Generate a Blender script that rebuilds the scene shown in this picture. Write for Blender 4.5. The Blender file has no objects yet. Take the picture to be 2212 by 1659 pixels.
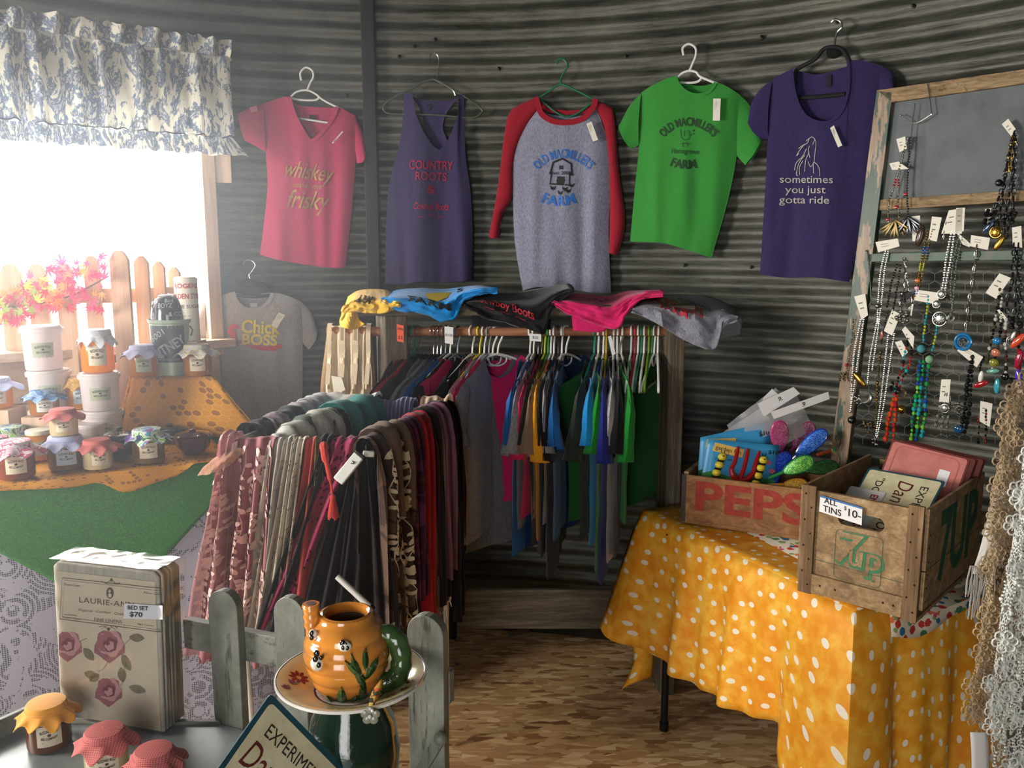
import bpy, math, random
from math import sin, cos, pi, sqrt, atan2, radians, hypot
from mathutils import Vector, Matrix, noise
V = Vector
SC = bpy.context.scene
COL = SC.collection
rnd = random.Random(7)

# ------------------------------------------------------------------ camera
CAMZ, PITCH, F = 1.65, radians(8.9), 1854.0
cam_data = bpy.data.cameras.new('camera'); cam = bpy.data.objects.new('camera', cam_data); COL.objects.link(cam)
cam_data.sensor_width = 36; cam_data.lens = F*36/2212; cam_data.clip_start = .05
cam.location = (0, 0, CAMZ); cam.rotation_euler = (pi/2-PITCH, 0, 0)
SC.camera = cam
CAM = V((0, 0, CAMZ))

# ------------------------------------------------------------------ daylight
w = bpy.data.worlds.new('daylight'); SC.world = w; w.use_nodes = True
w.node_tree.nodes['Background'].inputs[0].default_value = (1.0, .98, .95, 1)
w.node_tree.nodes['Background'].inputs[1].default_value = 4.5
SC.view_settings.view_transform = 'Standard'; SC.view_settings.look = 'None'
SC.view_settings.gamma = 1; SC.view_settings.use_curve_mapping = False
SC.view_settings.exposure = 0.0
SC.cycles.max_bounces = 6; SC.cycles.diffuse_bounces = 3; SC.cycles.glossy_bounces = 3
SC.cycles.transmission_bounces = 5; SC.cycles.transparent_max_bounces = 10
SC.cycles.sample_clamp_indirect = 4
SC.cycles.caustics_reflective = False; SC.cycles.caustics_refractive = False

def area_light(name, loc, target, sx, sy, power, color):
    l = bpy.data.lights.new(name, 'AREA'); l.shape = 'RECTANGLE'; l.size = sx; l.size_y = sy
    l.energy = power; l.color = color
    o = bpy.data.objects.new(name, l); COL.objects.link(o); o.location = loc
    o.rotation_euler = (V(target)-V(loc)).to_track_quat('-Z', 'Y').to_euler()
    return o
# daylight through the window on the left and through the open doorway behind the camera
WINL = area_light('window_daylight', (-1.98, 3.62, 1.72), (.5, 2.3, 1.1), 1.25, .85, 112, (1, .965, .91))
WIN2L = area_light('side_window_daylight', (-3.02, 1.05, 1.72), (.6, 2.3, .75), .95, .85, 112, (1, .95, .86))
DOORL = area_light('doorway_daylight', (-.9, -1.62, 1.35), (.2, 2.5, 1.0), 1.0, 2.0, 20, (.93, .97, 1))

# ------------------------------------------------------------------ picture -> place
_cp, _sp = cos(PITCH), sin(PITCH)
FWD, UPV, RT = V((0, _cp, -_sp)), V((0, _sp, _cp)), V((1, 0, 0))
def ray(px, py): return (FWD + RT*((px-1106)/F) - UPV*((py-829.5)/F))
def at(px, py, Y):
    d = ray(px, py); return CAM + d*(Y/d.y)
def on(px, py, z):
    d = ray(px, py); return CAM + d*((z-CAMZ)/d.z)
def plane_pt(px, py, P, n):
    d = ray(px, py); return CAM + d*((P-CAM).dot(n)/d.dot(n))
WC, WR = V((-.33, 1.1, 0)), 2.5           # the round bin: centre, radius
def wallp(px, py, off=0.0):
    d = ray(px, py); R = WR-off
    a = d.x**2+d.y**2; b = 2*(d.x*-WC.x+d.y*-WC.y); c = WC.x**2+WC.y**2-R*R
    t = (-b+sqrt(b*b-4*a*c))/(2*a); return CAM+d*t
def wall_n(p): return V((WC.x-p.x, WC.y-p.y, 0)).normalized()

# ------------------------------------------------------------------ colours and materials
def lin(c):
    if isinstance(c, str): c = tuple(int(c[i:i+2], 16)/255 for i in (0, 2, 4))
    return tuple((x/12.92 if x <= .04045 else ((x+.055)/1.055)**2.4) for x in c)+(1,)
_mats = {}
def nt(name):
    m = bpy.data.materials.new(name); m.use_nodes = True; t = m.node_tree
    return m, t, t.nodes['Principled BSDF']
class G:
    """tiny node-graph writer"""
    def __init__(s, tree): s.t = tree
    def n(s, typ, **kw):
        nd = s.t.nodes.new(typ)
        for k, v in kw.items(): setattr(nd, k, v)
        return nd
    def link(s, a, b): s.t.links.new(a, b)
    def put(s, v, sock):
        if v is None: return
        if hasattr(v, 'is_output') or isinstance(v, bpy.types.NodeSocket): s.link(v, sock)
        else: sock.default_value = v
    def math(s, op, a, b=None, c=None, clamp=False):
        nd = s.n('ShaderNodeMath', operation=op, use_clamp=clamp)
        for i, v in enumerate((a, b, c)): s.put(v, nd.inputs[i])
        return nd.outputs[0]
    def vmath(s, op, a, b=None):
        nd = s.n('ShaderNodeVectorMath', operation=op); s.put(a, nd.inputs[0]); s.put(b, nd.inputs[1]); 
        return nd.outputs['Value'] if op in ('LENGTH', 'DISTANCE', 'DOT_PRODUCT') else nd.outputs[0]
    def coord(s, kind='Object', scale=(1, 1, 1), rot=(0, 0, 0), loc=(0, 0, 0)):
        c = s.n('ShaderNodeTexCoord'); m = s.n('ShaderNodeMapping'); s.link(c.outputs[kind], m.inputs[0])
        m.inputs['Scale'].default_value = scale; m.inputs['Rotation'].default_value = rot; m.inputs['Location'].default_value = loc
        return m.outputs[0]
    def noise(s, vec, scale, detail=3, rough=.55, dist=0, color=False):
        nd = s.n('ShaderNodeTexNoise'); s.link(vec, nd.inputs['Vector'])
        nd.inputs['Scale'].default_value = scale; nd.inputs['Detail'].default_value = detail
        nd.inputs['Roughness'].default_value = rough; nd.inputs['Distortion'].default_value = dist
        return nd.outputs['Color' if color else 'Fac']
    def voro(s, vec, scale, feature='F1', out='Distance', rand=1):
        nd = s.n('ShaderNodeTexVoronoi', feature=feature); s.link(vec, nd.inputs['Vector'])
        nd.inputs['Scale'].default_value = scale; nd.inputs['Randomness'].default_value = rand
        return nd.outputs[out]
    def ramp(s, fac, stops, interp='LINEAR'):
        nd = s.n('ShaderNodeValToRGB'); nd.color_ramp.interpolation = interp; e = nd.color_ramp.elements
        while len(e) < len(stops): e.new(.5)
        for k, (p, c) in enumerate(stops):
            e[k].position = p; e[k].color = lin(c) if not isinstance(c, (int, float)) else (c, c, c, 1)
        s.put(fac, nd.inputs[0]); return nd.outputs[0]
    def mix(s, fac, a, b, blend='MIX'):
        nd = s.n('ShaderNodeMix', data_type='RGBA', blend_type=blend)
        s.put(fac, nd.inputs[0])
        for v, i in ((a, 6), (b, 7)):
            s.put(lin(v) if isinstance(v, str) else v, nd.inputs[i])
        return nd.outputs[2]
    def bump(s, h, strength=.3, dist=.01):
        nd = s.n('ShaderNodeBump'); nd.inputs['Strength'].default_value = strength; nd.inputs['Distance'].default_value = dist
        s.link(h, nd.inputs['Height']); return nd.outputs[0]

def pm(name, color, rough=.6, metal=0, spec=.5, var=.0, vscale=8, coat=0, sheen=0, alpha=1, trans=0, bump=0, bscale=200, ior=1.45, sss=0, emit=0):
    """plain surface with a little procedural variation"""
    key = (name, str(color), rough, metal, var, coat, alpha, trans, bump)
    if key in _mats: return _mats[key]
    m, t, b = nt(name); g = G(t)
    c = lin(color) if isinstance(color, str) else tuple(color)+(1,)
    b.inputs['Base Color'].default_value = c
    if var:
        f = g.noise(g.coord('Object'), vscale, 4)
        dark = tuple(x*(1-var) for x in c[:3])+(1,); light = tuple(min(1, x*(1+var*.7)) for x in c[:3])+(1,)
        g.link(g.mix(g.ramp(f, [(.3, 0), (.7, 1.0)]), dark, light), b.inputs['Base Color'])
    if bump:
        g.link(g.bump(g.noise(g.coord('Object'), bscale, 2), bump, .002), b.inputs['Normal'])
    b.inputs['Roughness'].default_value = rough; b.inputs['Metallic'].default_value = metal
    b.inputs['Specular IOR Level'].default_value = spec; b.inputs['IOR'].default_value = ior
    b.inputs['Coat Weight'].default_value = coat; b.inputs['Alpha'].default_value = alpha
    b.inputs['Transmission Weight'].default_value = trans; b.inputs['Sheen Weight'].default_value = sheen
    m.diffuse_color = c; _mats[key] = m; return m

def heather(name, color, amt=.18, scale=260, sheen=.15):
    """marled knitted cotton"""
    key = ('heather', name, color)
    if key in _mats: return _mats[key]
    m, t, b = nt(name); g = G(t); c = lin(color)
    f = g.noise(g.coord('Object', (1, 1, .35)), scale, 2, .7)
    d = tuple(x*(1-amt*1.3) for x in c[:3])+(1,); l = tuple(min(1, x*(1+amt)+amt*.02) for x in c[:3])+(1,)
    g.link(g.mix(g.ramp(f, [(.35, 0), (.65, 1.0)]), d, l), b.inputs['Base Color'])
    g.link(g.bump(g.noise(g.coord('Object'), 14, 4, .6), .35, .01), b.inputs['Normal'])
    b.inputs['Roughness'].default_value = .92; b.inputs['Specular IOR Level'].default_value = .15; b.inputs['Sheen Weight'].default_value = sheen
    _mats[key] = m; return m

def wood(name, cols, axis='Z', scale=1, rough=.75, dark=.35, grain=26, coord='Object', bump=.35):
    """weathered board, the grain running along an axis"""
    m, t, b = nt(name); g = G(t)
    sc = {'X': (.07, 1, 1), 'Y': (1, .07, 1), 'Z': (1, 1, .07)}[axis]
    v = g.coord(coord, tuple(x*scale for x in sc))
    n1 = g.noise(v, grain, 5, .6, .6); n2 = g.noise(v, grain*4.3, 3, .7); big = g.noise(g.coord(coord), 5*scale, 3)
    col = g.ramp(n1, [(.25, cols[0]), (.5, cols[1]), (.75, cols[2])])
    col = g.mix(g.ramp(n2, [(.4, .0), (.62, dark)]), col, cols[0])
    col = g.mix(g.ramp(big, [(.35, .0), (.75, .45)]), col, cols[0])
    g.link(col, b.inputs['Base Color']); b.inputs['Roughness'].default_value = rough; b.inputs['Specular IOR Level'].default_value = .25
    g.link(g.bump(n2, bump, .003), b.inputs['Normal'])
    return m

# ------------------------------------------------------------------ mesh building
class M:
    def __init__(s): s.v = []; s.f = []; s.m = []; s.uv = []
    def face(s, idx, mi=0, uv=None): s.f.append(tuple(idx)); s.m.append(mi); s.uv.append(uv)
    def add(s, vs, fs, mi=0, tf=None):
        b = len(s.v); s.v += [tf(V(v)) if tf else V(v) for v in vs]
        for f in fs: s.face([i+b for i in f], mi)
        return s
    def box(s, c, size, mi=0, rot=None, taper=None):
        x, y, z = [k/2 for k in size]; c = V(c)
        pts = [V((a*x, b_*y, d*z)) for d in (-1, 1) for b_ in (-1, 1) for a in (-1, 1)]
        if taper: pts = [V((p.x*(taper if p.z > 0 else 1), p.y*(taper if p.z > 0 else 1), p.z)) for p in pts]
        if rot is not None: pts = [rot @ p for p in pts]
        s.add([p+c for p in pts], [(0, 2, 3, 1), (4, 5, 7, 6), (0, 1, 5, 4), (2, 6, 7, 3), (1, 3, 7, 5), (0, 4, 6, 2)], mi); return s
    def beam(s, a, b, wd, th, up=V((0, 0, 1)), mi=0):
        a, b = V(a), V(b); d = (b-a); L = d.length; d.normalize()
        sd = d.cross(V(up)); 
        if sd.length < 1e-4: sd = d.cross(V((0, 1, 0)))
        sd.normalize(); u = sd.cross(d)
        R = Matrix((sd, d, u)).transposed()
        return s.box((a+b)/2, (wd, L, th), mi, R)
    def tube(s, path, r, n=8, mi=0, caps=True, flat=None, closed=False):
        P = [V(p) for p in path]; N = len(P); b = len(s.v)
        rr = r if isinstance(r, (list, tuple)) else [r]*N
        t0 = (P[1]-P[0]).normalized(); ref = V((0, 0, 1)) if abs(t0.z) < .9 else V((1, 0, 0))
        nx = t0.cross(ref).normalized()
        for i, p in enumerate(P):
            if closed: t = (P[(i+1) % N]-P[i-1])
            else: t = (P[min(i+1, N-1)]-P[max(i-1, 0)])
            if t.length < 1e-9: t = V(t0)
            t.normalize(); nx = (nx-t*nx.dot(t))
            if nx.length < 1e-6: nx = t.orthogonal()
            nx.normalize(); ny = t.cross(nx)
            for k in range(n):
                a = 2*pi*k/n
                s.v.append(p+nx*cos(a)*rr[i]+ny*sin(a)*rr[i]*(flat or 1))
        for i in range(N if closed else N-1):
            j = (i+1) % N
            for k in range(n):
                k2 = (k+1) % n; s.face((b+i*n+k, b+i*n+k2, b+j*n+k2, b+j*n+k), mi)
        if caps and not closed:
            s.face([b+k for k in range(n)][::-1], mi); s.face([b+(N-1)*n+k for k in range(n)], mi)
        return s
    def lathe(s, prof, n=32, c=(0, 0, 0), mi=0, wob=None, cap=True):
        c = V(c); b = len(s.v); N = len(prof)
        for i, (r, z) in enumerate(prof):
            for k in range(n):
                a = 2*pi*k/n; rr = r*(wob(a, i) if wob else 1)
                s.v.append(c+V((rr*cos(a), rr*sin(a), z)))
        for i in range(N-1):
            for k in range(n):
                k2 = (k+1) % n; s.face((b+i*n+k, b+i*n+k2, b+(i+1)*n+k2, b+(i+1)*n+k), mi)
        if cap:
            if prof[0][0] > 1e-5: s.face([b+k for k in range(n)][::-1], mi)
            if prof[-1][0] > 1e-5: s.face([b+(N-1)*n+k for k in range(n)], mi)
        return s
    def grid(s, fn, nu, nv, mi=0, uvs=None, flip=False, closeu=False, thick=0):
        """fn(u, v) -> point, u and v in 0..1; uvs = (width, height) in metres"""
        b = len(s.v); A, B = uvs or (1, 1)
        for j in range(nv+1):
            for i in range(nu+1): s.v.append(V(fn(i/nu, j/nv)))
        for j in range(nv):
            for i in range(nu):
                q = [b+j*(nu+1)+i, b+j*(nu+1)+i+1, b+(j+1)*(nu+1)+i+1, b+(j+1)*(nu+1)+i]
                u = [(i/nu*A, j/nv*B), ((i+1)/nu*A, j/nv*B), ((i+1)/nu*A, (j+1)/nv*B), (i/nu*A, (j+1)/nv*B)]
                if flip: q.reverse(); u.reverse()
                s.face(q, mi, u)
        return s
    def blob(s, c, r, n=6, mi=0, sc=(1, 1, 1), rot=None):
        prof = [(sin(pi*i/n), -cos(pi*i/n)) for i in range(n+1)]; m2 = max(6, n+2)
        b = len(s.v); c = V(c)
        def put(p):
            p = V((p.x*sc[0], p.y*sc[1], p.z*sc[2]))*r
            return c+(rot @ p if rot is not None else p)
        s.v.append(put(V((0, 0, -1))))
        for i in range(1, n):
            for k in range(m2):
                a = 2*pi*k/m2; s.v.append(put(V((prof[i][0]*cos(a), prof[i][0]*sin(a), prof[i][1]))))
        s.v.append(put(V((0, 0, 1)))); top = len(s.v)-1
        for k in range(m2):
            k2 = (k+1) % m2; s.face((b, b+1+k2, b+1+k), mi); s.face((top, top-m2+k, top-m2+k2), mi)
        for i in range(n-2):
            for k in range(m2):
                k2 = (k+1) % m2; s.face((b+1+i*m2+k, b+1+i*m2+k2, b+1+(i+1)*m2+k2, b+1+(i+1)*m2+k), mi)
        return s
    def prism(s, pts, h0, h1, tf=None, mi=0):
        """polygon pts (x, z) extruded from y=h0 to y=h1"""
        n = len(pts); b = len(s.v)
        for h in (h0, h1):
            for x, z in pts:
                p = V((x, h, z)); s.v.append(tf(p) if tf else p)
        s.face([b+i for i in range(n)], mi); s.face([b+n+i for i in range(n)][::-1], mi)
        for i in range(n):
            j = (i+1) % n; s.face((b+j, b+i, b+n+i, b+n+j), mi)
        return s
    def merge(s, o, tf=None, dm=0):
        b = len(s.v); s.v += [tf(v) if tf else v for v in o.v]
        for f, m_, u in zip(o.f, o.m, o.uv): s.face([i+b for i in f], m_+dm, u)
        return s

def wpos(o):
    p = V((0, 0, 0))
    while o is not None: p = p+o.location; o = o.parent
    return p
def obj(name, mb, mats, parent=None, local=False, smooth=True, solid=0, bevel=0, auto=40, subsurf=0, off=0):
    """links mb as ONE mesh object; its points are world points unless local"""
    me = bpy.data.meshes.new(name)
    o = bpy.data.objects.new(name, me)
    base = V((0, 0, 0))
    if not local:
        if parent is not None: base = wpos(parent)
        else:
            lo = V((min(v.x for v in mb.v), min(v.y for v in mb.v), min(v.z for v in mb.v)))
            hi = V((max(v.x for v in mb.v), max(v.y for v in mb.v), max(v.z for v in mb.v)))
            base = V(((lo.x+hi.x)/2, (lo.y+hi.y)/2, lo.z)); o.location = base
    me.from_pydata([v-base for v in mb.v], [], mb.f)
    if not isinstance(mats, (list, tuple)): mats = [mats]
    for m_ in mats: me.materials.append(m_)
    me.polygons.foreach_set('material_index', mb.m)
    if any(u is not None for u in mb.uv):
        uvl = me.uv_layers.new(name='uv'); k = 0
        for f, u in zip(mb.f, mb.uv):
            for i in range(len(f)):
                if u is not None: uvl.data[k].uv = u[i]
                k += 1
    me.polygons.foreach_set('use_smooth', [bool(smooth)]*len(mb.f))
    me.update()
    if smooth and auto:
        try: me.set_sharp_from_angle(angle=radians(auto))
        except Exception: pass
    COL.objects.link(o)
    if parent is not None: o.parent = parent
    if bevel:
        md = o.modifiers.new('bevel', 'BEVEL'); md.width = bevel; md.segments = 2; md.limit_method = 'ANGLE'; md.angle_limit = radians(50)
    if solid:
        md = o.modifiers.new('solid', 'SOLIDIFY'); md.thickness = solid; md.offset = off
    if subsurf:
        md = o.modifiers.new('sub', 'SUBSURF'); md.levels = md.render_levels = subsurf
    return o
def tag(o, label=None, cat=None, group=None, kind=None):
    if label: o['label'] = label
    if cat: o['category'] = cat
    if group: o['group'] = group
    if kind: o['kind'] = kind
    return o
def thing(name, label, cat, loc=(0, 0, 0), rotz=0, group=None):
    o = bpy.data.objects.new(name, None); COL.objects.link(o); o.location = loc; o.rotation_euler = (0, 0, rotz)
    o.empty_display_size = .05
    return tag(o, label, cat, group)
def dup(o, parent=None):
    c = o.copy(); COL.objects.link(c)
    if parent is not None: c.parent = parent
    for ch in list(o.children): dup(ch, c)
    return c
def recolour(o, mat):
    """give a copy its own mesh material"""
    o.data = o.data.copy(); o.data.materials[0] = mat

def lerp(a, b, t): return a+(b-a)*t
def smooth(t): t = max(0, min(1, t)); return t*t*(3-2*t)
def poly_at(pts, t):
    """point on a polyline at fraction t, points carry equal weight"""
    n = len(pts)-1; x = max(0, min(.99999, t))*n; i = int(x); f = x-i
    p0 = pts[max(i-1, 0)]; p1 = pts[i]; p2 = pts[i+1]; p3 = pts[min(i+2, n)]
    return V(tuple(.5*((2*p1[k])+(-p0[k]+p2[k])*f+(2*p0[k]-5*p1[k]+4*p2[k]-p3[k])*f*f+(-p0[k]+3*p1[k]-3*p2[k]+p3[k])*f**3) for k in range(len(p1))))
def spline(pts, n):
    return [poly_at(pts, i/n) for i in range(n+1)]

# ------------------------------------------------------------------ writing
_txt = {}
def text2d(s, size=1, bold=0, shear=0, space=1, align='CENTER', serif=False):
    """flat letters as (verts, faces)"""
    key = (s, bold, shear, space, align)
    if key not in _txt:
        cu = bpy.data.curves.new('t', 'FONT'); cu.body = s; cu.size = 1; cu.offset = bold; cu.shear = shear
        cu.space_character = space; cu.align_x = align; cu.align_y = 'CENTER'; cu.resolution_u = 3; cu.fill_mode = 'BOTH'
        o = bpy.data.objects.new('t', cu); COL.objects.link(o)
        dg = bpy.context.evaluated_depsgraph_get(); dg.update()
        me = o.evaluated_get(dg).to_mesh()
        _txt[key] = ([tuple(v.co) for v in me.vertices], [tuple(p.vertices) for p in me.polygons])
        o.evaluated_get(dg).to_mesh_clear(); bpy.data.objects.remove(o); bpy.data.curves.remove(cu)
    vs, fs = _txt[key]
    return [(x*size, y*size) for x, y, _ in vs], fs
def letters(mb, s, fn, size, x=0, y=0, mi=0, arc=0, width=None, **kw):
    """put letters on a surface: fn(x, y) -> point. arc = radius of the arch (negative sags)"""
    vs, fs = text2d(s, size, **kw)
    if not vs: return mb
    if width:
        w0 = max(a for a, _ in vs)-min(a for a, _ in vs); k = width/w0; vs = [(a*k, b) for a, b in vs]
    out = []
    for a, b in vs:
        if arc:
            th = a/arc; a, b = (arc+b)*sin(th), (arc+b)*cos(th)-arc
        out.append(fn(x+a, y+b))
    b0 = len(mb.v); mb.v += out
    for f in fs: mb.face([i+b0 for i in f], mi)
    return mb
def flat(o, ax, ay): 
    o, ax, ay = V(o), V(ax), V(ay)
    return lambda x, y: o+ax*x+ay*y
def disc(mb, fn, x, y, rx, ry, rot=0, n=14, mi=0):
    b = len(mb.v); c, s_ = cos(rot), sin(rot)
    for k in range(n):
        a = 2*pi*k/n; u, v = rx*cos(a), ry*sin(a); mb.v.append(fn(x+u*c-v*s_, y+u*s_+v*c))
    mb.face([b+k for k in range(n)], mi)
def leafshape(mb, fn, x, y, L, W, rot, mi=0, n=5):
    b = len(mb.v); c, s_ = cos(rot), sin(rot); pts = []
    for k in range(n+1): pts.append((L*k/n, W*sin(pi*k/n)**.8))
    for k in range(n-1, 0, -1): pts.append((L*k/n, -W*sin(pi*k/n)**.8))
    for u, v in pts: mb.v.append(fn(x+u*c-v*s_, y+u*s_+v*c))
    mb.face([b+k for k in range(len(pts))], mi)
def stroke(mb, fn, pts, wd, mi=0, closed=False):
    """a drawn line of width wd through 2-D points"""
    P = [V(p) for p in pts]; b = len(mb.v); N = len(P)
    for i, p in enumerate(P):
        t = (P[(i+1) % N]-P[i-1]) if closed else (P[min(i+1, N-1)]-P[max(i-1, 0)])
        if t.length < 1e-9: t = V((1, 0))
        t.normalize(); nrm = V((-t.y, t.x))*wd/2
        mb.v.append(fn(p.x+nrm.x, p.y+nrm.y)); mb.v.append(fn(p.x-nrm.x, p.y-nrm.y))
    for i in range(N if closed else N-1):
        j = (i+1) % N; mb.face((b+2*i, b+2*i+1, b+2*j+1, b+2*j), mi)
# ================================================================== the bin: floor, wall, roof
def corrugated_mat():
    m, t, b = nt('galvanised_steel'); g = G(t)
    v = g.coord('Object', (1, 1, 1)); vs = g.coord('Object', (.6, .6, 6))
    n1 = g.noise(v, 3.2, 6, .62); n2 = g.noise(vs, 7, 6, .7); sp = g.noise(g.coord('Object', (1, 1, 3)), 60, 3, .7)
    col = g.ramp(n1, [(.3, '383933'), (.5, '4e4f49'), (.7, '64655d')])
    col = g.mix(g.ramp(n2, [(.45, .0), (.75, .75)]), col, '7b7c74')
    col = g.mix(g.ramp(sp, [(.55, .0), (.75, .4)]), col, '2c2c28')
    g.link(col, b.inputs['Base Color'])
    b.inputs['Metallic'].default_value = .5; b.inputs['Specular IOR Level'].default_value = .5
    g.link(g.ramp(n2, [(.3, .34), (.7, .62)]), b.inputs['Roughness'])
    g.link(g.bump(g.noise(vs, 12, 5, .6), .25, .01), b.inputs['Normal'])
    return m
M_STEEL = corrugated_mat()
WALL_H, WAVE, AMP = 3.0, .0665, .0058
PH0, PH1 = -20.6, -56.0        # the window's span, degrees round the wall
WZ0, WZ1 = 1.29, 2.14
DPH0, DPH1 = 175.0, 204.0      # the doorway behind the camera
def wall_piece(name, a0, a1, z0, z1):
    mb = M(); na = max(2, int(abs(a1-a0)/2.2)); nz = max(2, int((z1-z0)/WAVE*10))
    def fn(u, v):
        a = radians(lerp(a0, a1, u)); z = lerp(z0, z1, v); r = WR+AMP*sin(2*pi*z/WAVE)
        return (WC.x+r*sin(a), WC.y+r*cos(a), z)
    mb.grid(fn, na, nz)
    return mb
wm = M()
for a0, a1, z0, z1 in ((PH0, DPH0, 0, WALL_H), (PH1, PH0, 0, WZ0), (PH1, PH0, WZ1, WALL_H), (-76, PH1, 0, WALL_H), (-104, -76, 0, 1.22), (-104, -76, 2.16, WALL_H), (DPH1-360, -104, 0, WALL_H), (DPH0, DPH1, 2.1, WALL_H)):
    wm.merge(wall_piece('', a0, a1, z0, z1))
wall = obj('wall_round', wm, M_STEEL, auto=0); tag(wall, kind='structure')

def osb_mat():
    m, t, b = nt('osb_board'); g = G(t)
    v = g.coord('Object'); w1 = g.noise(v, 3, 2, .5, color=True)
    vd = g.vmath('ADD', v, g.vmath('SCALE', w1)); 
    cols = None; h = None
    for k, (rot, sc) in enumerate((( .2, (15, 52, 1)), (1.25, (16, 56, 1)), (-.6, (13, 48, 1)))):
        vv = g.coord('Object', sc, (0, 0, rot), (k*3.1, k*1.7, 0))
        vo = g.n('ShaderNodeTexVoronoi', feature='F1'); g.link(vv, vo.inputs['Vector']); vo.inputs['Scale'].default_value = 1.0
        fac = g.n('ShaderNodeSeparateColor'); g.link(vo.outputs['Color'], fac.inputs[0])
        c = g.ramp(fac.outputs[0], [(0, '80583a'), (.15, 'aa8258'), (.5, 'c09a6c'), (.8, 'cfac7c'), (1, 'e2c79a')])
        if cols is None: cols = c; h = fac.outputs[1]
        else: cols = g.mix(g.math('GREATER_THAN', fac.outputs[2], .5), cols, c)
    gr = g.noise(g.coord('Object', (4, 40, 1), (0, 0, .2)), 6, 4, .7)
    cols = g.mix(g.ramp(gr, [(.55, .0), (.8, .5)]), cols, '94744c')
    cols = g.mix(g.ramp(g.noise(v, 1.3, 3), [(.5, 0), (.9, .25)]), cols, '7c6648')
    g.link(cols, b.inputs['Base Color']); b.inputs['Roughness'].default_value = .7; b.inputs['Specular IOR Level'].default_value = .25
    g.link(g.bump(h, .15, .002), b.inputs['Normal'])
    return m
M_OSB = osb_mat()
fl = M(); n = 64
fl.v.append(V((WC.x, WC.y, 0)))
for k in range(n): fl.v.append(V((WC.x+(WR+.05)*sin(2*pi*k/n), WC.y+(WR+.05)*cos(2*pi*k/n), 0)))
for k in range(n): fl.face((0, 1+(k+1) % n, 1+k))
tag(obj('floor', fl, M_OSB, smooth=False), kind='structure')
# ink stamp printed on the floor board near the camera
st = M(); fo = flat((-.05, 2.0, .0015), (1, -.12, 0), (.12, 1, 0)); 
for k, tx in enumerate(('2', '', 'BOW', 'A', 'JANG', 'INSIDE')):
    x0 = .02+k*.095
    if tx: letters(st, tx, flat(fo(x0+.03, .075), (0, 1, 0), (-1, 0, 0)), .03, width=min(.012*len(tx), .06))
    if k in (1, 2, 3, 4): stroke(st, fo, [(x0, .03), (x0+.065, .03), (x0+.065, .125), (x0, .125)], .0025, closed=True)
stroke(st, fo, [(.08, -.04), (.15, .17)], .006); stroke(st, fo, [(.165, -.04), (.235, .17)], .006)
letters(st, '| NSII', fo, .045, x=.68, y=.06)
o = obj('stamp_ink', st, pm('black_ink', '3a2f22', .8)); o.parent = bpy.data.objects['floor']; o.location -= bpy.data.objects['floor'].location
# roof cone
rf = M(); rf.v.append(V((WC.x, WC.y, 4.1)))
for k in range(n): rf.v.append(V((WC.x+(WR+.05)*sin(2*pi*k/n), WC.y+(WR+.05)*cos(2*pi*k/n), WALL_H)))
for k in range(n): rf.face((0, 1+k, 1+(k+1) % n))
tag(obj('ceiling', rf, M_STEEL, smooth=False), kind='structure')

# dark steel post against the wall
def wpt(phi, z, off=0): a = radians(phi); return V((WC.x+(WR-off)*sin(a), WC.y+(WR-off)*cos(a), z))
def phi_of(p): return math.degrees(atan2(p.x-WC.x, p.y-WC.y))
M_DARK = pm('dark_painted_steel', '2a2a2d', .55, .3, var=.25, vscale=12)
p = wallp(801, 330, .03); mb = M(); mb.box((p.x, p.y, WALL_H/2-.01), (.052, .045, WALL_H-.02), 0, Matrix.Rotation(-radians(phi_of(p)), 3, 'Z'))
tag(obj('steel_post', mb, M_DARK, bevel=.003, smooth=False), 'dark steel post running up the corrugated wall between the pink shirt and purple tank', 'post')
# bolts in the wall
M_BOLT = pm('old_bolt', '2b2c2b', .45, .8)
bolts = [(862, 122, 'by the post above the grey hanger'), (895, 100, None), (1352, 122, 'left of the white hanger of the green shirt'), (1078, 148, 'between the tank hanger and the green hanger'),
         (1479, 573, 'below the green shirt, left one'), (1623, 577, 'between green and purple shirts near their hems'), (1973, 13, 'highest on the wall at right'), (1645, 80, 'left of the black hanger hook'),
         (749, 206, 'right of the pink shirt hanger'), (940, 85, None), (1807, 47, None)]
for i, (x, y, wh) in enumerate(bolts):
    p = wallp(x, y, .008); nn = wall_n(p); mb = M(); ax = V((0, 0, 1))
    rz = nn.to_track_quat('Z', 'Y').to_matrix()
    mb.lathe([(0, -.006), (.0075, -.006), (.0075, .0), (.004, .001), (.004, .010), (0, .011)], 8)
    mb.v = [p+rz @ v for v in mb.v]
    tag(obj('wall_bolt', mb, M_BOLT), 'small dark bolt head in corrugated wall, '+(wh or {1: 'up left of the tank hanger hook', 9: 'above the hook of the tank hanger', 10: 'holding the black hanger of the purple shirt'}[i]), 'bolt', 'bolt heads on the corrugated wall')
p = wallp(588, 619, .004); nn = wall_n(p)

# window: opening reveal, jamb, sill, glass and the boards under it
M_PINE = wood('pale_pine', ('a88a72', 'cdb098', 'e0c8b0'), 'Z', 1, .6, .2)
M_PINEX = wood('pale_pine_board', ('a88a72', 'cdb098', 'e0c8b0'), 'X', 1, .6, .2)
A, B = wpt(PH0, 0, .03), wpt(PH1, 0, .03); chord = (B-A).normalized(); nin = V((-chord.y, chord.x, 0)); 
if (WC-A).dot(nin) < 0: nin = -nin
win = thing('window_1', None, None, (A+B)/2+V((0, 0, WZ0))); win['kind'] = 'structure'
mb = M(); rotc = Matrix((chord, nin, V((0, 0, 1)))).transposed()
Lc = (B-A).length
mb.box(A+chord*.0+V((0, 0, (WZ0+WZ1)/2)), (.05, .14, WZ1-WZ0+.1), 0, rotc)
mb.box(B+V((0, 0, (WZ0+WZ1)/2)), (.05, .14, WZ1-WZ0+.1), 0, rotc)
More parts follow.
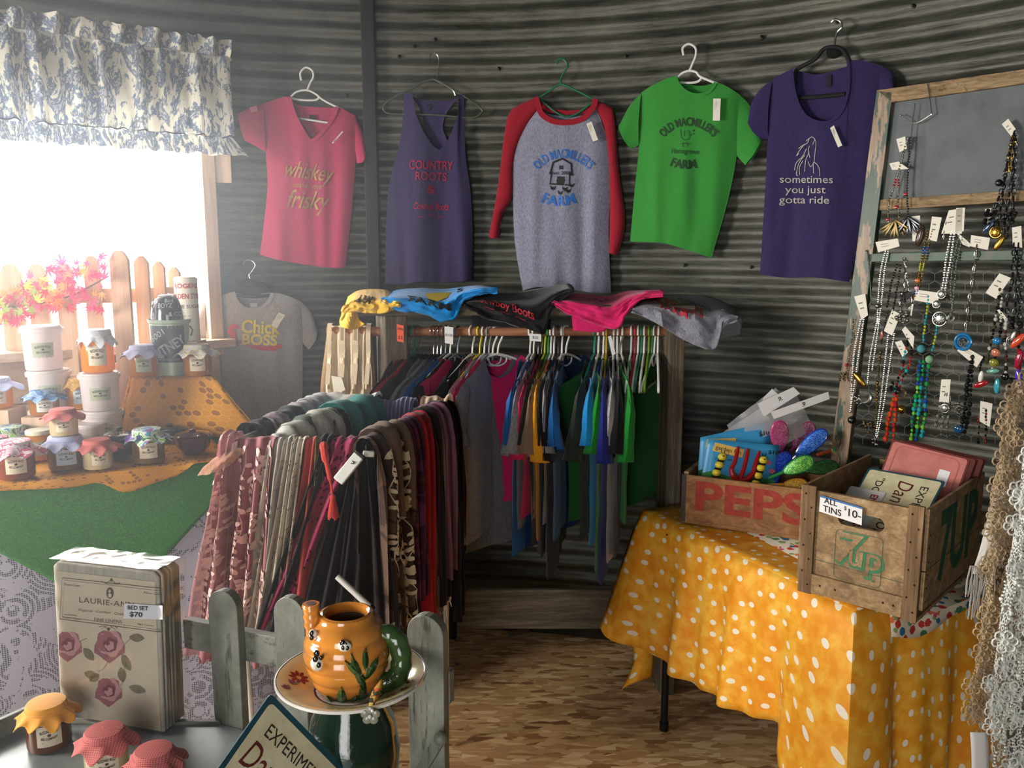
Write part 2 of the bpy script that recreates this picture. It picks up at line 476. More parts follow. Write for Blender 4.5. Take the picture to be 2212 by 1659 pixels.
obj('window_frame', mb, M_PINE, win, bevel=.002, smooth=False)
mb = M(); mb.box((A+B)/2+nin*.03+V((0, 0, WZ0)), (Lc+.1, .20, .03), 0, rotc); mb.box((A+B)/2+V((0, 0, WZ1+.02)), (Lc+.05, .14, .05), 0, rotc)
obj('window_sill', mb, M_PINEX, win, bevel=.002, smooth=False)
mb = M(); mb.box((A+B)/2-nin*.05+V((0, 0, (WZ0+WZ1)/2)), (Lc-.05, .004, WZ1-WZ0-.02), 0, rotc)
gm, t_, b_ = nt('window_glass'); g = G(t_); tr = g.n('ShaderNodeBsdfTransparent'); gl = g.n('ShaderNodeBsdfGlossy'); gl.inputs['Roughness'].default_value = .05
mx = g.n('ShaderNodeMixShader'); mx.inputs[0].default_value = .04; g.link(tr.outputs[0], mx.inputs[1]); g.link(gl.outputs[0], mx.inputs[2])
g.link(mx.outputs[0], t_.nodes['Material Output'].inputs['Surface']); M_GLASSPANE = gm
obj('window_pane', mb, gm, win, smooth=False)
mb = M()
for k in range(5): mb.box((A+B)/2+nin*.045+V((0, 0, WZ0-.02-.075-k*.155)), (Lc+.02, .02, .15), 0, rotc)
tag(obj('trim_1', mb, M_PINEX, bevel=.002, smooth=False), kind='structure')
# the curtain block at the top right of the window
p = wallp(474, 360, .05); mb = M(); mb.box(p+V((0, 0, .0)), (.085, .04, .125), 0, Matrix.Rotation(radians(20), 3, 'Z'))
mb.box(p+V((-.025, .03, .10)), (.03, .03, .25), 0)
tag(obj('wooden_block', mb, M_PINE, bevel=.002, smooth=False), 'pale wooden block at the end of the valance beside the window', 'wood block')
# the second window, left of the camera
w2 = thing('window_2', None, None, wpt(-90, 1.2)); w2['kind'] = 'structure'; qa, qb = wpt(-76, 0), wpt(-104, 0); mb = M()
for q in (qa, qb): mb.box(q+V((0, 0, 1.69)), (.09, .05, .98))
mb.beam(qa+V((0, 0, 1.21)), qb+V((0, 0, 1.21)), .12, .04); mb.beam(qa+V((0, 0, 2.16)), qb+V((0, 0, 2.16)), .12, .04); obj('window_frame', mb, M_PINE, w2, smooth=False)
# door frame behind the camera
d0, d1 = wpt(DPH0, 0), wpt(DPH1, 0); mb = M()
for q in (d0, d1): mb.box(q+V((0, 0, 1.05)), (.07, .12, 2.1))
mb.beam(d0+V((0, 0, 2.1)), d1+V((0, 0, 2.1)), .12, .08)
tag(obj('door_1', mb, M_PINE, smooth=False), kind='structure')
# rough dark base board round the foot of the wall
mb = M()
def fn(u, v):
    a = radians(lerp(-60, 100, u)); r = WR-.03-(.012 if v > .5 else 0); return (WC.x+r*sin(a), WC.y+r*cos(a), .12*v)
mb.grid(fn, 60, 1); mb.grid(lambda u, v: fn(u, 1) if v < .5 else V(wpt(lerp(-60, 100, u), .12, -.02)), 60, 1)
tag(obj('baseboard_round', mb, wood('dark_base_wood', ('1e1a15', '2e2820', '3d352a'), 'X'), smooth=False), kind='structure')
# ================================================================== shirts pinned along the wall
def arc_curve(pts, dense=24):
    P = [V(p) for p in pts]
    S = P if len(P) == 2 else spline(P, dense)
    d = [0]
    for a, b in zip(S, S[1:]): d.append(d[-1]+(b-a).length)
    T = d[-1] or 1
    def f(t):
        x = max(0, min(1, t))*T
        for i in range(len(S)-1):
            if x <= d[i+1] or i == len(S)-2:
                k = (x-d[i])/((d[i+1]-d[i]) or 1); return S[i].lerp(S[i+1], max(0, min(1, k)))
    return f
def coons(top, bot, left, right):
    """curves of (x, z); top and bottom run left to right, left and right run downwards"""
    t, b, l, r = [arc_curve(c) for c in (top, bot, left, right)]
    p00, p10, p01, p11 = t(0), t(1), b(0), b(1)
    def f(u, v):
        return ((t(u)*(1-v)+b(u)*v)+(l(v)*(1-u)+r(v)*u)
                - (p00*(1-u)*(1-v)+p10*u*(1-v)+p01*(1-u)*v+p11*u*v))
    return f
class Panel:
    """an upright plane in the place, measured by photo pixels"""
    def __init__(s, px, py, off=None, yaw=None, P=None, n=None):
        if P is None: P = wallp(px, py, off); n = wall_n(P)
        s.P = P; s.n = V(n).normalized(); s.ax = V((-s.n.y, s.n.x, 0)).normalized()
        if s.ax.x < 0: s.ax = -s.ax
    def loc(s, px, py):
        q = plane_pt(px, py, s.P, s.n)-s.P; return V((q.dot(s.ax), q.z))
    def pt(s, x, z, out=0): return s.P+s.ax*x+V((0, 0, z))+s.n*out
    def px(s, px, py, out=0): q = s.loc(px, py); return s.pt(q.x, q.y, out)
    def L(s, pts): return [s.loc(*p) for p in pts]

def folds(x, z, seed, amp, fx=9, fz=1.1):
    n1 = noise.noise(V((x*fx, z*fz, seed*3.7))); n2 = noise.noise(V((x*fx*2.6, z*fz*2.2, seed*9.1)))
    return amp*(n1*1.0+.35*n2)
def shirt_sheet(mb, pn, c, thick, seed, amp, nu=30, nv=34, back=None, mi=0, z0=None):
    f = coons(*[pn.L(k) for k in c])
    zt = max(f(u/8, 0).y for u in range(9)); zb = min(f(u/8, 1).y for u in range(9))
    def depth(p, u):
        k = smooth((zt-p.y)/(zt-zb)*1.4+.12)
        e = 1-abs(2*u-1)**5
        return thick*e+folds(p.x, p.y, seed, amp*k*(.35+.65*e))
    def ff(u, v):
        p = f(u, v); return pn.pt(p.x, p.y, depth(p, u))
    mb.grid(lambda u, v: ff(u, v), nu, nv, mi)
    if back:
        c2 = (back,)+tuple(c[1:]); fb = coons(*[pn.L(k) for k in c2])
        def bf(u, v):
            p = fb(u, v); e = 1-abs(2*u-1)**5
            return pn.pt(p.x, p.y, -.012*e+.2*folds(p.x, p.y, seed, amp))
        mb.grid(bf, nu, nv, mi, flip=True)
    def surf(px, py, lift=.003):
        p = pn.loc(px, py); k = smooth((zt-p.y)/(zt-zb)*1.4+.12)
        return pn.pt(p.x, p.y, thick+folds(p.x, p.y, seed, amp*k)+lift)
    return surf
def sleeve(mb, pn, top, cuff, bottom, seam, bulge, mi=0, n=10):
    """flat tube: two sheets between shoulder line and under-arm line"""
    f = coons(*[pn.L(k) for k in (top, bottom, seam, cuff)])
    for sgn in (1, -1):
        def g_(u, v):
            p = f(u, v); e = sqrt(max(0, 1-(2*v-1)**2))
            return pn.pt(p.x, p.y, (bulge*e*(.6+.5*u) if sgn > 0 else -.6*bulge*e)+.004*noise.noise(V((p.x*20, p.y*20, 1))))
        mb.grid(g_, n, n, mi, flip=sgn < 0)
def band(mb, surf, pts, wd, mi=0, n=30, lift=.004):
    f = arc_curve(pts); S = [f(i/n) for i in range(n+1)]
    stroke(mb, lambda x, y: surf(x, y, lift), [(p.x, p.y) for p in S], wd, mi)

COT = {'pink': heather('pink_knit', 'b63862', .05), 'plum': heather('purple_knit', '40395c', .14), 'grey': heather('grey_marl', '85879a', .2),
       'red': heather('red_knit', '93202e', .05), 'green': heather('green_knit', '388a3a', .05), 'purple': heather('deep_purple_knit', '332a54', .1),
       'lightgrey': heather('light_grey_knit', 'a09c9c', .12)}
def hanger_px(name, label, pn, paths, r, mat, group=None):
    q = pn.px(*paths[0][0]); t = thing('clothes_hanger', label, 'hanger', q, 0, group)
    names = ['hook', 'shoulder_arm', 'bar', 'strut']
    for i, pth in enumerate(paths):
        S = spline([pn.px(x, y, .0) for x, y in pth], 10*len(pth)) if len(pth) > 2 else [pn.px(x, y, 0) for x, y in pth]
        mb = M(); mb.tube(S, r*(.55 if i == 0 and 'metal hook' in label else 1), 8)
        obj(names[min(i, 3)], mb, mat if not isinstance(mat, (list, tuple)) else mat[min(i, len(mat)-1)], t)
    return t
M_WHITEP = pm('white_plastic', 'e6e6e2', .32, spec=.5, bump=.05)
M_BLACKP = pm('black_velvet', '17171a', .8)
M_CHROME = pm('chrome_wire', 'b8babc', .2, 1)
M_GREENP = pm('green_plastic', '1d6b48', .35)
M_CLEARP = pm('smoky_plastic', '6d716c', .2, trans=.35)
M_TAG = pm('tag_card', 'e4e0d2', .75)
M_INK = pm('print_black', '141414', .7)
def tagcard(parent, pn, pts, out):
    mb = M(); P = [pn.px(x, y, out) for x, y in pts]; b = 0
    mb.v = P+[p-pn.n*.0008 for p in P]; mb.face((3, 2, 1, 0)); mb.face((4, 5, 6, 7))
    for i in range(4): mb.face((i, (i+1) % 4, 4+(i+1) % 4, 4+i))
    o = obj('price_tag', mb, M_TAG, parent, smooth=False)
    # three faint lines of print
    a, b_, c, d = P; mb = M()
    lo = V((a-b_).length and (b_-a)); wi = d-a
    for k in range(3):
        s0 = a+lo*.12+wi*(.25+.2*k)+pn.n*.0006; s1 = a+lo*(.5-.1*k)+wi*(.25+.2*k)+pn.n*.0006; dd = wi.normalized()*.001
        mb.v += [s0, s1, s1+dd, s0+dd]; q = len(mb.v)-4; mb.face((q, q+1, q+2, q+3))
    obj('print', mb, pm('grey_ink', '7b7870', .8), o, smooth=False)
    return o
def text_px(mb, surf, s, x, y, size, mi=0, rot=0, **kw):
    c, s_ = cos(radians(rot)), sin(radians(rot))
    letters(mb, s, lambda a, b: surf(x+a*c+b*s_, y+a*s_-b*c), size, 0, 0, mi, **kw)

SHIRTS = []
# ---- pink V-neck
pn = Panel(662, 380, .055)
hanger_px('', 'white plastic hanger holding the pink v-neck shirt', pn,
          [[(651, 174), (649, 158), (660, 146), (674, 152), (677, 166), (670, 180), (663, 197)], [(625, 214), (640, 199), (663, 195), (682, 203), (700, 217), (742, 238)], [(634, 254), (675, 260), (716, 266)], [(628, 212), (650, 216), (682, 216), (690, 208)]], .0042, M_WHITEP)
t = thing('tshirt', 'pink v-neck t-shirt with gold script print on the corrugated wall', 'shirt', pn.px(660, 578))
mb = M()
VN = [(568, 224), (596, 216), (625, 211), (633, 240), (648, 272), (672, 306), (699, 283), (718, 258), (728, 233), (748, 240), (768, 251)]
surf = shirt_sheet(mb, pn, ([*VN], [(561, 550), (600, 561), (650, 570), (700, 577), (746, 579)], [(568, 224), (574, 330), (578, 400), (570, 480), (561, 550)], [(768, 251), (768, 350), (760, 450), (746, 579)]), .02, 1, .030,
                   back=[(568, 224), (600, 215), (626, 212), (645, 226), (690, 231), (728, 233), (768, 251)])
obj('body', mb, COT['pink'], t)
mb = M(); sleeve(mb, pn, [(569, 224), (538, 234), (514, 246)], [(514, 246), (520, 276), (528, 303)], [(574, 328), (552, 316), (528, 303)], [(569, 224), (572, 280), (574, 328)], .02); obj('sleeve', mb, COT['pink'], t)
mb = M(); sleeve(mb, pn, [(767, 250), (783, 285), (791, 330)], [(791, 330), (784, 350), (771, 353)], [(767, 318), (769, 335), (771, 353)], [(767, 250), (767, 290), (767, 318)], .02); obj('sleeve', mb, COT['pink'], t)
mb = M(); band(mb, surf, VN[2:9], 8); obj('collar', mb, COT['pink'], t)
mb = M()
text_px(mb, surf, 'whiskey', 664, 372, 50, rot=8, shear=.35, bold=.008, width=104); text_px(mb, surf, 'makes me', 664, 402, 17, rot=4, shear=.2, width=60)
text_px(mb, surf, 'frisky', 662, 434, 56, rot=4, shear=.35, bold=.008, width=92)
gold = pm('gold_glitter', 'b08a54', .35, .6, bump=.6, bscale=900); obj('print', mb, gold, t)
mb = M(); q = pn.px(675, 257, 0); P0 = [pn.px(x, y, .0) for x, y in ((669, 247), (680, 249), (679, 265), (668, 263))]; mb.v = P0; mb.face((3, 2, 1, 0)); obj('size_label', mb, M_BLACKP, t, smooth=False, solid=.001)
mb = M(); P0 = [pn.px(x, y, .0) for x, y in ((540, 234), (556, 230), (558, 242), (543, 245))]; mb.v = [p+pn.n*.022 for p in P0]; mb.face((3, 2, 1, 0)); obj('size_sticker', mb, pm('clear_sticker', 'c4687c', .3), t, smooth=False, solid=.0006)
tagcard(t, pn, [(717, 311), (739, 286), (741, 288), (719, 313)], .04)

# ---- purple racerback tank
pn = Panel(930, 400, .055)
hanger_px('', 'smoky clear plastic hanger with thin metal hook holding the tank top', pn,
          [[(927, 132), (930, 118), (942, 116), (948, 130), (946, 158), (943, 170)], [(829, 240), (834, 222), (890, 190), (938, 172), (990, 200), (1032, 228), (1043, 240)], [(829, 240), (850, 246), (940, 248), (1020, 254), (1043, 240)], [(935, 170), (975, 192), (984, 206)]], .0036, [M_CHROME, M_CLEARP, M_CLEARP, M_CHROME])
t = thing('tank_top', 'dark purple racerback tank top with red lettering hung right of the post', 'tank top', pn.px(925, 612)); mb = M()
TN = [(872, 201), (882, 201), (892, 206), (897, 240), (908, 270), (925, 300), (948, 325), (968, 302), (982, 270), (991, 240), (991, 210), (996, 203), (1003, 203)]
surf = shirt_sheet(mb, pn, (TN, [(831, 612), (870, 614), (910, 608), (960, 610), (1019, 606)], [(872, 201), (868, 280), (858, 330), (840, 400), (834, 480), (831, 612)], [(1003, 203), (1003, 270), (1006, 340), (1016, 410), (1021, 500), (1019, 606)]), .018, 2.3, .040, nv=40, nu=40)
obj('front', mb, COT['plum'], t)
mb = M(); shirt_sheet(mb, pn, ([(888, 207), (915, 215), (960, 217), (992, 210)], [(868, 420), (940, 420), (1000, 420)], [(888, 207), (908, 238), (915, 275), (900, 310), (868, 420)], [(992, 210), (966, 242), (956, 275), (968, 310), (1000, 420)]), -.012, 5, .004); obj('racer_back', mb, COT['plum'], t)
mb = M(); rr = pm('red_glitter', '9c1f46', .5, .2, bump=.6, bscale=900)
for s, y, sz, wd in (('COUNTRY', 359, 27, 94), ('ROOTS', 383, 25, 66), ('&', 411, 27, 18), ('Cowboy Boots', 447, 22, 74), ('_ ~ _', 464, 14, 56)): text_px(mb, surf, s, 932, y, sz, rot=1, bold=.02, width=wd, shear=.25 if y > 420 else 0)
obj('print', mb, rr, t)
mb = M(); stroke(mb, lambda x, y: pn.px(x, y, -.008), [(922, 230), (930, 223), (932, 228), (926, 238)], 1.6); obj('neck_print', mb, M_INK, t)

# ---- grey raglan with red sleeves
pn = Panel(1215, 420, .055)
hanger_px('', 'dark green plastic hanger holding the red and grey raglan shirt', pn,
          [[(1203, 138), (1206, 128), (1218, 128), (1226, 142), (1216, 160), (1211, 172), (1212, 184)], [(1163, 212), (1188, 196), (1212, 182), (1250, 198), (1285, 216)], [(1165, 214), (1225, 252), (1285, 218)]], .004, M_GREENP)
t = thing('tshirt', 'grey raglan shirt with red sleeves and blue arched farm print', 'shirt', pn.px(1215, 632)); mb = M()
RN = [(1163, 233), (1172, 250), (1190, 263), (1214, 269), (1240, 267), (1264, 258), (1287, 234)]
surf = shirt_sheet(mb, pn, (RN, [(1130, 628), (1160, 620), (1215, 622), (1270, 630), (1320, 633)], [(1163, 233), (1138, 268), (1120, 300), (1109, 342), (1108, 430), (1113, 530), (1130, 628)], [(1287, 234), (1300, 265), (1312, 310), (1318, 400), (1315, 500), (1320, 633)]), .022, 4.1, .036, nv=40, nu=36,
                   back=[(1163, 228), (1185, 240), (1225, 245), (1262, 242), (1287, 228)])
obj('body', mb, COT['grey'], t)
for (a, b_, c_, d_) in (([(1163, 208), (1130, 222), (1100, 242), (1088, 300), (1076, 400), (1056, 512)], [(1056, 512), (1066, 515), (1078, 513)], [(1163, 236), (1136, 272), (1110, 340), (1106, 428), (1086, 460), (1078, 513)], [(1163, 208), (1163, 236)]),
                        ([(1285, 215), (1308, 225), (1326, 242), (1337, 370), (1351, 480), (1334, 552)], [(1334, 552), (1316, 546)], [(1288, 235), (1306, 280), (1316, 360), (1317, 450), (1316, 546)], [(1285, 215), (1288, 235)])):
    mb = M(); sleeve(mb, pn, a, b_, c_, d_, .024, n=16); obj('sleeve', mb, COT['red'], t, )['label'] = 'long red sleeve'
mb = M(); band(mb, surf, [(1160, 212), (1166, 232)]+[(x, y-2) for x, y in RN[1:6]]+[(1283, 234), (1288, 216)], 12); obj('collar', mb, COT['red'], t)['label'] = 'red neck band'
mb = M(); stroke(mb, lambda x, y: pn.px(x, y, -.006), [(1166, 224), (1185, 238), (1225, 243), (1262, 240), (1284, 224)], 9); obj('back_collar', mb, COT['red'], t)
def farm(mb, surf, x, y, w_, mi, sz=24, mi2=None):
    text_px(mb, surf, "OLD MACMILLER'S", x, y, sz, mi, bold=.02, arc=w_*.62, width=w_*1.12)
mb = M(); farm(mb, surf, 1219, 334, 122, 0, 27); text_px(mb, surf, 'FARM', 1209, 436, 30, rot=1, bold=.03, arc=-90, width=72)
obj('print', mb, pm('blue_ink', '2766b8', .6), t)
mb = M(); sf = lambda x, y: surf(x, y, .0032)
stroke(mb, sf, [(1191, 375), (1197, 352), (1217, 344), (1236, 355), (1237, 378)], 4); stroke(mb, sf, [(1194, 372), (1190, 398), (1232, 401), (1233, 375)], 3.5, closed=False)
stroke(mb, sf, [(1188, 375), (1194, 376)], 4); stroke(mb, sf, [(1233, 377), (1240, 379)], 4)
disc(mb, sf, 1213, 391, 10, 9.5, 0, 4); mb2 = mb
for (x, y) in ((1214, 363),): stroke(mb, sf, [(x-4, y), (x+4, y)], 8)
stroke(mb, sf, [(1205, 390), (1221, 391)], 16)
text_px(mb, surf, 'est. 2006', 1216, 375, 10, bold=.01, width=38)
for x, y in ((1196, 408), (1212, 418), (1222, 410), (1236, 402), (1229, 414)):
    disc(mb, sf, x, y, 5, 3, .3, 8); stroke(mb, sf, [(x-3, y-1), (x-5, y-6)], 2); stroke(mb, sf, [(x+4, y-1), (x+6, y-5)], 2); stroke(mb, sf, [(x, y+2), (x, y+6)], 1)
obj('barn_print', mb, M_INK, t)
tagcard(t, pn, [(1270, 271), (1284, 309), (1295, 305), (1281, 266)], .045)

# ---- bright green crew neck
pn = Panel(1490, 360, .055)
hanger_px('', 'white plastic hanger with a tall hook holding the green shirt', pn,
          [[(1477, 120), (1475, 104), (1488, 95), (1502, 103), (1503, 120), (1496, 138), (1489, 154)], [(1464, 168), (1474, 158), (1489, 153), (1504, 156), (1514, 166), (1550, 181)], [(1468, 178), (1490, 179), (1508, 176), (1516, 168)]], .0046, M_WHITEP)
t = thing('tshirt', 'bright green crew neck t-shirt with black arched farm print', 'shirt', pn.px(1470, 545)); mb = M()
GN = [(1385, 200), (1420, 182), (1462, 167), (1470, 185), (1488, 202), (1512, 208), (1536, 200), (1549, 181), (1575, 190), (1600, 206)]
surf = shirt_sheet(mb, pn, (GN, [(1361, 522), (1400, 523), (1440, 526), (1490, 541), (1537, 557)], [(1385, 200), (1380, 312), (1372, 400), (1361, 522)], [(1600, 206), (1591, 335), (1570, 440), (1537, 557)]), .024, 6.2, .032,
                   back=[(1385, 200), (1420, 182), (1463, 168), (1490, 182), (1520, 184), (1549, 180), (1600, 206)])
obj('body', mb, COT['green'], t)
mb = M(); sleeve(mb, pn, [(1386, 200), (1362, 226), (1336, 272)], [(1336, 272), (1349, 300), (1362, 321)], [(1380, 314), (1371, 318), (1362, 321)], [(1386, 200), (1382, 260), (1380, 314)], .022); obj('sleeve', mb, COT['green'], t)
mb = M(); sleeve(mb, pn, [(1599, 206), (1625, 236), (1647, 302)], [(1647, 302), (1630, 335), (1610, 357)], [(1592, 337), (1600, 346), (1610, 357)], [(1599, 206), (1594, 270), (1592, 337)], .022); obj('sleeve', mb, COT['green'], t)
mb = M(); band(mb, surf, GN[2:8], 7); obj('collar', mb, COT['green'], t)
mb = M(); farm(mb, surf, 1491, 266, 118, 0, 25); text_px(mb, surf, 'Homegrown', 1484, 329, 16, rot=2, bold=.005, width=58); text_px(mb, surf, 'FARM', 1480, 358, 26, rot=4, bold=.03, arc=-80, width=54)
sf = lambda x, y: surf(x, y, .0032)
for pts in ([(1474, 280), (1476, 300), (1484, 305), (1492, 303), (1497, 290)], [(1483, 284), (1482, 296)], [(1491, 283), (1493, 295)], [(1476, 313), (1484, 311), (1494, 313)], [(1480, 310), (1479, 320)], [(1488, 310), (1490, 319)]): stroke(mb, sf, pts, 1.2)
disc(mb, sf, 1502, 284, 1.8, 2.6); disc(mb, sf, 1502, 291, 1.5, 1.5)
text_px(mb, lambda x, y, lift=0: pn.px(x, y, -.006), 'GILDAN', 1507, 206, 9, bold=.01, width=26)
obj('print', mb, pm('dark_ink', '14351a', .7), t)
tagcard(t, pn, [(1546, 217), (1545, 264), (1560, 264), (1562, 217)], .045)

# ---- deep purple scoop neck
pn = Panel(1775, 380, .055)
tt = hanger_px('', 'black velvet hanger with thin metal hook holding the deep purple shirt', pn,
          [[(1795, 48), (1803, 42), (1815, 46), (1818, 58), (1808, 70), (1803, 90), (1803, 104)], [(1716, 210), (1718, 160), (1728, 146), (1760, 128), (1780, 106), (1803, 102), (1822, 110), (1836, 134)], [(1722, 212), (1770, 209), (1826, 203)]], .0075, [M_CHROME, M_BLACKP])
mb = M()
for sgn in (1, -1): mb.blob(pn.px(1803, 112), .03, 7, 0, (1, .25, .75), Matrix.Rotation(atan2(pn.ax.y, pn.ax.x), 3, 'Z'))
obj('neck_plate', mb, M_BLACKP, tt)
t = thing('tshirt', 'deep purple scoop neck t-shirt with silver horse print', 'shirt', pn.px(1740, 605)); mb = M()
PN = [(1668, 172), (1694, 160), (1716, 151), (1719, 190), (1730, 230), (1752, 258), (1788, 267), (1818, 250), (1834, 210), (1838, 170), (1836, 134), (1870, 133), (1905, 142)]
surf = shirt_sheet(mb, pn, (PN, [(1642, 591), (1700, 600), (1760, 598), (1835, 609)], [(1668, 172), (1659, 300), (1654, 400), (1642, 591)], [(1905, 142), (1896, 290), (1878, 420), (1835, 609)]), .022, 7.7, .028, nu=36, nv=38,
                   back=[(1668, 172), (1700, 158), (1722, 152), (1760, 160), (1800, 152), (1838, 140), (1905, 142)])
obj('body', mb, COT['purple'], t)
mb = M(); sleeve(mb, pn, [(1669, 172), (1636, 200), (1611, 251)], [(1611, 251), (1628, 282), (1646, 302)], [(1660, 300), (1652, 301), (1646, 302)], [(1669, 172), (1662, 240), (1660, 300)], .022); obj('sleeve', mb, COT['purple'], t)
mb = M(); sleeve(mb, pn, [(1903, 142), (1926, 158), (1936, 190)], [(1936, 190), (1932, 250), (1918, 290)], [(1896, 292), (1908, 291), (1918, 290)], [(1903, 142), (1899, 220), (1896, 292)], .022); obj('sleeve', mb, COT['purple'], t)
mb = M(); band(mb, surf, PN[2:11], 6); obj('collar', mb, COT['purple'], t)
mb = M(); sf = lambda x, y: surf(x, y, .0032)
for pts in ([(1745, 306), (1758, 297), (1768, 308), (1766, 330), (1764, 352)], [(1752, 300), (1748, 310), (1736, 316), (1728, 322)], [(1766, 302), (1760, 314)], [(1742, 312), (1730, 326), (1722, 338), (1728, 332)],
            [(1746, 322), (1736, 340), (1722, 352), (1718, 368)], [(1742, 336), (1728, 354), (1722, 376), (1726, 380)], [(1738, 348), (1730, 362), (1730, 378)], [(1752, 330), (1744, 348), (1742, 372)], [(1750, 350), (1756, 362), (1764, 350)], [(1764, 352), (1772, 358), (1777, 370), (1777, 382)], [(1762, 355), (1763, 376)], [(1753, 316), (1750, 326), (1754, 342)]):
    stroke(mb, sf, [tuple(p) for p in spline([V(p) for p in pts], 8)], 1.5)
for s, y, wd, x in (('sometimes', 389, 118, 1746), ('you just', 411, 92, 1744), ('gotta ride', 433, 112, 1742)): text_px(mb, surf, s, x, y, 23, rot=1, width=wd, bold=.003)
obj('print', mb, pm('silver_foil', 'a09c94', .5, .1), t)
mb = M(); P0 = [pn.px(x, y, -.004) for x, y in ((1784, 162), (1795, 162), (1794, 188), (1784, 188))]; mb.v = P0; mb.face((3, 2, 1, 0)); obj('size_label', mb, M_BLACKP, t, smooth=False)
tagcard(t, pn, [(1801, 280), (1818, 321), (1827, 317), (1809, 274)], .045)

# ---- small grey shirt by the window
pn = Panel(545, 780, .06)
tt = hanger_px('', 'black velvet hanger with thin metal hook holding the small grey shirt', pn,
          [[(526, 573), (530, 564), (543, 563), (551, 573), (544, 586), (538, 594), (541, 604)], [(506, 632), (518, 616), (541, 604), (565, 614), (587, 632)], [(512, 638), (548, 641), (584, 638)]], .006, [M_CHROME, M_BLACKP])
mb = M(); mb.blob(pn.px(542, 613), .032, 7, 0, (1, .25, .5), Matrix.Rotation(atan2(pn.ax.y, pn.ax.x), 3, 'Z')); obj('neck_plate', mb, M_BLACKP, tt)
t = thing('tshirt', 'light grey t-shirt with yellow and red rooster print beside the window', 'shirt', pn.px(545, 950)); mb = M()
KN = [(442, 652), (475, 640), (503, 630), (510, 648), (525, 664), (545, 669), (566, 663), (581, 650), (588, 632), (620, 638), (652, 652)]
surf = shirt_sheet(mb, pn, (KN, [(456, 985), (540, 985), (640, 980)], [(442, 652), (446, 740), (452, 860), (456, 985)], [(652, 652), (654, 760), (652, 880), (640, 980)]), .022, 9.3, .026,
                   back=[(442, 652), (475, 640), (504, 632), (545, 640), (587, 632), (652, 652)])
obj('body', mb, COT['lightgrey'], t)
mb = M(); sleeve(mb, pn, [(443, 652), (430, 670), (418, 712)], [(418, 712), (424, 735), (436, 745)], [(446, 740), (440, 743), (436, 745)], [(443, 652), (444, 700), (446, 740)], .02); obj('sleeve', mb, COT['lightgrey'], t)
mb = M(); sleeve(mb, pn, [(651, 652), (672, 676), (686, 714)], [(686, 714), (680, 735), (667, 755)], [(654, 740), (660, 748), (667, 755)], [(651, 652), (653, 700), (654, 740)], .02); obj('sleeve', mb, COT['lightgrey'], t)
mb = M(); band(mb, surf, KN[2:9], 8); obj('collar', mb, COT['lightgrey'], t)
mb = M(); P0 = [pn.px(x, y, -.004) for x, y in ((540, 655), (556, 655), (556, 666), (540, 665))]; mb.v = P0; mb.face((3, 2, 1, 0)); obj('size_label', mb, M_TAG, t, smooth=False)
mb = M(); text_px(mb, surf, 'Chick', 562, 707, 40, rot=2, bold=.03, width=84); text_px(mb, surf, 'BOSS', 560, 734, 32, rot=2, bold=.035, width=76); obj('yellow_print', mb, pm('yellow_ink', 'dcc43a', .6), t)
mb = M(); sf = lambda x, y: surf(x, y, .0034)
mb_l = [(516, 734), (540, 744), (580, 747), (608, 742), (609, 750), (590, 757), (560, 755), (535, 747)]
b0 = len(mb.v); mb.v += [sf(x, y) for x, y in mb_l]; mb.face(list(range(b0, b0+len(mb_l))))
for x, y, a, b_, r in ((503, 722, 7, 11, 0), (503, 733, 9, 7, 0), (497, 708, 4, 7, .5), (503, 704, 4, 7, 0), (510, 705, 5, 6, -.7), (494, 716, 4, 4, 0)): disc(mb, sf, x, y, a, b_, r)
obj('red_print', mb, pm('red_ink', 'c43440', .6), t)
tagcard(t, pn, [(601, 673), (585, 701), (597, 707), (615, 679)], .045)
# ================================================================== the timber clothes rack
M_OLD = wood('weathered_post', ('3a342c', '6d6354', '9a8f7d'), 'Z', 1.3, .85, .5, 34, bump=.8)
M_OLDX = wood('weathered_board', ('3a342c', '62594c', '8a7f6e'), 'X', 1.3, .85, .5, 30, bump=.8)
M_ROD = wood('rod_wood', ('7d5138', 'a06f50', 'bd8a67'), 'X', 1, .6, .2)
RY = 3.06                                   # the rod's distance
RZ = at(1060, 716, RY).z                    # its height
rk = thing('clothes_rack', 'weathered timber clothes rack with a wooden rod and a top shelf', 'clothes rack', (at(1150, 700, RY).x, RY, 0))
xl = at(842, 760, 3.0).x; xr = at(1455, 900, 3.0).x; SHZ = RZ+.062
mb = M(); mb.box((xl, RY, SHZ/2), (.085, .15, SHZ), 0, Matrix.Rotation(.35, 3, 'Z')); obj('post', mb, M_OLD, rk, bevel=.006, smooth=False)
mb = M(); mb.box((xr, RY, SHZ/2), (.055, .13, SHZ), 0, Matrix.Rotation(.1, 3, 'Z')); obj('post', mb, M_OLD, rk, bevel=.006, smooth=False)
a, b_ = at(706, 709, RY), at(1445, 717, RY)
a.z = b_.z = RZ
mb = M(); mb.tube([a, a.lerp(b_, .5), b_], .0165, 16); obj('rod', mb, M_ROD, rk)
mb = M(); mb.box((at(1150, 670, RY).x-.01, RY+.06, SHZ+.018), (at(1500, 670, 3).x-at(790, 670, 3).x, .29, .036)); obj('shelf_board', mb, M_OLDX, rk, bevel=.004, smooth=False)
mb = M(); mb.box(((xl+xr)/2, RY+.14, .255), (xr-xl+.12, .028, .16)); obj('bottom_board', mb, M_OLDX, rk, bevel=.004, smooth=False)
SHT = SHZ+.036
# foot block under the table, behind the steel leg
q = on(1468, 1492, 0)
# papers and clutter in the dark under the rack
q = on(1122, 1372, .002); mb = M(); mb.box(q+V((0, 0, .008)), (.10, .05, .012), 0, Matrix.Rotation(.4, 3, 'Z')); tag(obj('cardboard_scrap', mb, pm('brown_card', '75664f', .8), smooth=False), 'small flat scrap of brown card on the dark floor under the rack', 'scrap')

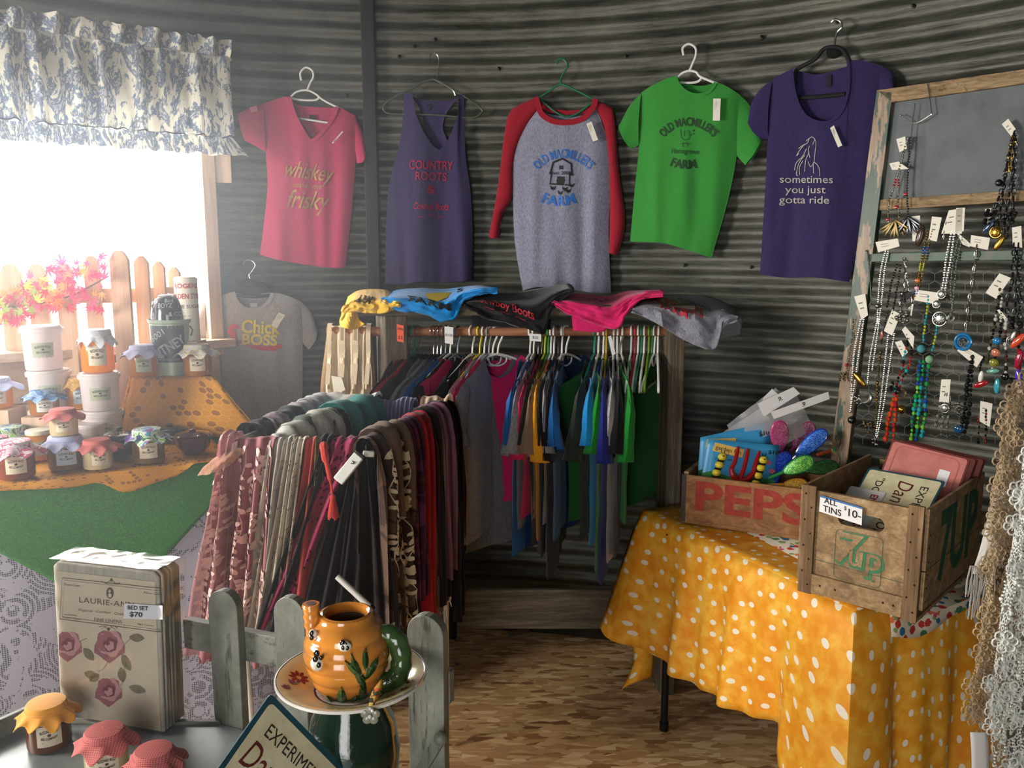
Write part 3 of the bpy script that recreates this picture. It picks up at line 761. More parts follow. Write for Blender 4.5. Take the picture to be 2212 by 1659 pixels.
# ---- orange notice on the left post, price cards clipped on the rod
def card(name, label, cat, pts, Y, mat, lines=(), yaw=0, th=.0012, parent=None, curl=0):
    P = [at(x, y, Y+(yaw*(x-pts[0][0])*.001)) for x, y in pts]; n = (P[1]-P[0]).cross(P[3]-P[0]).normalized()
    if n.y > 0: n = -n
    mb = M(); mb.v = [p+n*th for p in P]+P; mb.face((3, 2, 1, 0)); mb.face((4, 5, 6, 7))
    for i in range(4): mb.face((i, (i+1) % 4, 4+(i+1) % 4, 4+i))
    o = obj(name, mb, mat, parent, smooth=False)
    if label: tag(o, label, cat)
    if lines:
        tl, tr, br, bl = [p+n*(th+.0005) for p in P]
        fn = lambda x, y: (tl.lerp(tr, x)).lerp(bl.lerp(br, x), y)
        mb = M(); W_, H_ = (tr-tl).length, (bl-tl).length
        for (s, x, y, size, kw) in lines:
            letters(mb, s, lambda a, b: fn(x+a/W_, y-b/H_), size*H_, **kw)
        obj('writing', mb, kw.get('m') or M_INK, o, smooth=False)
    return o
M_PAPER = pm('white_paper', 'e9e8ea', .8)
card('notice', 'small orange paper notice stuck on the left rack post', 'notice', [(857, 700), (872, 703), (872, 740), (858, 737)], RY-.105, pm('orange_paper', 'e8603f', .8), [('OPEN', .5, .25, .2, dict(width=.02)), ('$ 8', .5, .75, .3, dict(width=.015))])
card('price_card', 'white price card hanging from the rod, nearest the orange notice', 'price card', [(960, 705), (979, 707), (979, 744), (961, 741)], RY-.04, M_PAPER, [('$15.00', .5, .5, .2, dict(width=.026))])
card('price_card', 'white price card clipped on the rod below the black folded shirt', 'price card', [(1143, 720), (1169, 722), (1169, 738), (1144, 736)], RY-.04, M_PAPER, [('$20', .5, .5, .5, dict(width=.02))])
card('price_card', 'white price card between the yellow hanger and the white hangers on the rod', 'price card', [(1313, 727), (1320, 725), (1330, 764), (1322, 768)], RY-.04, M_PAPER)

# ---- the hanging shirts: hanger (local, origin on the rod) and shirt
def hanger_local(kind, col, parent_loc, rotz, label, group, tilt=0):
    t = thing('clothes_hanger', label, 'hanger', parent_loc, rotz, group)
    m = {'white': M_WHITEP, 'black': M_BLACKP}.get(col) or pm('hanger_'+col, col, .35)
    hr = .0036 if kind == 'plastic' else .0016
    hook = [V((-.018, 0, -.006)), V((-.021, 0, .012)), V((-.010, 0, .024)), V((.008, 0, .024)), V((.021, 0, .010)), V((.019, 0, -.012)), V((.004, 0, -.045)), V((0, 0, -.075))]
    mb = M(); mb.tube(spline(hook, 22), hr, 6); obj('hook', mb, M_CHROME if kind != 'plastic' else m, t, local=True)
    if kind == 'plastic':
        pth = [V((0, 0, -.075)), V((.05, 0, -.088)), V((.13, 0, -.125)), V((.195, 0, -.155)), V((.21, 0, -.172)), V((.195, 0, -.182)), V((0, 0, -.182)), V((-.195, 0, -.182)), V((-.21, 0, -.172)), V((-.195, 0, -.155)), V((-.13, 0, -.125)), V((-.05, 0, -.088))]
        mb = M(); mb.tube(spline(pth+[pth[0]], 48), .0044, 6); obj('body', mb, m, t, local=True)
        mb = M(); mb.tube(spline([V((-.035, 0, -.09)), V((-.03, 0, -.108)), V((0, 0, -.118)), V((.03, 0, -.108)), V((.035, 0, -.09))], 10), .0034, 5); obj('strap_loop', mb, m, t, local=True)
    else:
        mb = M()
        def fn(u, v):
            x = lerp(-.2, .2, u); top = -.075-.11*(abs(x)/.2)**1.25; h = .075*(1-(abs(x)/.2)**.8)+.016
            return V((x, .004*sin(pi*u), top-h*v))
        mb.grid(fn, 20, 3); obj('body', mb, m, t, local=True, solid=.006)
        mb = M(); mb.tube([V((-.18, 0, -.185)), V((.18, 0, -.185))], .004, 6); obj('bar', mb, m, t, local=True)
    return t
def shirt_local(col, label, loc, rotz, seed, L=.70, W=.225, trim=None, group='shirts on the rod of the timber rack', sl=.19, hue=None, lowside=0):
    """shirt hanging in its own plane: x across, z down; a flat tube of two sheets with sleeves"""
    t = thing('tshirt', label, 'shirt', loc, rotz, group)
    R = random.Random(seed); m = heather('rack_knit_'+col, col, .08 if col not in GREYS else .2)
    ph = R.uniform(0, 6)
    def fo(x, z): return .020*noise.noise(V((x*11+ph, z*1.3, seed*2.3)))*smooth((-z)/.55)+.005*noise.noise(V((x*26, z*8, seed)))
    top = [V((-W*.86, -.125)), V((-.085, -.062)), V((-.075, -.078)), V((-.045, -.12)), V((0, -.14)), V((.045, -.12)), V((.075, -.078)), V((.085, -.062)), V((W*.86, -.125))]
    topb = [V((-W*.86, -.125)), V((-.085, -.062)), V((-.05, -.075)), V((0, -.08)), V((.05, -.075)), V((.085, -.062)), V((W*.86, -.125))]
    hem = [V((-W*.98, -L-.02)), V((0, -L)), V((W*.98, -L+.015))]
    lf = [V((-W*.86, -.125)), V((-W*1.0, -.30)), V((-W*.96, -.5)), V((-W*.98, -L-.02))]; rg = [V((W*.86, -.125)), V((W*1.0, -.30)), V((W*.97, -.5)), V((W*.98, -L+.015))]
    f1, f2 = coons(top, hem, lf, rg), coons(topb, hem, lf, rg)
    mb = M()
    def side(f, s):
        def g_(u, v):
            p = f(u, v); e = 1-abs(2*u-1)**4
            return V((p.x, s*(.016*e)+fo(p.x, p.y), p.y))
        return g_
    mb.grid(side(f1, -1), 16, 20); mb.grid(side(f2, 1), 16, 20, flip=True)
    obj('body', mb, m, t, local=True)
    for sg in (-1, 1):
        mb = M(); dr = R.uniform(-.03, .05)
        A = [V((W*.80*sg, -.115)), V(((W+.05)*sg, -.17)), V(((W+.085+dr*.3)*sg, -.17-sl))]
        B = [V((W*.99*sg, -.30)), V(((W+.01)*sg, -.33)), V(((W-.025+dr)*sg, -.20-sl))]
        f = coons(A, B, [A[0], B[0]], [A[-1], B[-1]]); off = R.uniform(-.02, .02)
        for s in (1, -1):
            def g_(u, v, s=s):
                p = f(u, v); e = sqrt(max(0, 1-(2*v-1)**2))
                return V((p.x, s*.026*e*(.5+.7*u)+off*u*u+.006*noise.noise(V((p.x*30, p.y*20, seed+s))), p.y))
            mb.grid(g_, 8, 8, flip=(s*sg) > 0)
        obj('sleeve', mb, m, t, local=True)
    mb = M(); S = [f1(.14+.72*i/20, 0) for i in range(21)]
    stroke(mb, lambda x, y: V((x, -.018+fo(x, y), y)), [(p.x, p.y-.008) for p in S], .018)
    obj('collar', mb, heather('trim_'+(trim or col), trim or col, .08), t, local=True)
    return t
GREYS = ('8e9098', '6f7075', '4c4d50', 'b0b0b4')
BK, CH, BL, PK, GR, DG, YE, NV, GN_, DGN, RB, WH = '17171b', '4c4d50', '1f63a8', 'cf2a62', '8e9098', '6f7075', 'e9a828', '14305e', '1f8a32', '163f22', '1f8fd6', 'b0b0b4'
# (rod px, colour, turn of the plane from edge-on, hanger kind, hanger colour, length, text)
RS = [(884, BK, 24, 'velvet', 'black', .74, 'black t-shirt next to the left post, first on the rod'),
      (894, 'b5253f', 25, 'plastic', '1b8a72', .66, 'crimson t-shirt on a teal hanger near the left post'),
      (903, BK, 24, 'velvet', 'black', .76, 'black t-shirt between the crimson and the grey-edged shirts'),
      (936, GR, 26, 'velvet', 'black', .70, 'grey t-shirt edge showing left of the charcoal one, fourth on the rod'),
      (944, CH, 26, 'velvet', 'black', .72, 'charcoal t-shirt on a velvet hanger left of the first blue shirt'),
      (952, DG, 26, 'velvet', 'black', .70, 'dark grey t-shirt touching the first blue shirt from the left'),
      (962, BL, 27, 'plastic', '6b7078', .68, 'blue t-shirt left of the big pink one on a grey hanger'),
      (972, BK, 25, 'plastic', 'white', .72, 'black t-shirt on the white hanger under the price card'),
      (988, PK, 30, 'plastic', '74808a', .66, 'bright pink t-shirt on a slate hanger behind the cream scarf'),
      (1020, BK, 26, 'plastic', 'white', .76, 'black t-shirt on the white hanger right of the bright pink one'),
      (1036, WH, 22, 'plastic', 'd8c92c', .70, 'pale grey t-shirt on a yellow hanger'),
      (1046, PK, 21, 'plastic', 'white', .60, 'pink t-shirt squeezed left of the big grey shirt'),
      (1056, GR, 22, 'plastic', '8f9192', .68, 'grey t-shirt tucked just left of the big grey shirt'),
      (1064, DG, 58, 'plastic', 'white', .76, 'large dark grey t-shirt turned to show its front'),
      (1075, PK, 66, 'plastic', 'white', .60, 'pink t-shirt hidden behind the large dark grey shirt'),
      (1145, BL, 15, 'plastic', 'white', .72, 'blue t-shirt right of the large dark grey shirt'),
      (1153, GR, 14, 'plastic', 'white', .62, 'grey t-shirt with a pink one behind it, middle of the rod'),
      (1162, PK, 13, 'velvet', 'black', .58, 'pink t-shirt sliver left of the olive shirt'),
      (1170, '2e2c22', 13, 'velvet', 'black', .68, 'dark olive t-shirt left of the tan one'),
      (1177, '8a7562', 12, 'plastic', 'b8b82c', .58, 'tan t-shirt on the lime yellow hanger'),
      (1184, 'f0ab2a', 12, 'plastic', '2c8a34', .66, 'bright yellow t-shirt in the middle of the rod'),
      (1190, BK, 11, 'plastic', 'white', .72, 'black t-shirt directly right of the yellow one'),
      (1197, GR, 10, 'plastic', 'white', .60, 'light grey t-shirt with folded cuff right of the black one'),
      (1206, BK, 10, 'plastic', '3a3a38', .80, 'long black t-shirt hanging lowest in the middle'),
      (1214, BL, 10, 'plastic', 'white', .66, 'royal blue t-shirt beside the navy one'),
      (1223, NV, 40, 'plastic', 'white', .70, 'navy t-shirt turned toward the wall'),
      (1284, '28322c', 16, 'plastic', '1b8a72', .66, 'dark slate green t-shirt left of the bright blue one'),
      (1293, RB, 12, 'plastic', 'white', .68, 'bright sky blue t-shirt with rumpled sleeve'),
      (1304, GN_, 9, 'plastic', 'white', .78, 'green t-shirt between the sky blue and deep blue shirts'),
      (1310, '252f86', 8, 'plastic', 'c9a92c', .82, 'deep blue t-shirt on an ochre hanger'),
      (1326, WH, 7, 'plastic', 'white', .74, 'white and grey t-shirt right of the deep blue one'),
      (1334, BK, 5, 'plastic', 'white', .72, 'black t-shirt left of the dark green one at the right end'),
      (1343, GN_, 0, 'plastic', 'white', .60, 'green t-shirt edge bordering the dark green one'),
      (1338, '1f5a2c', 58, 'plastic', '6f6f6c', .62, 'dark green t-shirt at the right end facing out')]
EMPT = [(1364, 'white', 12, 'thick white empty hanger, first of the empty ones'), (1372, 'b02a38', 12, 'red empty hanger between white ones'), (1379, 'white', 13, 'white empty hanger right of the red one'),
        (1386, '1d7a5c', 14, 'teal green empty hanger'), (1392, 'white', 12, 'white empty hanger left of the olive green one'), (1402, '7a9a2c', 12, 'olive green empty hanger'),
        (1409, '2a7a34', 16, 'dark green empty hanger near the right post'), (1414, 'white', 20, 'white empty hanger, second from the right post'), (1422, 'white', 8, 'white empty hanger next to the right post')]
HG = 'hangers on the rod of the timber rack'
cname = {'white': 'white plastic', 'black': 'black velvet'}
for i, (x, c, ang, kind, hc, L, lab) in enumerate(RS):
    p = at(x, 716, RY); p.z = RZ+.0165-.022
    rz = radians(90-ang) if True else 0
    # plane's near end must swing to the left: rotate so local -x points toward the camera
    tp = V((p.x, RY, p.z))
    hanger_local(kind, hc, tp, rz, 'hanger of the '+lab, HG)
    shirt_local(c, lab, (tp.x, tp.y, tp.z-.022), rz, 11+i*3, L, sl=.15+.05*((i*7) % 3)/2)
for i, (x, hc, ang, lab) in enumerate(EMPT):
    p = at(x, 716, RY); hanger_local('plastic', hc, V((p.x, RY, RZ-.0055)), radians(90-ang), lab, HG)

# ---- canvas bags on the left end of the rod
M_CANVAS = heather('cream_canvas', 'e3cfb2', .06)
for i, (x, w_, L, lab) in enumerate(((728, .10, .44, 'cream canvas tote bag at the far left end of the rod'), (757, .09, .47, 'cream canvas tote bag in the middle of the three by the post'), (785, .085, .45, 'cream canvas tote bag touching the left post'))):
    t = thing('tote_bag', lab, 'bag', at(x, 860, RY), 0, 'cream tote bags left of the post'); cx = at(x, 710, RY).x
    for k, dx in enumerate((-.022, .022)):
        mb = M(); 
        S = spline([V((cx+dx-.010, RY-.052, RZ-.20)), V((cx+dx, RY-.046, RZ-.10)), V((cx+dx, RY-.036, RZ-.03)), V((cx+dx, RY-.02, RZ+.022)), V((cx+dx, RY+.0, RZ+.028))], 18)
        for q in range(len(S)-1): mb.beam(S[q], S[q+1]+(S[q+1]-S[q])*.1, .016, .003, V((0, 1, 0)) if abs((S[q+1]-S[q]).z) > .02 else V((0, 0, 1)))
        obj('handle', mb, M_CANVAS, t)
    mb = M()
    for s in (-1, 1):
        def fn(u, v, s=s):
            z = lerp(RZ+.021, RZ-L, v); ww = w_*(.62+.38*smooth(v*2)); x_ = cx+ww*(u-.5)-.02*v
            return V((x_, RY+s*(.026*min(1, sqrt(v*9))+.012*v)+min(1, v*6)*(.020*noise.noise(V((u*5, v*2.0, i*4+s)))+.010*sin(u*14+i)), z))
        mb.grid(fn, 14, 14, flip=s > 0)
    obj('body', mb, M_CANVAS, t)
    if i == 0:
        c = card('price_card', None, None, [(716, 812), (738, 815), (746, 842), (722, 855)], RY-.06, pm('cream_card', 'f4ecd8', .8), parent=t)

# ================================================================== five shirts draped on the shelf
def draped(name, label, toppx, botpx, colr, seed, ridge=.35, puff=.035, nu=34, nv=26, Yb=RY+.19, Yf=RY-.105, extra=None, lab_parts=()):
    T, B = arc_curve(toppx), arc_curve(botpx)
    def fn(u, v, lift=0):
        p = T(u).lerp(B(u), v)
        # back edge on the shelf, rolling over the front edge, then hanging
        k = smooth(min(1, v/ridge)); Y = lerp(Yb, Yf, k)-.02*sin(pi*min(1, v/ridge))
        Y += .022*noise.noise(V((u*6, v*3.2, seed)))*smooth(v*2.2)+.010*noise.noise(V((u*17, v*7, seed+2)))-lift
        return at(p.x, p.y, Y)
    t = thing('folded_shirt', label, 'shirt', at(T(.5).x, B(.5).y, Yf), 0, 'shirts draped over the rack shelf')
    mb = M(); mb.grid(fn, nu, nv); obj('body', mb, colr, t, solid=.009, off=1)
    if extra: extra(t, lambda u, v, l=.012: fn(u, v, l), T, B)
    return t
def surf_text(fn):
    return lambda x, y, lift=0: fn(x, y)
def ex_yellow(t, fn, T, B):
    mb = M(); g_ = lambda a, b: fn(.33+a, .40-b); letters(mb, 'ARM', lambda a, b: fn(.36+a+b*.1, .44-b*2+a*.35), .22, bold=.03, width=.30, shear=.3); obj('print', mb, M_INK, t)
    # the sleeve that drops over the end
    mb = M(); f = coons([V((742, 668)), V((770, 672))], [V((736, 706)), V((765, 712)), V((788, 700))], [V((742, 668)), V((735, 690)), V((736, 706))], [V((770, 672)), V((776, 690)), V((788, 700))])
    mb.grid(lambda u, v: at(f(u, v).x, f(u, v).y, RY-.07+.02*sin(u*7+v*3)), 10, 10); obj('sleeve', mb, YM, t, solid=.006)
YM = heather('lemon_knit', 'f2c24a', .05)
draped('folded_shirt', 'yellow shirt with black letters draped at the left end of the shelf', [(752, 640), (775, 627), (810, 624), (838, 627), (860, 640)], [(734, 690), (752, 674), (790, 676), (830, 677), (866, 664)], YM, 1, .5, extra=ex_yellow)
def ex_blue(t, fn, T, B):
    mb = M(); letters(mb, 'FARM', lambda a, b: fn(.40+a, .52-b*2.1+a*.55), .16, bold=.03, width=.34); letters(mb, "S", lambda a, b: fn(.68+a, .16-b*2), .12, bold=.03); obj('print', mb, M_INK, t)
    mb = M(); b0 = len(mb.v); mb.v += [fn(u, v, .013) for u, v in ((.38, .20), (.46, .14), (.60, .14), (.56, .28), (.47, .42), (.40, .38))]; mb.face(range(b0, b0+6)); obj('corn_print', mb, pm('yellow_ink', 'dcc43a', .6), t)
    mb = M(); f = coons([V((915, 676)), V((985, 680))], [V((952, 696)), V((975, 690))], [V((915, 676)), V((952, 696))], [V((985, 680)), V((975, 690))])
    mb.grid(lambda u, v: at(f(u, v).x, f(u, v).y, RY-.06), 8, 6); obj('hem_corner', mb, BM, t, solid=.006)
BM = heather('azure_knit', '1b86cf', .04)
draped('folded_shirt', 'bright blue shirt with a yellow print draped over the shelf', [(825, 646), (850, 628), (905, 622), (960, 624), (1030, 616), (1076, 622)], [(823, 650), (860, 668), (900, 676), (940, 685), (978, 690), (1000, 650), (1074, 630)], BM, 2, .45, extra=ex_blue)
def ex_black(t, fn, T, B):
    mb = M(); letters(mb, 'Cowboy Boots', lambda a, b: fn(.36+a, .42-b*2.2+a*.75), .17, bold=.01, width=.42, shear=.4)
    letters(mb, '~ ~ ~', lambda a, b: fn(.34+a, .66-b*2+a*.6), .12, width=.3); obj('print', mb, pm('red_foil', 'b5283a', .5), t)
    mb = M(); f = coons([V((1018, 676)), V((1100, 684)), V((1190, 690))], [V((1020, 705)), V((1090, 706)), V((1190, 712))], [V((1018, 676)), V((1020, 705))], [V((1190, 690)), V((1190, 712))])
    mb.grid(lambda u, v: at(f(u, v).x, f(u, v).y, RY-.055), 12, 6); obj('under_fold', mb, KM, t, solid=.006)
KM = heather('black_knit', '1c1c20', .04)
draped('folded_shirt', 'black shirt with red script draped in the middle of the shelf', [(990, 652), (1030, 632), (1100, 632), (1170, 622), (1225, 612), (1240, 622)], [(1005, 658), (1050, 684), (1110, 700), (1160, 718), (1178, 722), (1192, 670), (1238, 632)], KM, 3, .4, extra=ex_black)
def ex_pink(t, fn, T, B):
    mb = M(); f = coons([V((1235, 682)), V((1320, 680))], [V((1238, 714)), V((1300, 717)), V((1318, 700))], [V((1235, 682)), V((1238, 714))], [V((1320, 680)), V((1318, 700))])
    mb.grid(lambda u, v: at(f(u, v).x, f(u, v).y, RY-.055), 8, 6); obj('under_fold', mb, PKM, t, solid=.006)
    mb = M()
    for k in range(5): disc(mb, fn, .3+k*.05, .12+.05*(k % 2), .02, .03)
    obj('print', mb, pm('mauve_ink', '8c2a52', .7), t)
PKM = heather('hot_pink_knit', 'd92a6e', .04)
draped('folded_shirt', 'hot pink shirt draped over the shelf next to the grey one', [(1188, 648), (1215, 634), (1270, 636), (1310, 640), (1360, 628), (1432, 626)], [(1192, 656), (1230, 680), (1290, 698), (1332, 708), (1350, 680), (1380, 650), (1432, 640)], PKM, 4, .4, extra=ex_pink)
def ex_grey(t, fn, T, B):
    mb = M(); letters(mb, "MACMILLER'S", lambda a, b: fn(.38+a, .22-b*1.6+a*.55), .15, bold=.03, width=.50, shear=.1); letters(mb, 'FARM', lambda a, b: fn(.38+a, .38-b*1.7+a*.5), .14, bold=.03, width=.24); obj('print', mb, pm('red_ink', 'b83240', .6), t)
    mb = M()
    for k in range(14): stroke(mb, fn, [(.42+k*.02, .06+.012*k), (.435+k*.02, .12+.01*k+.03*(k % 2))], .006)
    obj('script_print', mb, M_INK, t)
    mb = M(); f = coons([V((1560, 668)), V((1604, 686))], [V((1556, 730)), V((1598, 722))], [V((1560, 668)), V((1562, 700)), V((1556, 730))], [V((1604, 686)), V((1598, 722))])
    mb.grid(lambda u, v: at(f(u, v).x, f(u, v).y, RY-.03+.05*u), 8, 6); obj('sleeve', mb, GM, t, solid=.008)
GM = heather('marl_knit', '8b8d9a', .2)
draped('folded_shirt', 'grey shirt with red letters draped over the right end of the shelf', [(1364, 664), (1390, 642), (1450, 636), (1520, 638), (1570, 656), (1598, 680)], [(1366, 672), (1420, 700), (1480, 736), (1535, 756), (1552, 742), (1562, 710), (1592, 690)], GM, 5, .4, extra=ex_grey)
# thumbtack
# ================================================================== polka dot table, crates
def dot_mat():
    m, t, b = nt('yellow_dot_fabric'); g = G(t)
    uv = g.coord('UV'); 
    vd = g.n('ShaderNodeTexVoronoi', voronoi_dimensions='2D'); g.link(uv, vd.inputs['Vector']); vd.inputs['Scale'].default_value = 19.5; vd.inputs['Randomness'].default_value = .55; dots = g.math('LESS_THAN', vd.outputs['Distance'], .165)
    n1 = g.noise(g.coord('Object'), 26, 3, .5); n2 = g.noise(g.coord('Object'), 9, 3, .5)
    base = g.ramp(n1, [(.35, 'ee9c22'), (.5, 'f6b034'), (.62, 'fac24a')])
    base = g.mix(g.ramp(n2, [(.45, 0), (.65, .5)]), base, 'e8881a')
    g.link(g.mix(dots, base, 'f6ecd8'), b.inputs['Base Color'])
    b.inputs['Roughness'].default_value = .5; b.inputs['Specular IOR Level'].default_value = .35
    return m
M_DOT = dot_mat()
TZ = .74
A_, B_ = on(1392, 1106, TZ), on(1845, 1322, TZ)
e1 = (B_-A_).normalized(); Le1 = (B_-A_).length; e2 = V((-e1.y, e1.x, 0)); 
if e2.x < 0: e2 = -e2
Le2 = .53
def tpt(s, r, z=TZ): return V((A_.x, A_.y, 0))+e1*s+e2*r+V((0, 0, z))
tb = thing('folding_table', 'folding table with black steel legs under the yellow dotted cloth', 'table', tpt(Le1/2, Le2/2, 0))
mb = M(); R3 = Matrix((e1, e2, V((0, 0, 1)))).transposed()
mb.box(tpt(Le1/2, Le2/2, TZ-.02), (Le1-.02, Le2-.02, .028), 0, R3); obj('table_top', mb, pm('laminate', '8a8378', .5), tb, bevel=.004, smooth=False)
lg = on(1415, 1578, 0)
for s, r in ((None, None), (Le1-.08, .07), (.10, Le2-.08), (Le1-.08, Le2-.08)):
    p = V((lg.x, lg.y, 0))+e2*.03+e1*.01 if s is None else tpt(s, r, 0)
    mb = M(); mb.tube([p+V((0, 0, 0)), p+V((0, 0, TZ-.03))], .0125, 10); mb.tube([p, p+V((0, 0, .03))], .0155, 10); obj('leg', mb, pm('black_steel', '141416', .45, .4), tb)
# cloth
cl = M(); PER = []
cr = .012
corners = [(0, 0), (Le1, 0), (Le1, Le2), (0, Le2)]
def perim(t_):
    """t in 0..4: position and outward direction round the table edge, starting at A towards B"""
    k = int(t_) % 4; f = t_-int(t_); P, Q = corners[k], corners[(k+1) % 4]
    s, r = lerp(P[0], Q[0], f), lerp(P[1], Q[1], f); L = (Le1, Le2, Le1, Le2)[k]; d = f*L
    o0 = ((0, -1), (1, 0), (0, 1), (-1, 0)); a = o0[k]; w_ = .10
    if d < w_: q = o0[k-1]; m_ = .5*(1-d/w_); a = (lerp(a[0], q[0], m_), lerp(a[1], q[1], m_))
    if L-d < w_: q = o0[(k+1) % 4]; m_ = .5*(1-(L-d)/w_); a = (lerp(a[0], q[0], m_), lerp(a[1], q[1], m_))
    n_ = hypot(*a); return s, r, a[0]/n_, a[1]/n_, d, L
def hang(t_):
    s, r, ax, ay, d, L = perim(t_); k = int(t_) % 4; near = min(d, L-d)
    h = .43+.035*sin(s*5+r*4)
    atB = hypot(s-Le1, r); atA = hypot(s, r); atC = hypot(s-Le1, r-Le2)
    h += .34*max(0, 1-atB/.22)**1.2+.10*max(0, 1-atC/.3)+.02*max(0, 1-atA/.1)
    if k == 1: h += .16*min(1, r/.3)
    return h
NT = 220
def skirt(u, v):
    t_ = u*4*.99999; s, r, ax, ay, d, L = perim(t_); h = hang(t_); near = min(d, L-d)
    atB = hypot(s-Le1, r); atA = hypot(s, r)
    out = .006+.012*sin(min(1, v*6)*pi/2)+v*(.035+.05*max(0, 1-near/.16))+v*.09*max(0, 1-atB/.14)+v*.05*max(0, 1-atA/.2)
    run = (s if int(t_) % 2 == 0 else r+5)
    out += v*(.020*sin(run*24+1.0)+.016*noise.noise(V((run*11, v*1.5, 3)))+.012*sin(run*51))*min(1, near/.08)
    if int(t_) >= 2: out *= .35
    p = tpt(s, r, 0)+e1*(ax*out)+e2*(ay*out); z = TZ+.006-(.006 if v > 0 else 0)-v*h+.012*(1-min(1, v*8))*0
    return V((p.x, p.y, z))
PL = 2*(Le1+Le2)
cl.grid(skirt, NT, 16, uvs=(PL, .46))
cl.grid(lambda u, v: tpt(lerp(-.006, Le1+.006, u), lerp(-.006, Le2+.006, v), TZ+.006+.0012*noise.noise(V((u*9, v*6, 0)))), 20, 14, uvs=(Le1, Le2))
# tail of the far corner that shows below the hem beside the leg
f = coons([V((1362, 1372)), V((1412, 1372))], [V((1343, 1489)), V((1362, 1478)), V((1409, 1462))], [V((1362, 1372)), V((1368, 1430)), V((1343, 1489))], [V((1412, 1372)), V((1413, 1420)), V((1409, 1462))])
YT = on(1415, 1578, 0).y+.045
cl.grid(lambda u, v: at(f(u, v).x, f(u, v).y, YT+.02-.03*sin(pi*u)), 8, 10, uvs=(.06, .14))
o = obj('tablecloth', cl, M_DOT, solid=.0016, off=0); tag(o, 'yellow cloth with white polka dots hanging over the folding table', 'tablecloth')
# white underside hem line
# floral topper under the crates
def floral_mat():
    m, t, b = nt('floral_fabric'); g = G(t); uv = g.coord('Object')
    vo = g.n('ShaderNodeTexVoronoi'); g.link(uv, vo.inputs['Vector']); vo.inputs['Scale'].default_value = 40
    sep = g.n('ShaderNodeSeparateColor'); g.link(vo.outputs['Color'], sep.inputs[0])
    c = g.ramp(sep.outputs[0], [(0, 'b8342c'), (.25, 'd86a3a'), (.42, '3f7a56'), (.6, '2f6a8c'), (.75, '7a9a5a'), (.9, 'c8446a')], 'CONSTANT')
    n_ = g.noise(uv, 90, 2); msk = g.math('LESS_THAN', g.math('ADD', vo.outputs['Distance'], g.math('MULTIPLY', n_, .45)), .68)
    g.link(g.mix(msk, 'ddd2bf', c), b.inputs['Base Color']); b.inputs['Roughness'].default_value = .85
    return m
M_FLORAL = floral_mat()
z0 = TZ+.0095
fl4 = [on(x, y, z0) for x, y in ((1608, 1148), (1830, 1262), (1968, 1345), (2100, 1290), (1960, 1140), (1760, 1110))]
mb = M(); b0 = 0; mb.v = list(fl4); mb.face(range(6)[::-1])
q0, q1 = on(1905, 1330, z0), on(1968, 1345, z0)
pB = tpt(Le1, .06, 0); pC = tpt(Le1, Le2, 0)
def flap(u, v):
    r = lerp(.10, .50, u); h = v*(.055+.055*(1-abs(2*u-.5)) if u < .75 else .04+.02*(1-u)); p = tpt(Le1+.022+.012*v+.004*sin(u*20), r, 0)
    return V((p.x, p.y, z0+.001-h))
mb.grid(flap, 18, 4)
mb.grid(lambda u, v: tpt(lerp(Le1-.04, Le1+.022, v), lerp(.10, .50, u), z0+.001), 8, 2)
o = obj('table_topper', mb, M_FLORAL, solid=.001); tag(o, 'small floral cloth lying on the yellow dotted cloth under the crates', 'cloth')

M_CR1 = wood('crate_wood', ('6e4c32', 'a87a50', 'c89a6c'), 'X', 1.6, .7, .35, 22)
M_CR2 = wood('crate_wood_aged', ('6a5640', 'a88a64', 'd0b48a'), 'X', 1.6, .75, .4, 22)
M_CR2Z = wood('crate_batten', ('4e3c2c', '866a4c', 'b09070'), 'Z', 1.6, .75, .4, 22)
M_CRIN = wood('crate_inner_end', ('6a5236', '9c8358', 'bda678'), 'X', 1.6, .75, .3, 14)
M_NAIL = pm('rusty_nail', '2c1c14', .7, .3)
M_STRAP = pm('steel_strap', '4a4640', .5, .6, var=.3)
def frame_of(o, a, b_):
    o, a, b_ = V(o), V(a), V(b_)
    R = Matrix((a, b_, V((0, 0, 1)))).transposed()
    def P(x, y, z): return o+a*x+b_*y+V((0, 0, z))
    def box(mb, x0, x1, y0, y1, za, zb, mi=0): mb.box(P((x0+x1)/2, (y0+y1)/2, (za+zb)/2), (x1-x0, y1-y0, zb-za), mi, R)
    return P, box, R
# -- the red lettered crate
zt = TZ+.0125
o_ = on(1472, 1128, zt); f_ = on(1715, 1165, zt); pe1 = (f_-o_).normalized(); pe2 = V((-pe1.y, pe1.x, 0))
P, box, R = frame_of(o_, pe1, pe2); W, D, H = .45, .30, .168
t = thing('wooden_crate', 'low wooden soft drink crate with big red letters on the table', 'crate', P(W/2, D/2, 0))
mb = M(); box(mb, .008, W, 0, .011, .012, H-.004); obj('front_board', mb, M_CR1, t, bevel=.0015, smooth=False)
mb = M(); box(mb, .008, W, D-.011, D, .012, H-.004); obj('back_board', mb, M_CR1, t, bevel=.0015, smooth=False)
for x0 in (0, W-.014):
    mb = M(); box(mb, x0, x0+.016, .011, D-.011, .012, H+.004); obj('end_board', mb, M_CR2, t, bevel=.0015, smooth=False)
mb = M(); box(mb, 0, W, 0, D, 0, .012); obj('bottom_board', mb, M_CR1, t, bevel=.001, smooth=False)
mb = M(); box(mb, -.002, .012, -.0025, .0, .004, H-.004); box(mb, -.003, -.0, -.0025, .02, .004, H); 
for k in range(6): mb.blob(P(.005, -.003, .018+k*.027), .0022, 4)
obj('metal_strap', mb, M_STRAP, t, smooth=False)
fr = lambda x, z: P(x, -.0008, z)
mb = M(); letters(mb, 'PEPSI', fr, .135, x=.245, y=.093, bold=.03, width=.40); obj('red_lettering', mb, pm('faded_red_paint', 'a03a30', .75, var=.25, vscale=60), t, smooth=False)
PP = P
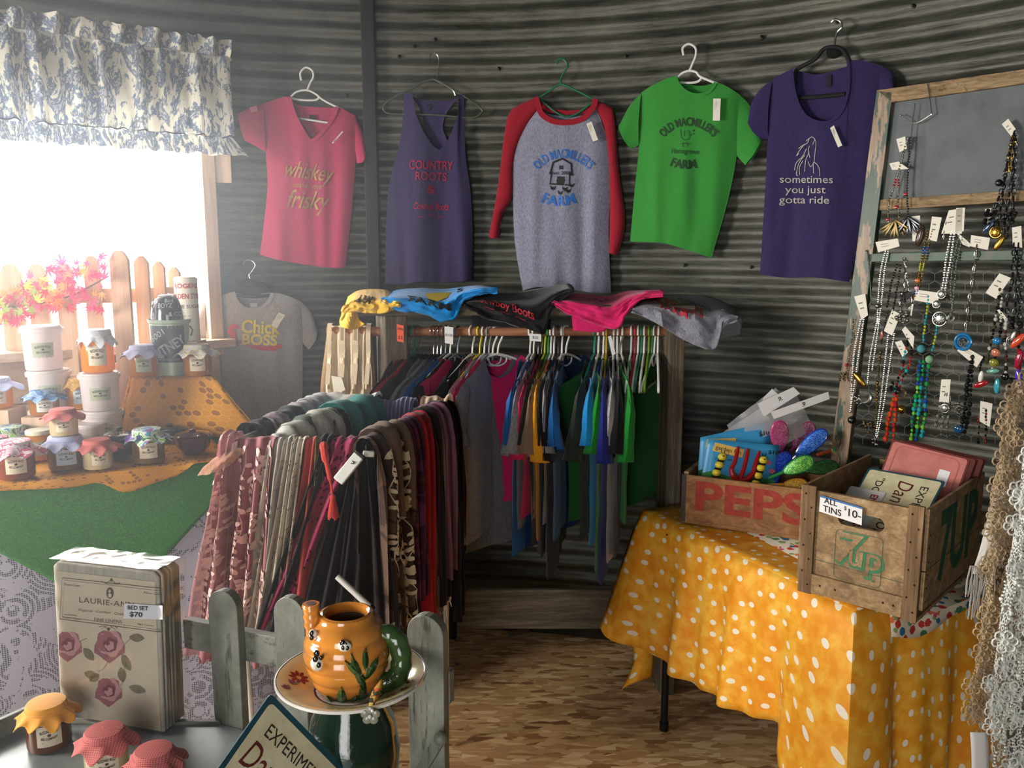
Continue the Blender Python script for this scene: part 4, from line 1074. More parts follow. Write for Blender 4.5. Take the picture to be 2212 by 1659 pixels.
# -- the tall crate
o_ = on(1722, 1276, zt); f_ = on(1978, 1347, zt); se1 = (f_-o_).normalized(); se2 = V((-se1.y, se1.x, 0)); W2 = (f_-o_).length; D2, H2 = .49, .292
S, sbox, SR = frame_of(o_, se1, se2)
t = thing('wooden_crate', 'tall wooden soft drink crate with green 7up lettering and hand hole', 'crate', S(W2/2, D2/2, 0))
# end panel with the hand hole: outline with hole, extruded
def end_panel(y0, y1, name, mat):
    hx, hz, hw, hh = W2/2-.0, .222, .058, .019; x0, x1, za, zb = .03, W2-.03, .008, H2-.012
    n = 32; mb = M(); inner, outer = [], []
    for k in range(n):
        a = 2*pi*k/n; c, s = cos(a), sin(a)
        inner.append((hx+(hw-hh)*(1 if c > 0 else -1)*min(1, abs(c)*3)+hh*c, hz+hh*s))
        m_ = max(abs(c)/((x1-x0)/2), abs(s)/((zb-za)/2)); px_, pz_ = (x0+x1)/2+c/m_, (za+zb)/2+s/m_
        outer.append((px_, pz_))
    # corner snapping
    for cx_, cz_ in ((x0, za), (x1, za), (x1, zb), (x0, zb)):
        i = min(range(n), key=lambda q: (outer[q][0]-cx_)**2+(outer[q][1]-cz_)**2); outer[i] = (cx_, cz_)
    for y in (y0, y1):
        for L_ in (inner, outer): mb.v += [S(x, y, z) for x, z in L_]
    for k in range(n):
        j = (k+1) % n
        mb.face((n+k, n+j, j, k)); mb.face((2*n+k, 2*n+j, 3*n+j, 3*n+k)); mb.face((k, j, 2*n+j, 2*n+k)); mb.face((n+j, n+k, 3*n+k, 3*n+j))
    return obj(name, mb, mat, t, smooth=False)
end_panel(.010, .022, 'end_board', M_CR2)['label'] = 'front end board with oval hand hole'
end_panel(D2-.022, D2-.010, 'end_board', M_CRIN)
for x0 in (0, W2-.036):
    mb = M(); sbox(mb, x0, x0+.036, 0, .0245 if False else .010, .0, H2); 
    for k in range(8):
        mb.blob(S(x0+.018+.008*(-1)**k, -.0002, .025+k*.035), .0028, 4, 1)
    obj('corner_batten', mb, [M_CR2Z, M_NAIL], t, bevel=.002, smooth=False)
mb = M(); sbox(mb, .036, W2-.036, 0, .010, .004, .056)
for x in (.06, .10, W2-.08, W2-.055): mb.blob(S(x, -.0002, .03), .003, 4, 1)
obj('bottom_batten', mb, [M_CR2, M_NAIL], t, bevel=.002, smooth=False)
for x0, nm in ((-.009, 'left'), (W2, 'right')):
    for za, zb in ((.03, .128), (.131, H2-.006)):
        mb = M(); sbox(mb, x0, x0+.009, .012, D2-.004, za, zb)
        if nm == 'right':
            for k in range(3): mb.blob(S(x0+.009, .028, za+.02+k*.034), .0028, 4, 1)
        obj('side_board', mb, [wood('crate_side', ('3f3022', '6a5138', '8a6f4e'), 'Z', 1.6, .75, .4, 22) if False else M_CR2, M_NAIL], t, bevel=.0015, smooth=False)
mb = M(); sbox(mb, .0, W2, .012, D2-.012, .0, .01); obj('bottom_board', mb, M_CR2, t, smooth=False)
fr = lambda x, z: S(x, .0092, z)
mb = M(); GX = W2/2-.005
rr_ = lambda cx, cz, w, h, r, n=6: [(cx+sx*(w/2-r)+r*cos(a0+pi/2*k/n), cz+sz*(h/2-r)+r*sin(a0+pi/2*k/n)) for sx, sz, a0 in ((1, 1, 0), (-1, 1, pi/2), (-1, -1, pi), (1, -1, 1.5*pi)) for k in range(n+1)]
stroke(mb, fr, rr_(GX+.004, .125, .118, .13, .012), .0012, closed=True)
stroke(mb, fr, [(.036, .095), (W2-.036, .090)], .0016)
obj('printed_outline', mb, pm('faded_dark_green', '3c5a44', .8), t, smooth=False)
mb = M(); letters(mb, '7', fr, .115, x=GX-.030, y=.138, bold=.055, shear=.25); letters(mb, 'up', fr, .090, x=GX+.023, y=.128, bold=.055, shear=.05); disc(mb, fr, GX+.045, .075, .0035, .0035)
obj('green_lettering', mb, pm('green_paint', '3f7a55', .75, var=.2, vscale=60), t, smooth=False)
mb = M(); fr2 = lambda x, z: S(x-.003, .0084, z+.002); letters(mb, '7', fr2, .113, x=GX-.030, y=.138, bold=.018, shear=.25); letters(mb, 'up', fr2, .088, x=GX+.023, y=.128, bold=.006, shear=.05)
obj('letter_face', mb, M_CR2, t, smooth=False)
sd = lambda x, z: S(W2+.0096, x, z)
mb = M(); letters(mb, '7UP', sd, .25, x=.27, y=.155, bold=.035, width=.33); obj('side_lettering', mb, pm('dark_green_paint', '21513c', .75, var=.3, vscale=40), t, smooth=False)
# price sign taped on
mb = M(); tl, tr, br, bl = (.062, .262), (.150, .250), (.152, .208), (.062, .219)
X0 = .048; tl, tr, br, bl = (X0, .272), (X0+.108, .262), (X0+.109, .216), (X0-.001, .229)
mb.v = [S(x, -.0006, z) for x, z in (tl, tr, br, bl)]+[S(x, .0, z) for x, z in (tl, tr, br, bl)]; mb.face((3, 2, 1, 0)); mb.face((4, 5, 6, 7))
for i in range(4): mb.face((i, (i+1) % 4, 4+(i+1) % 4, 4+i))
cd = obj('price_sign', mb, M_PAPER, smooth=False); tag(cd, 'white handwritten price sign for the tins on the tall crate', 'sign')
cf = lambda x, z: S(X0+.054+x, -.0014, .2445+z-.09*x)
mb = M(); letters(mb, 'ALL', cf, .021, x=-.026, y=.0125, width=.034, bold=.012); letters(mb, 'TINS', cf, .023, x=-.021, y=-.009, width=.048, bold=.012); letters(mb, '$', cf, .014, x=.012, y=.008, bold=.01); letters(mb, '10-', cf, .027, x=.034, y=-.001, width=.032, bold=.012); obj('writing', mb, M_INK, cd, smooth=False)
mb = M(); stroke(mb, lambda x, z: S(x, -.0012, z), [(X0, .270), (X0+.108, .260)], .005); obj('blue_edge', mb, pm('blue_tape', '3f6fae', .6), cd, smooth=False)

# ---- tin signs inside the tall crate
def tin(name, label, c, ax, ay, w, h, face, border, text=(), th=.002, bw=.006, extra=None, group=None):
    """sheet-metal sign: c centre, ax right of the writing, ay up of the writing"""
    ax, ay = V(ax).normalized(), V(ay).normalized(); n = ax.cross(ay)
    P_ = lambda x, y, k=0: V(c)+ax*x+ay*y+n*k
    mb = M(); pts = rr_(0, 0, w, h, .006, 3); N = len(pts)
    mb.v = [P_(x, y, th) for x, y in pts]+[P_(x, y, 0) for x, y in pts]; mb.face(range(N)); mb.face(range(N, 2*N)[::-1])
    for i in range(N): j = (i+1) % N; mb.face((j, i, N+i, N+j))
    o = obj(name, mb, border, smooth=False); tag(o, label, 'sign', group)
    mb = M(); pts = rr_(0, 0, w-2*bw, h-2*bw, .008, 4); b = 0; mb.v = [P_(x, y, th+.0004) for x, y in pts]; mb.face(range(len(pts)))
    obj('painted_face', mb, face, o, smooth=False)
    if text:
        for k, (s, x, y, size, mat, kw) in enumerate(text):
            mb = M(); letters(mb, s, lambda a, b_: P_(a, b_, th+.0008), size, x=x, y=y, **kw); obj('lettering', mb, mat, o, smooth=False)
    if extra: extra(P_, o, th)
    return o
def grunge(name, base, stain, sc=30, amt=.5, rough=.45):
    m, t_, b = nt(name); g = G(t_); n1 = g.noise(g.coord('Object'), sc, 5, .65); n2 = g.noise(g.coord('Object', (1, 1, 1)), sc*.3, 3)
    g.link(g.mix(g.ramp(g.math('MULTIPLY', n1, g.math('ADD', n2, .5)), [(.42, 0), (.75, amt)]), base, stain), b.inputs['Base Color']); b.inputs['Roughness'].default_value = rough; return m
M_CREAM = grunge('aged_cream_paint', 'd8d0ac', '9a8a5c'); M_TEAL = grunge('teal_enamel', '1e4a58', '0c1c24'); M_PINKT = grunge('pink_enamel', 'c87a74', '9a5048', 20, .6); M_WHT = grunge('white_enamel', 'e6e6e4', 'a8a098', 30, .3)
M_LET = pm('sign_dark_letters', '2c2622', .6); M_LETR = pm('sign_maroon_letters', '5e221e', .6); M_LETRD = pm('sign_red_letters', 'a81f34', .6)
def in_crate(px, py, depth_y, z=None): return on(px, py, z)
upc = (V((0, 0, 1))*.75+se2*.62).normalized()
cz = S(W2*.50, .20, .235); axr = (-(V((0, 0, 1))*.5+se2*.8)).normalized()
# cream dandelion tin: its writing runs down-right, as it lies on its side
nrm = (V((0, 0, 1))*.80-se2*.55-se1*.05).normalized(); right_ = (se1*.95+V((0, 0, -.10))).normalized(); up_ = nrm.cross(right_).normalized(); right_ = up_.cross(nrm).normalized()
tin('tin_sign', 'cream and teal tin sign lying sideways in the tall crate', S(W2*.52, .175, .215), -up_, right_, .27, .205, M_CREAM, M_TEAL,
    [('EXPERIMENT', -.002, .062, .030, M_LET, dict(width=.20)), ('Dandelions', 0, .012, .058, M_LETR, dict(width=.22, shear=.2)), ('"DO NOT EAT"', .0, -.055, .028, M_LET, dict(width=.21, bold=.01))])
tin('tin_sign', 'white tin sign with red letters leaning by the hand hole of the tall crate', S(W2*.27, .135, .185), -up_, right_, .22, .10, M_WHT, pm('white_edge', 'd8d8d4', .5),
    [('ENTER', -.06, .025, .028, M_LETRD, dict(width=.07, bold=.02)), ('AT OWN', .045, .02, .028, M_LETRD, dict(width=.08, bold=.02)), ('RISK', 0, -.03, .04, M_LETRD, dict(width=.12, bold=.02))], bw=.003)
for k in range(3):
    nr = (V((0, 0, 1))*.45-se2*.85).normalized(); rt = (se1*.97+V((0, 0, -.12))).normalized(); u3 = nr.cross(rt).normalized(); rt = u3.cross(nr).normalized()
    def ex(P_, o, th, k=k):
        mb = M(); f2 = lambda x, y: P_(x, y, th+.001)
        stroke(mb, f2, rr_(0, 0, .17, .175, .02), .003, closed=True)
        for cx_, sg in ((-.02, 1), (.05, -1)): stroke(mb, f2, [(cx_+.03*cos(a/3)*(1-a/26)*sg, -.02+.05*sin(a/3)*(1-a/26)) for a in range(20)], .002)
        obj('embossed_scroll', mb, pm('pink_relief', 'b8605c', .4), o, smooth=False)
        mb = M(); f3 = lambda x, y: P_(x, y, th+.0014); stroke(mb, f3, [(.055, .005), (.055, .05)], .028); obj('price_sticker', mb, M_PAPER, o, smooth=False)
    tin('tin_sign', ['pink tin sign with embossed scrolls at the back of the tall crate', 'second pink tin sign right behind the scrolled one', 'third pink tin sign at the back end of the tall crate'][k],
        S(W2*.60+.012*k, .345+.03*k, .262-.004*k), rt, u3, .21, .20, M_PINKT, grunge('dark_red_edge', '6a2620', '2c100c'), bw=.005, extra=ex, group='pink tin signs at the back of the tall crate')

# ---- garden set cards, glitter soled brushes and bags in the low crate
M_SKY = pm('card_blue', '3fa0d8', .35); M_LEAFG = pm('card_green', '3d8a4a', .4); M_FORK = pm('red_enamel_fork', '9c1418', .15, coat=.6); M_BEE = pm('bee_yellow', 'e4cf3a', .3, coat=.4); M_BEEB = pm('bee_black', '15120c', .3)
def garden(label, px_pts, Y, full=True):
    Pn = [at(x, y, Y+.03*(i in (2, 3))*-1) for i, (x, y) in enumerate(px_pts)]
    tl, tr, br, bl = Pn; n = (tr-tl).cross(bl-tl).normalized(); n = n if n.y < 0 else -n
    fn = lambda x, y, k=0: tl.lerp(tr, x).lerp(bl.lerp(br, x), y)+n*k
    mb = M(); mb.grid(lambda u, v: fn(u, v, .0012*sin(u*5)), 8, 8)
    o = obj('garden_set', mb, M_SKY, solid=.0012); tag(o, label, 'toy set', 'garden tool sets in the low crate')
    mb = M(); b = len(mb.v); pts = [(0, .72), (.12, .66), (.3, .74), (.5, .80), (.75, .74), (1, .78), (1, 1), (0, 1)]; mb.v = [fn(x, y, .0022) for x, y in pts]; mb.face(range(8)); obj('hill_print', mb, M_LEAFG, o, smooth=False)
    mb = M(); mb.v = [fn(x, y, .0024) for x, y in ((.10, .06), (.52, .16), (.50, .34), (.08, .24))]; mb.face((0, 1, 2, 3)); obj('name_strip', mb, pm('strip_yellow', 'ecc56a', .5), o, smooth=False)
    mb = M(); letters(mb, 'garden fun', lambda a, b_: fn(.30+a*6, .20-b_*7+a*1.4, .0030), .018, width=.06); letters(mb, '$10', lambda a, b_: fn(.92+a*6, .17-b_*7, .003), .016, bold=.02); letters(mb, '3 piece set', lambda a, b_: fn(.25+a*6, .40-b_*7, .003), .010, width=.04); obj('lettering', mb, M_INK, o, smooth=False)
    mb = M()
    for cx_, cy_ in ((.86, .40), (.92, .58)):
        for k in range(5): disc(mb, lambda x, y: fn(x, y, .0025), cx_+.028*cos(k*1.257), cy_+.03*sin(k*1.257), .02, .022, 0, 8)
    obj('flower_print', mb, pm('flower_pink', 'd85a80', .5), o, smooth=False)
    if full:
        mb = M()
        for pts in ([(.42, .10), (.40, .45), (.37, .62), (.46, .80), (.50, 1.0)], [(.56, .13), (.54, .50), (.51, .76), (.50, .98)], [(.72, .16), (.68, .48), (.66, .68), (.57, .80), (.50, .96)]):
            S_ = spline([fn(x, y, .010) for x, y in pts], 14); mb.tube(S_, [.0045, .0062]+[.0072]*4+[.008]*7+[.010, .010], 8)
        mb.tube(spline([fn(.37, .62, .010), fn(.42, .78, .012), fn(.51, .82, .013), fn(.60, .78, .012), fn(.66, .66, .010)], 12), .0095, 8)
        obj('fork', mb, M_FORK, o)
        for hx_, y0_ in ((.22, .30), (.78, .30)):
            mb = M()
            for k in range(5): mb.blob(fn(hx_-.022*k, y0_+.05+.17*k, .012), .0150, 8, 0, (1, .8, .88))
            for k in range(4): mb.blob(fn(hx_-.011-.022*k, y0_+.135+.17*k, .012), .0132, 8, 1, (1, .85, .32))
            for dx in (-.012, .014): mb.tube([fn(hx_+dx, y0_-.02, .012), fn(hx_+dx*2, y0_-.09, .012)], .0012, 5, 1)
            for dx in (-.008, .010): mb.blob(fn(hx_+dx*.7, y0_+.03, .0245), .0020, 5, 1)
            obj('bee_handle', mb, [M_BEE, M_BEEB], o)
    return o
yb = at(1590, 1000, 2.7).y
garden('blue garden tool card with red fork and striped bee handles in front', [(1530, 948), (1684, 962), (1676, 1060), (1512, 1050)], 2.785)
garden('blue garden tool card behind the one with the red fork', [(1513, 945), (1660, 912), (1672, 1040), (1506, 1045)], 2.83, full=False)
def glitter(name, c, c2):
    m, t_, b = nt(name); g = G(t_); vo = g.n('ShaderNodeTexVoronoi'); g.link(g.coord('Object'), vo.inputs['Vector']); vo.inputs['Scale'].default_value = 420
    s_ = g.n('ShaderNodeSeparateColor'); g.link(vo.outputs['Color'], s_.inputs[0])
    g.link(g.mix(g.ramp(s_.outputs[0], [(.45, 0), (.9, 1.0)]), c, c2), b.inputs['Base Color']); b.inputs['Metallic'].default_value = .35; b.inputs['Roughness'].default_value = .28
    nn = g.n('ShaderNodeVectorMath', operation='SUBTRACT'); g.link(vo.outputs['Color'], nn.inputs[0]); nn.inputs[1].default_value = (.5, .5, .5)
    g.link(g.bump(s_.outputs[1], .5, .002), b.inputs['Normal']); b.inputs['Coat Weight'].default_value = .5
    return m
def paddle(label, px, py, Y, L, W_, ang, c, c2, rim, tilt=.35):
    """oval glitter brush back with a raised rim"""
    C_ = at(px, py, Y); a = radians(ang); ax = V((cos(a), -tilt*.4, sin(a))).normalized(); n = V((.1, -1, tilt)); ay = n.cross(ax).normalized(); n = ax.cross(ay).normalized(); n = n if n.y < 0 else -n
    t = thing('glitter_brush', label, 'brush', C_, 0, 'glitter brushes in the low crate')
    def ov(x, k): return V(C_)+ax*(L/2*cos(x))+ay*(W_/2*sin(x)*(1+.25*cos(x)))+n*k
    mb = M(); N = 28
    mb.v = [C_+n*.006]+[ov(2*pi*i/N, .0035) for i in range(N)]
    for i in range(N): mb.face((0, 1+i, 1+(i+1) % N))
    obj('glitter_face', mb, glitter('glitter_'+c, c, c2), t)
    mb = M(); mb.tube([ov(2*pi*i/N, 0) for i in range(N)], .0038, 6, closed=True); b0 = len(mb.v); mb.v += [C_-n*.004]+[ov(2*pi*i/N, -.002) for i in range(N)]
    for i in range(N): mb.face((b0, b0+1+(i+1) % N, b0+1+i))
    mb.tube([ov(pi, 0), C_-ax*(L*.5+.05)-n*.01], .006, 8)
    obj('rim', mb, pm('rim_'+rim, rim, .2, coat=.5), t)
paddle('pink glitter brush sticking up behind the blue cards', 1684, 942, 2.80, .105, .055, 100, 'e0569c', 'ff9cc8', 'd8408c')
paddle('magenta and silver glitter brush inside a clear bag', 1735, 940, 2.84, .10, .05, 60, 'b04878', 'f0c0e0', 'a83a70')
paddle('bright blue glitter brush slanting up to the right', 1752, 958, 2.76, .125, .046, 46, '1a50c8', '5ab0ff', '1c3cae')
paddle('dark blue glitter brush beside the blue card corner', 1692, 1000, 2.74, .075, .045, 80, '1c38c0', '4a80ff', '1a2a8c')
paddle('green glitter brush lying flat at the front', 1724, 1006, 2.70, .10, .045, 28, '2a8a44', 'a0e84a', '1f7a3c')
paddle('dark green glitter brush behind the flat green one', 1775, 1010, 2.74, .10, .04, 12, '1c5a2c', '3a9a4a', '17502a')
paddle('orange rimmed green glitter brush at the right of the crate', 1815, 968, 2.80, .055, .05, 20, '23703a', '50c060', 'e05a2c')
paddle('gold glitter brush low in the corner of the crate', 1718, 1046, 2.68, .07, .03, 5, 'c8862a', 'ffd86a', 'b8741c')
# clear bags with white header cards
mclear, t_, b_ = nt('clear_film'); g = G(t_); tr = g.n('ShaderNodeBsdfTransparent'); gl = g.n('ShaderNodeBsdfGlossy'); gl.inputs['Roughness'].default_value = .12
g.link(g.bump(g.noise(g.coord('Object'), 30, 3), .5, .01), gl.inputs['Normal'])
mx = g.n('ShaderNodeMixShader'); mx.inputs[0].default_value = .17; g.link(tr.outputs[0], mx.inputs[1]); g.link(gl.outputs[0], mx.inputs[2]); g.link(mx.outputs[0], t_.nodes['Material Output'].inputs['Surface'])
mmilk, t2, b2 = nt('milky_film'); g = G(t2); tr = g.n('ShaderNodeBsdfTransparent'); df = g.n('ShaderNodeBsdfPrincipled'); df.inputs['Base Color'].default_value = (.75, .77, .8, 1); df.inputs['Roughness'].default_value = .2
mx = g.n('ShaderNodeMixShader'); mx.inputs[0].default_value = .42; g.link(tr.outputs[0], mx.inputs[1]); g.link(df.outputs[0], mx.inputs[2]); g.link(mx.outputs[0], t2.nodes['Material Output'].inputs['Surface'])
for k, (lab, q, Y, hd, txt, mt) in enumerate((
    ('milky plastic bag at the left with a punched hanging slot', [(1570, 918), (1675, 838), (1740, 900), (1600, 975)], 2.86, [(1650, 858), (1668, 840), (1692, 862), (1640, 880)], '', mmilk),
    ('plastic bag with white header card marked 9 in the middle', [(1560, 935), (1713, 836), (1760, 930), (1640, 985)], 2.835, [(1636, 872), (1714, 836), (1728, 850), (1650, 900)], '9-', mmilk),
    ('clear plastic bag with white header strip reaching furthest right', [(1660, 895), (1789, 846), (1815, 985), (1690, 985)], 2.80, [(1665, 890), (1789, 846), (1792, 862), (1672, 905)], '9', mclear),
    ('crumpled clear bag hanging over the right rim of the low crate', [(1780, 935), (1830, 935), (1905, 985), (1800, 1000)], 2.79, None, '', mclear))):
    Pn = [at(x, y, Y) for x, y in q]; fn = lambda u, v: Pn[0].lerp(Pn[1], u).lerp(Pn[3].lerp(Pn[2], u), v)+V((0, -.012*sin(pi*u)*sin(pi*v)-.006*noise.noise(V((u*6, v*6, k))), 0))
    mb = M(); mb.grid(fn, 14, 12); o = obj('plastic_bag', mb, mt); tag(o, lab, 'bag', 'plastic bags in the low crate')
    if hd:
        Ph = [at(x, y, Y-.016) for x, y in hd]; mb = M(); mb.v = Ph; mb.face((3, 2, 1, 0)); h_ = obj('header_card', mb, M_PAPER, o, smooth=False, solid=.001)
        if txt: mb = M(); fn2 = lambda a, b_: Ph[0].lerp(Ph[3], .5).lerp(Ph[1].lerp(Ph[2], .5), .55)+V((a, -.002, b_)); letters(mb, txt, fn2, .022); obj('writing', mb, M_INK, h_, smooth=False)
# ================================================================== old window sash hung with necklaces
P0 = wallp(1980, 620, .30); pnw = Panel(0, 0, P=P0, n=wall_n(P0)+V((-.06, .0, .0)))
def peel_mat():
    m, t, b = nt('peeling_green_paint'); g = G(t); v = g.coord('Object', (1, 1, .22)); n1 = g.noise(v, 16, 5, .7); n2 = g.noise(g.coord('Object', (1, 1, .1)), 60, 4, .7)
    w_ = g.ramp(n2, [(.3, '5e4a38'), (.5, '8a7258'), (.7, 'a8937a')])
    g.link(g.mix(g.ramp(n1, [(.49, 0), (.52, 1.0)]), w_, g.mix(n2, '12291f', '28503f')), b.inputs['Base Color']); b.inputs['Roughness'].default_value = .4; b.inputs['Specular IOR Level'].default_value = .5
    g.link(g.bump(n1, .3, .004), b.inputs['Normal']); return m
def peelx():
    m, t, b = nt('worn_rail_wood'); g = G(t); n1 = g.noise(g.coord('Object'), 22, 5, .7); n2 = g.noise(g.coord('Object', (.3, .3, 2)), 50, 4, .7)
    w_ = g.ramp(n2, [(.3, '5a4630'), (.5, '8a7252'), (.7, 'a89068')])
    g.link(g.mix(g.ramp(n1, [(.6, 0), (.68, .8)]), w_, '3a2c20'), b.inputs['Base Color']); b.inputs['Roughness'].default_value = .75; return m
M_PEEL, M_RAIL = peel_mat(), peelx(); M_GRAIL = grunge('green_rail_paint', '24503f', '5e5240', 30, .7)
sash = thing('jewelry_display', 'old window sash with peeling green and brown paint used as a jewelry display', 'window frame', pnw.px(1815, 1080))
def bar(mb, pts, o0, o1, mi=0):
    P = [pnw.px(x, y, o0) for x, y in pts]+[pnw.px(x, y, o1) for x, y in pts]; b = len(mb.v); mb.v += P
    mb.face([b+i for i in (0, 1, 2, 3)], mi); mb.face([b+i for i in (7, 6, 5, 4)], mi)
    for i in range(4): j = (i+1) % 4; mb.face((b+j, b+i, b+4+i, b+4+j), mi)
def slp(x, yl, yr, x0=1895, x1=2340): return lerp(yl, yr, (x-x0)/(x1-x0))
for nm, pts, m_, lab in (('stile', [(1897, 196), (1932, 200), (1822, 1090), (1784, 1090)], M_PEEL, None), ('stile', [(2332, 130), (2375, 124), (2385, 1250), (2335, 1240)], M_PEEL, None),
                    ('top_rail', [(1896, 196), (2340, 133), (2340, 164), (1930, 222)], M_RAIL, None), ('middle_rail', [(1896, 432), (2340, 402), (2340, 426), (1894, 455)], M_RAIL, None),
                    ('lower_rail', [(1878, 548), (2340, 536), (2340, 560), (1876, 566)], M_GRAIL, 'green painted lower rail'), ('bottom_rail', [(1790, 1050), (2380, 1150), (2380, 1190), (1786, 1090)], M_RAIL, None)):
    mb = M(); bar(mb, pts, .012 if nm != 'middle_rail' else .006, -.014); o = obj(nm, mb, m_, sash, smooth=False, bevel=.0015)
    if lab: o['label'] = lab
mb = M(); bar(mb, [(1925, 215), (2340, 160), (2340, 410), (1900, 440)], -.004, -.006); obj('backing_sheet', mb, grunge('dusty_zinc', '5a6264', '3a3f40', 9, .6, .6), sash, smooth=False)
# chicken wire in the lower opening
mb = M(); fw = lambda x, y: pnw.px(x, y, -.002)
hx = 26
for j in range(0, 17):
    for i in range(0, 17):
        cx_ = 1850+i*hx+(hx/2 if j % 2 else 0); cy_ = 585+j*22
        if cy_ > 940 or cx_ < 1880-(cy_-560)*.14: continue
        stroke(mb, fw, [(cx_, cy_), (cx_+hx/2, cy_+7), (cx_+hx/2, cy_+22)], .7); stroke(mb, fw, [(cx_, cy_), (cx_-hx/2, cy_+7)], .7)
obj('chicken_wire', mb, pm('wire_grey', '5c5f5c', .5, .7), sash, smooth=False)
M_CHR = pm('chrome_hook', 'd0d0cc', .15, 1)
for k, (pth, lab) in enumerate((([(2008, 182), (2012, 205), (2017, 243), (2014, 250), (1980, 268), (1958, 252), (1950, 250)], 'bent chrome wire hook clipped over the top rail of the sash'),
                 ([(1874, 543), (1880, 550), (1886, 640), (1886, 650), (1878, 664), (1862, 650), (1857, 647)], 'bent chrome wire hook clipped on the green rail at the left'),
                 ([(1982, 225), (1974, 290), (1968, 370)], 'straight dark wire hook hanging in the upper pane'))):
    mb = M(); mb.tube(spline([pnw.px(x, y, .016) for x, y in pth], 24), .0016, 6); mb.blob(pnw.px(*pth[-1], .018), .0032, 6)
    tag(obj('wire_hook', mb, M_CHR), lab, 'hook', 'wire hooks on the window sash')

MS = pm('silver_chain', '9a9b98', .32, 1); MG = pm('gold_metal', 'b0893c', .25, 1); MDK = pm('gunmetal_chain', '4b4c50', .25, .9); MBZ = pm('bronze_beads', '6a5b3c', .35, .8)
def bead(c, r=.12): return pm('bead_'+c, c, r, coat=.5)
CARDN = [0]
def chain(mb, pts, r, kind, cols=1, step=None):
    """links or beads laid along a px polyline"""
    n = len(pts)*8; S = spline([pnw.px(x, y, .020) for x, y in pts], n) if len(pts) > 2 else [pnw.px(*pts[0], .020).lerp(pnw.px(*pts[1], .020), i/n) for i in range(n+1)]
    L = 0; step = step or r*2.1; nextd = 0; k = 0
    mb.tube(S, .0006, 4, 0)
    for a, b_ in zip(S, S[1:]):
        d = (b_-a).length; dirn = (b_-a).normalized()
        while nextd <= L+d:
            p = a+dirn*(nextd-L)
            jig = pnw.ax*rnd.uniform(-.3, .3)*r
            if kind == 'link':
                rot = dirn.to_track_quat('Z', 'Y').to_matrix() @ Matrix.Rotation((k % 2)*pi/2, 3, 'Z')
                mb.tube([p+rot @ V((r*.62*cos(q*pi/3), 0, r*1.0*sin(q*pi/3))) for q in range(6)], r*.24, 4, 0, closed=True)
            elif kind == 'twist':
                rot = dirn.to_track_quat('Z', 'Y').to_matrix(); mb.blob(p, r, 4, 0, (.55, 1.1, .7), rot @ Matrix.Rotation((k % 2)*1.2+.5, 3, 'X'))
            else:
                rr = r*rnd.choice((.8, 1, 1.25)) if kind == 'mixed' else r
                mb.blob(p+jig, rr, 5, rnd.randrange(cols) if kind == 'mixed' else (k//3) % cols if kind == 'striped' else k % cols, (1, 1, 1.15))
            k += 1; nextd += step*(1.15 if kind != 'twist' else .75)
        L += d
def price(pts, o, out=.022):
    P = [pnw.px(x, y, out) for x, y in pts]; mb = M(); mb.v = P; mb.face((3, 2, 1, 0))
    c = obj('price_tag', mb, M_TAG, o, smooth=False, solid=.0006); mb = M(); a, b_, c_, d_ = P; n = pnw.n*.0008
    for k in range(2):
        s0 = a.lerp(b_, .2)+(d_-a)*(.3+.22*k)+n; s1 = a.lerp(b_, .55)+(d_-a)*(.3+.22*k)+n; w_ = (d_-a)*.05; i = len(mb.v); mb.v += [s0, s1, s1+w_, s0+w_]; mb.face((i, i+1, i+2, i+3))
    obj('print', mb, pm('grey_ink', '7b7870', .8), c, smooth=False)
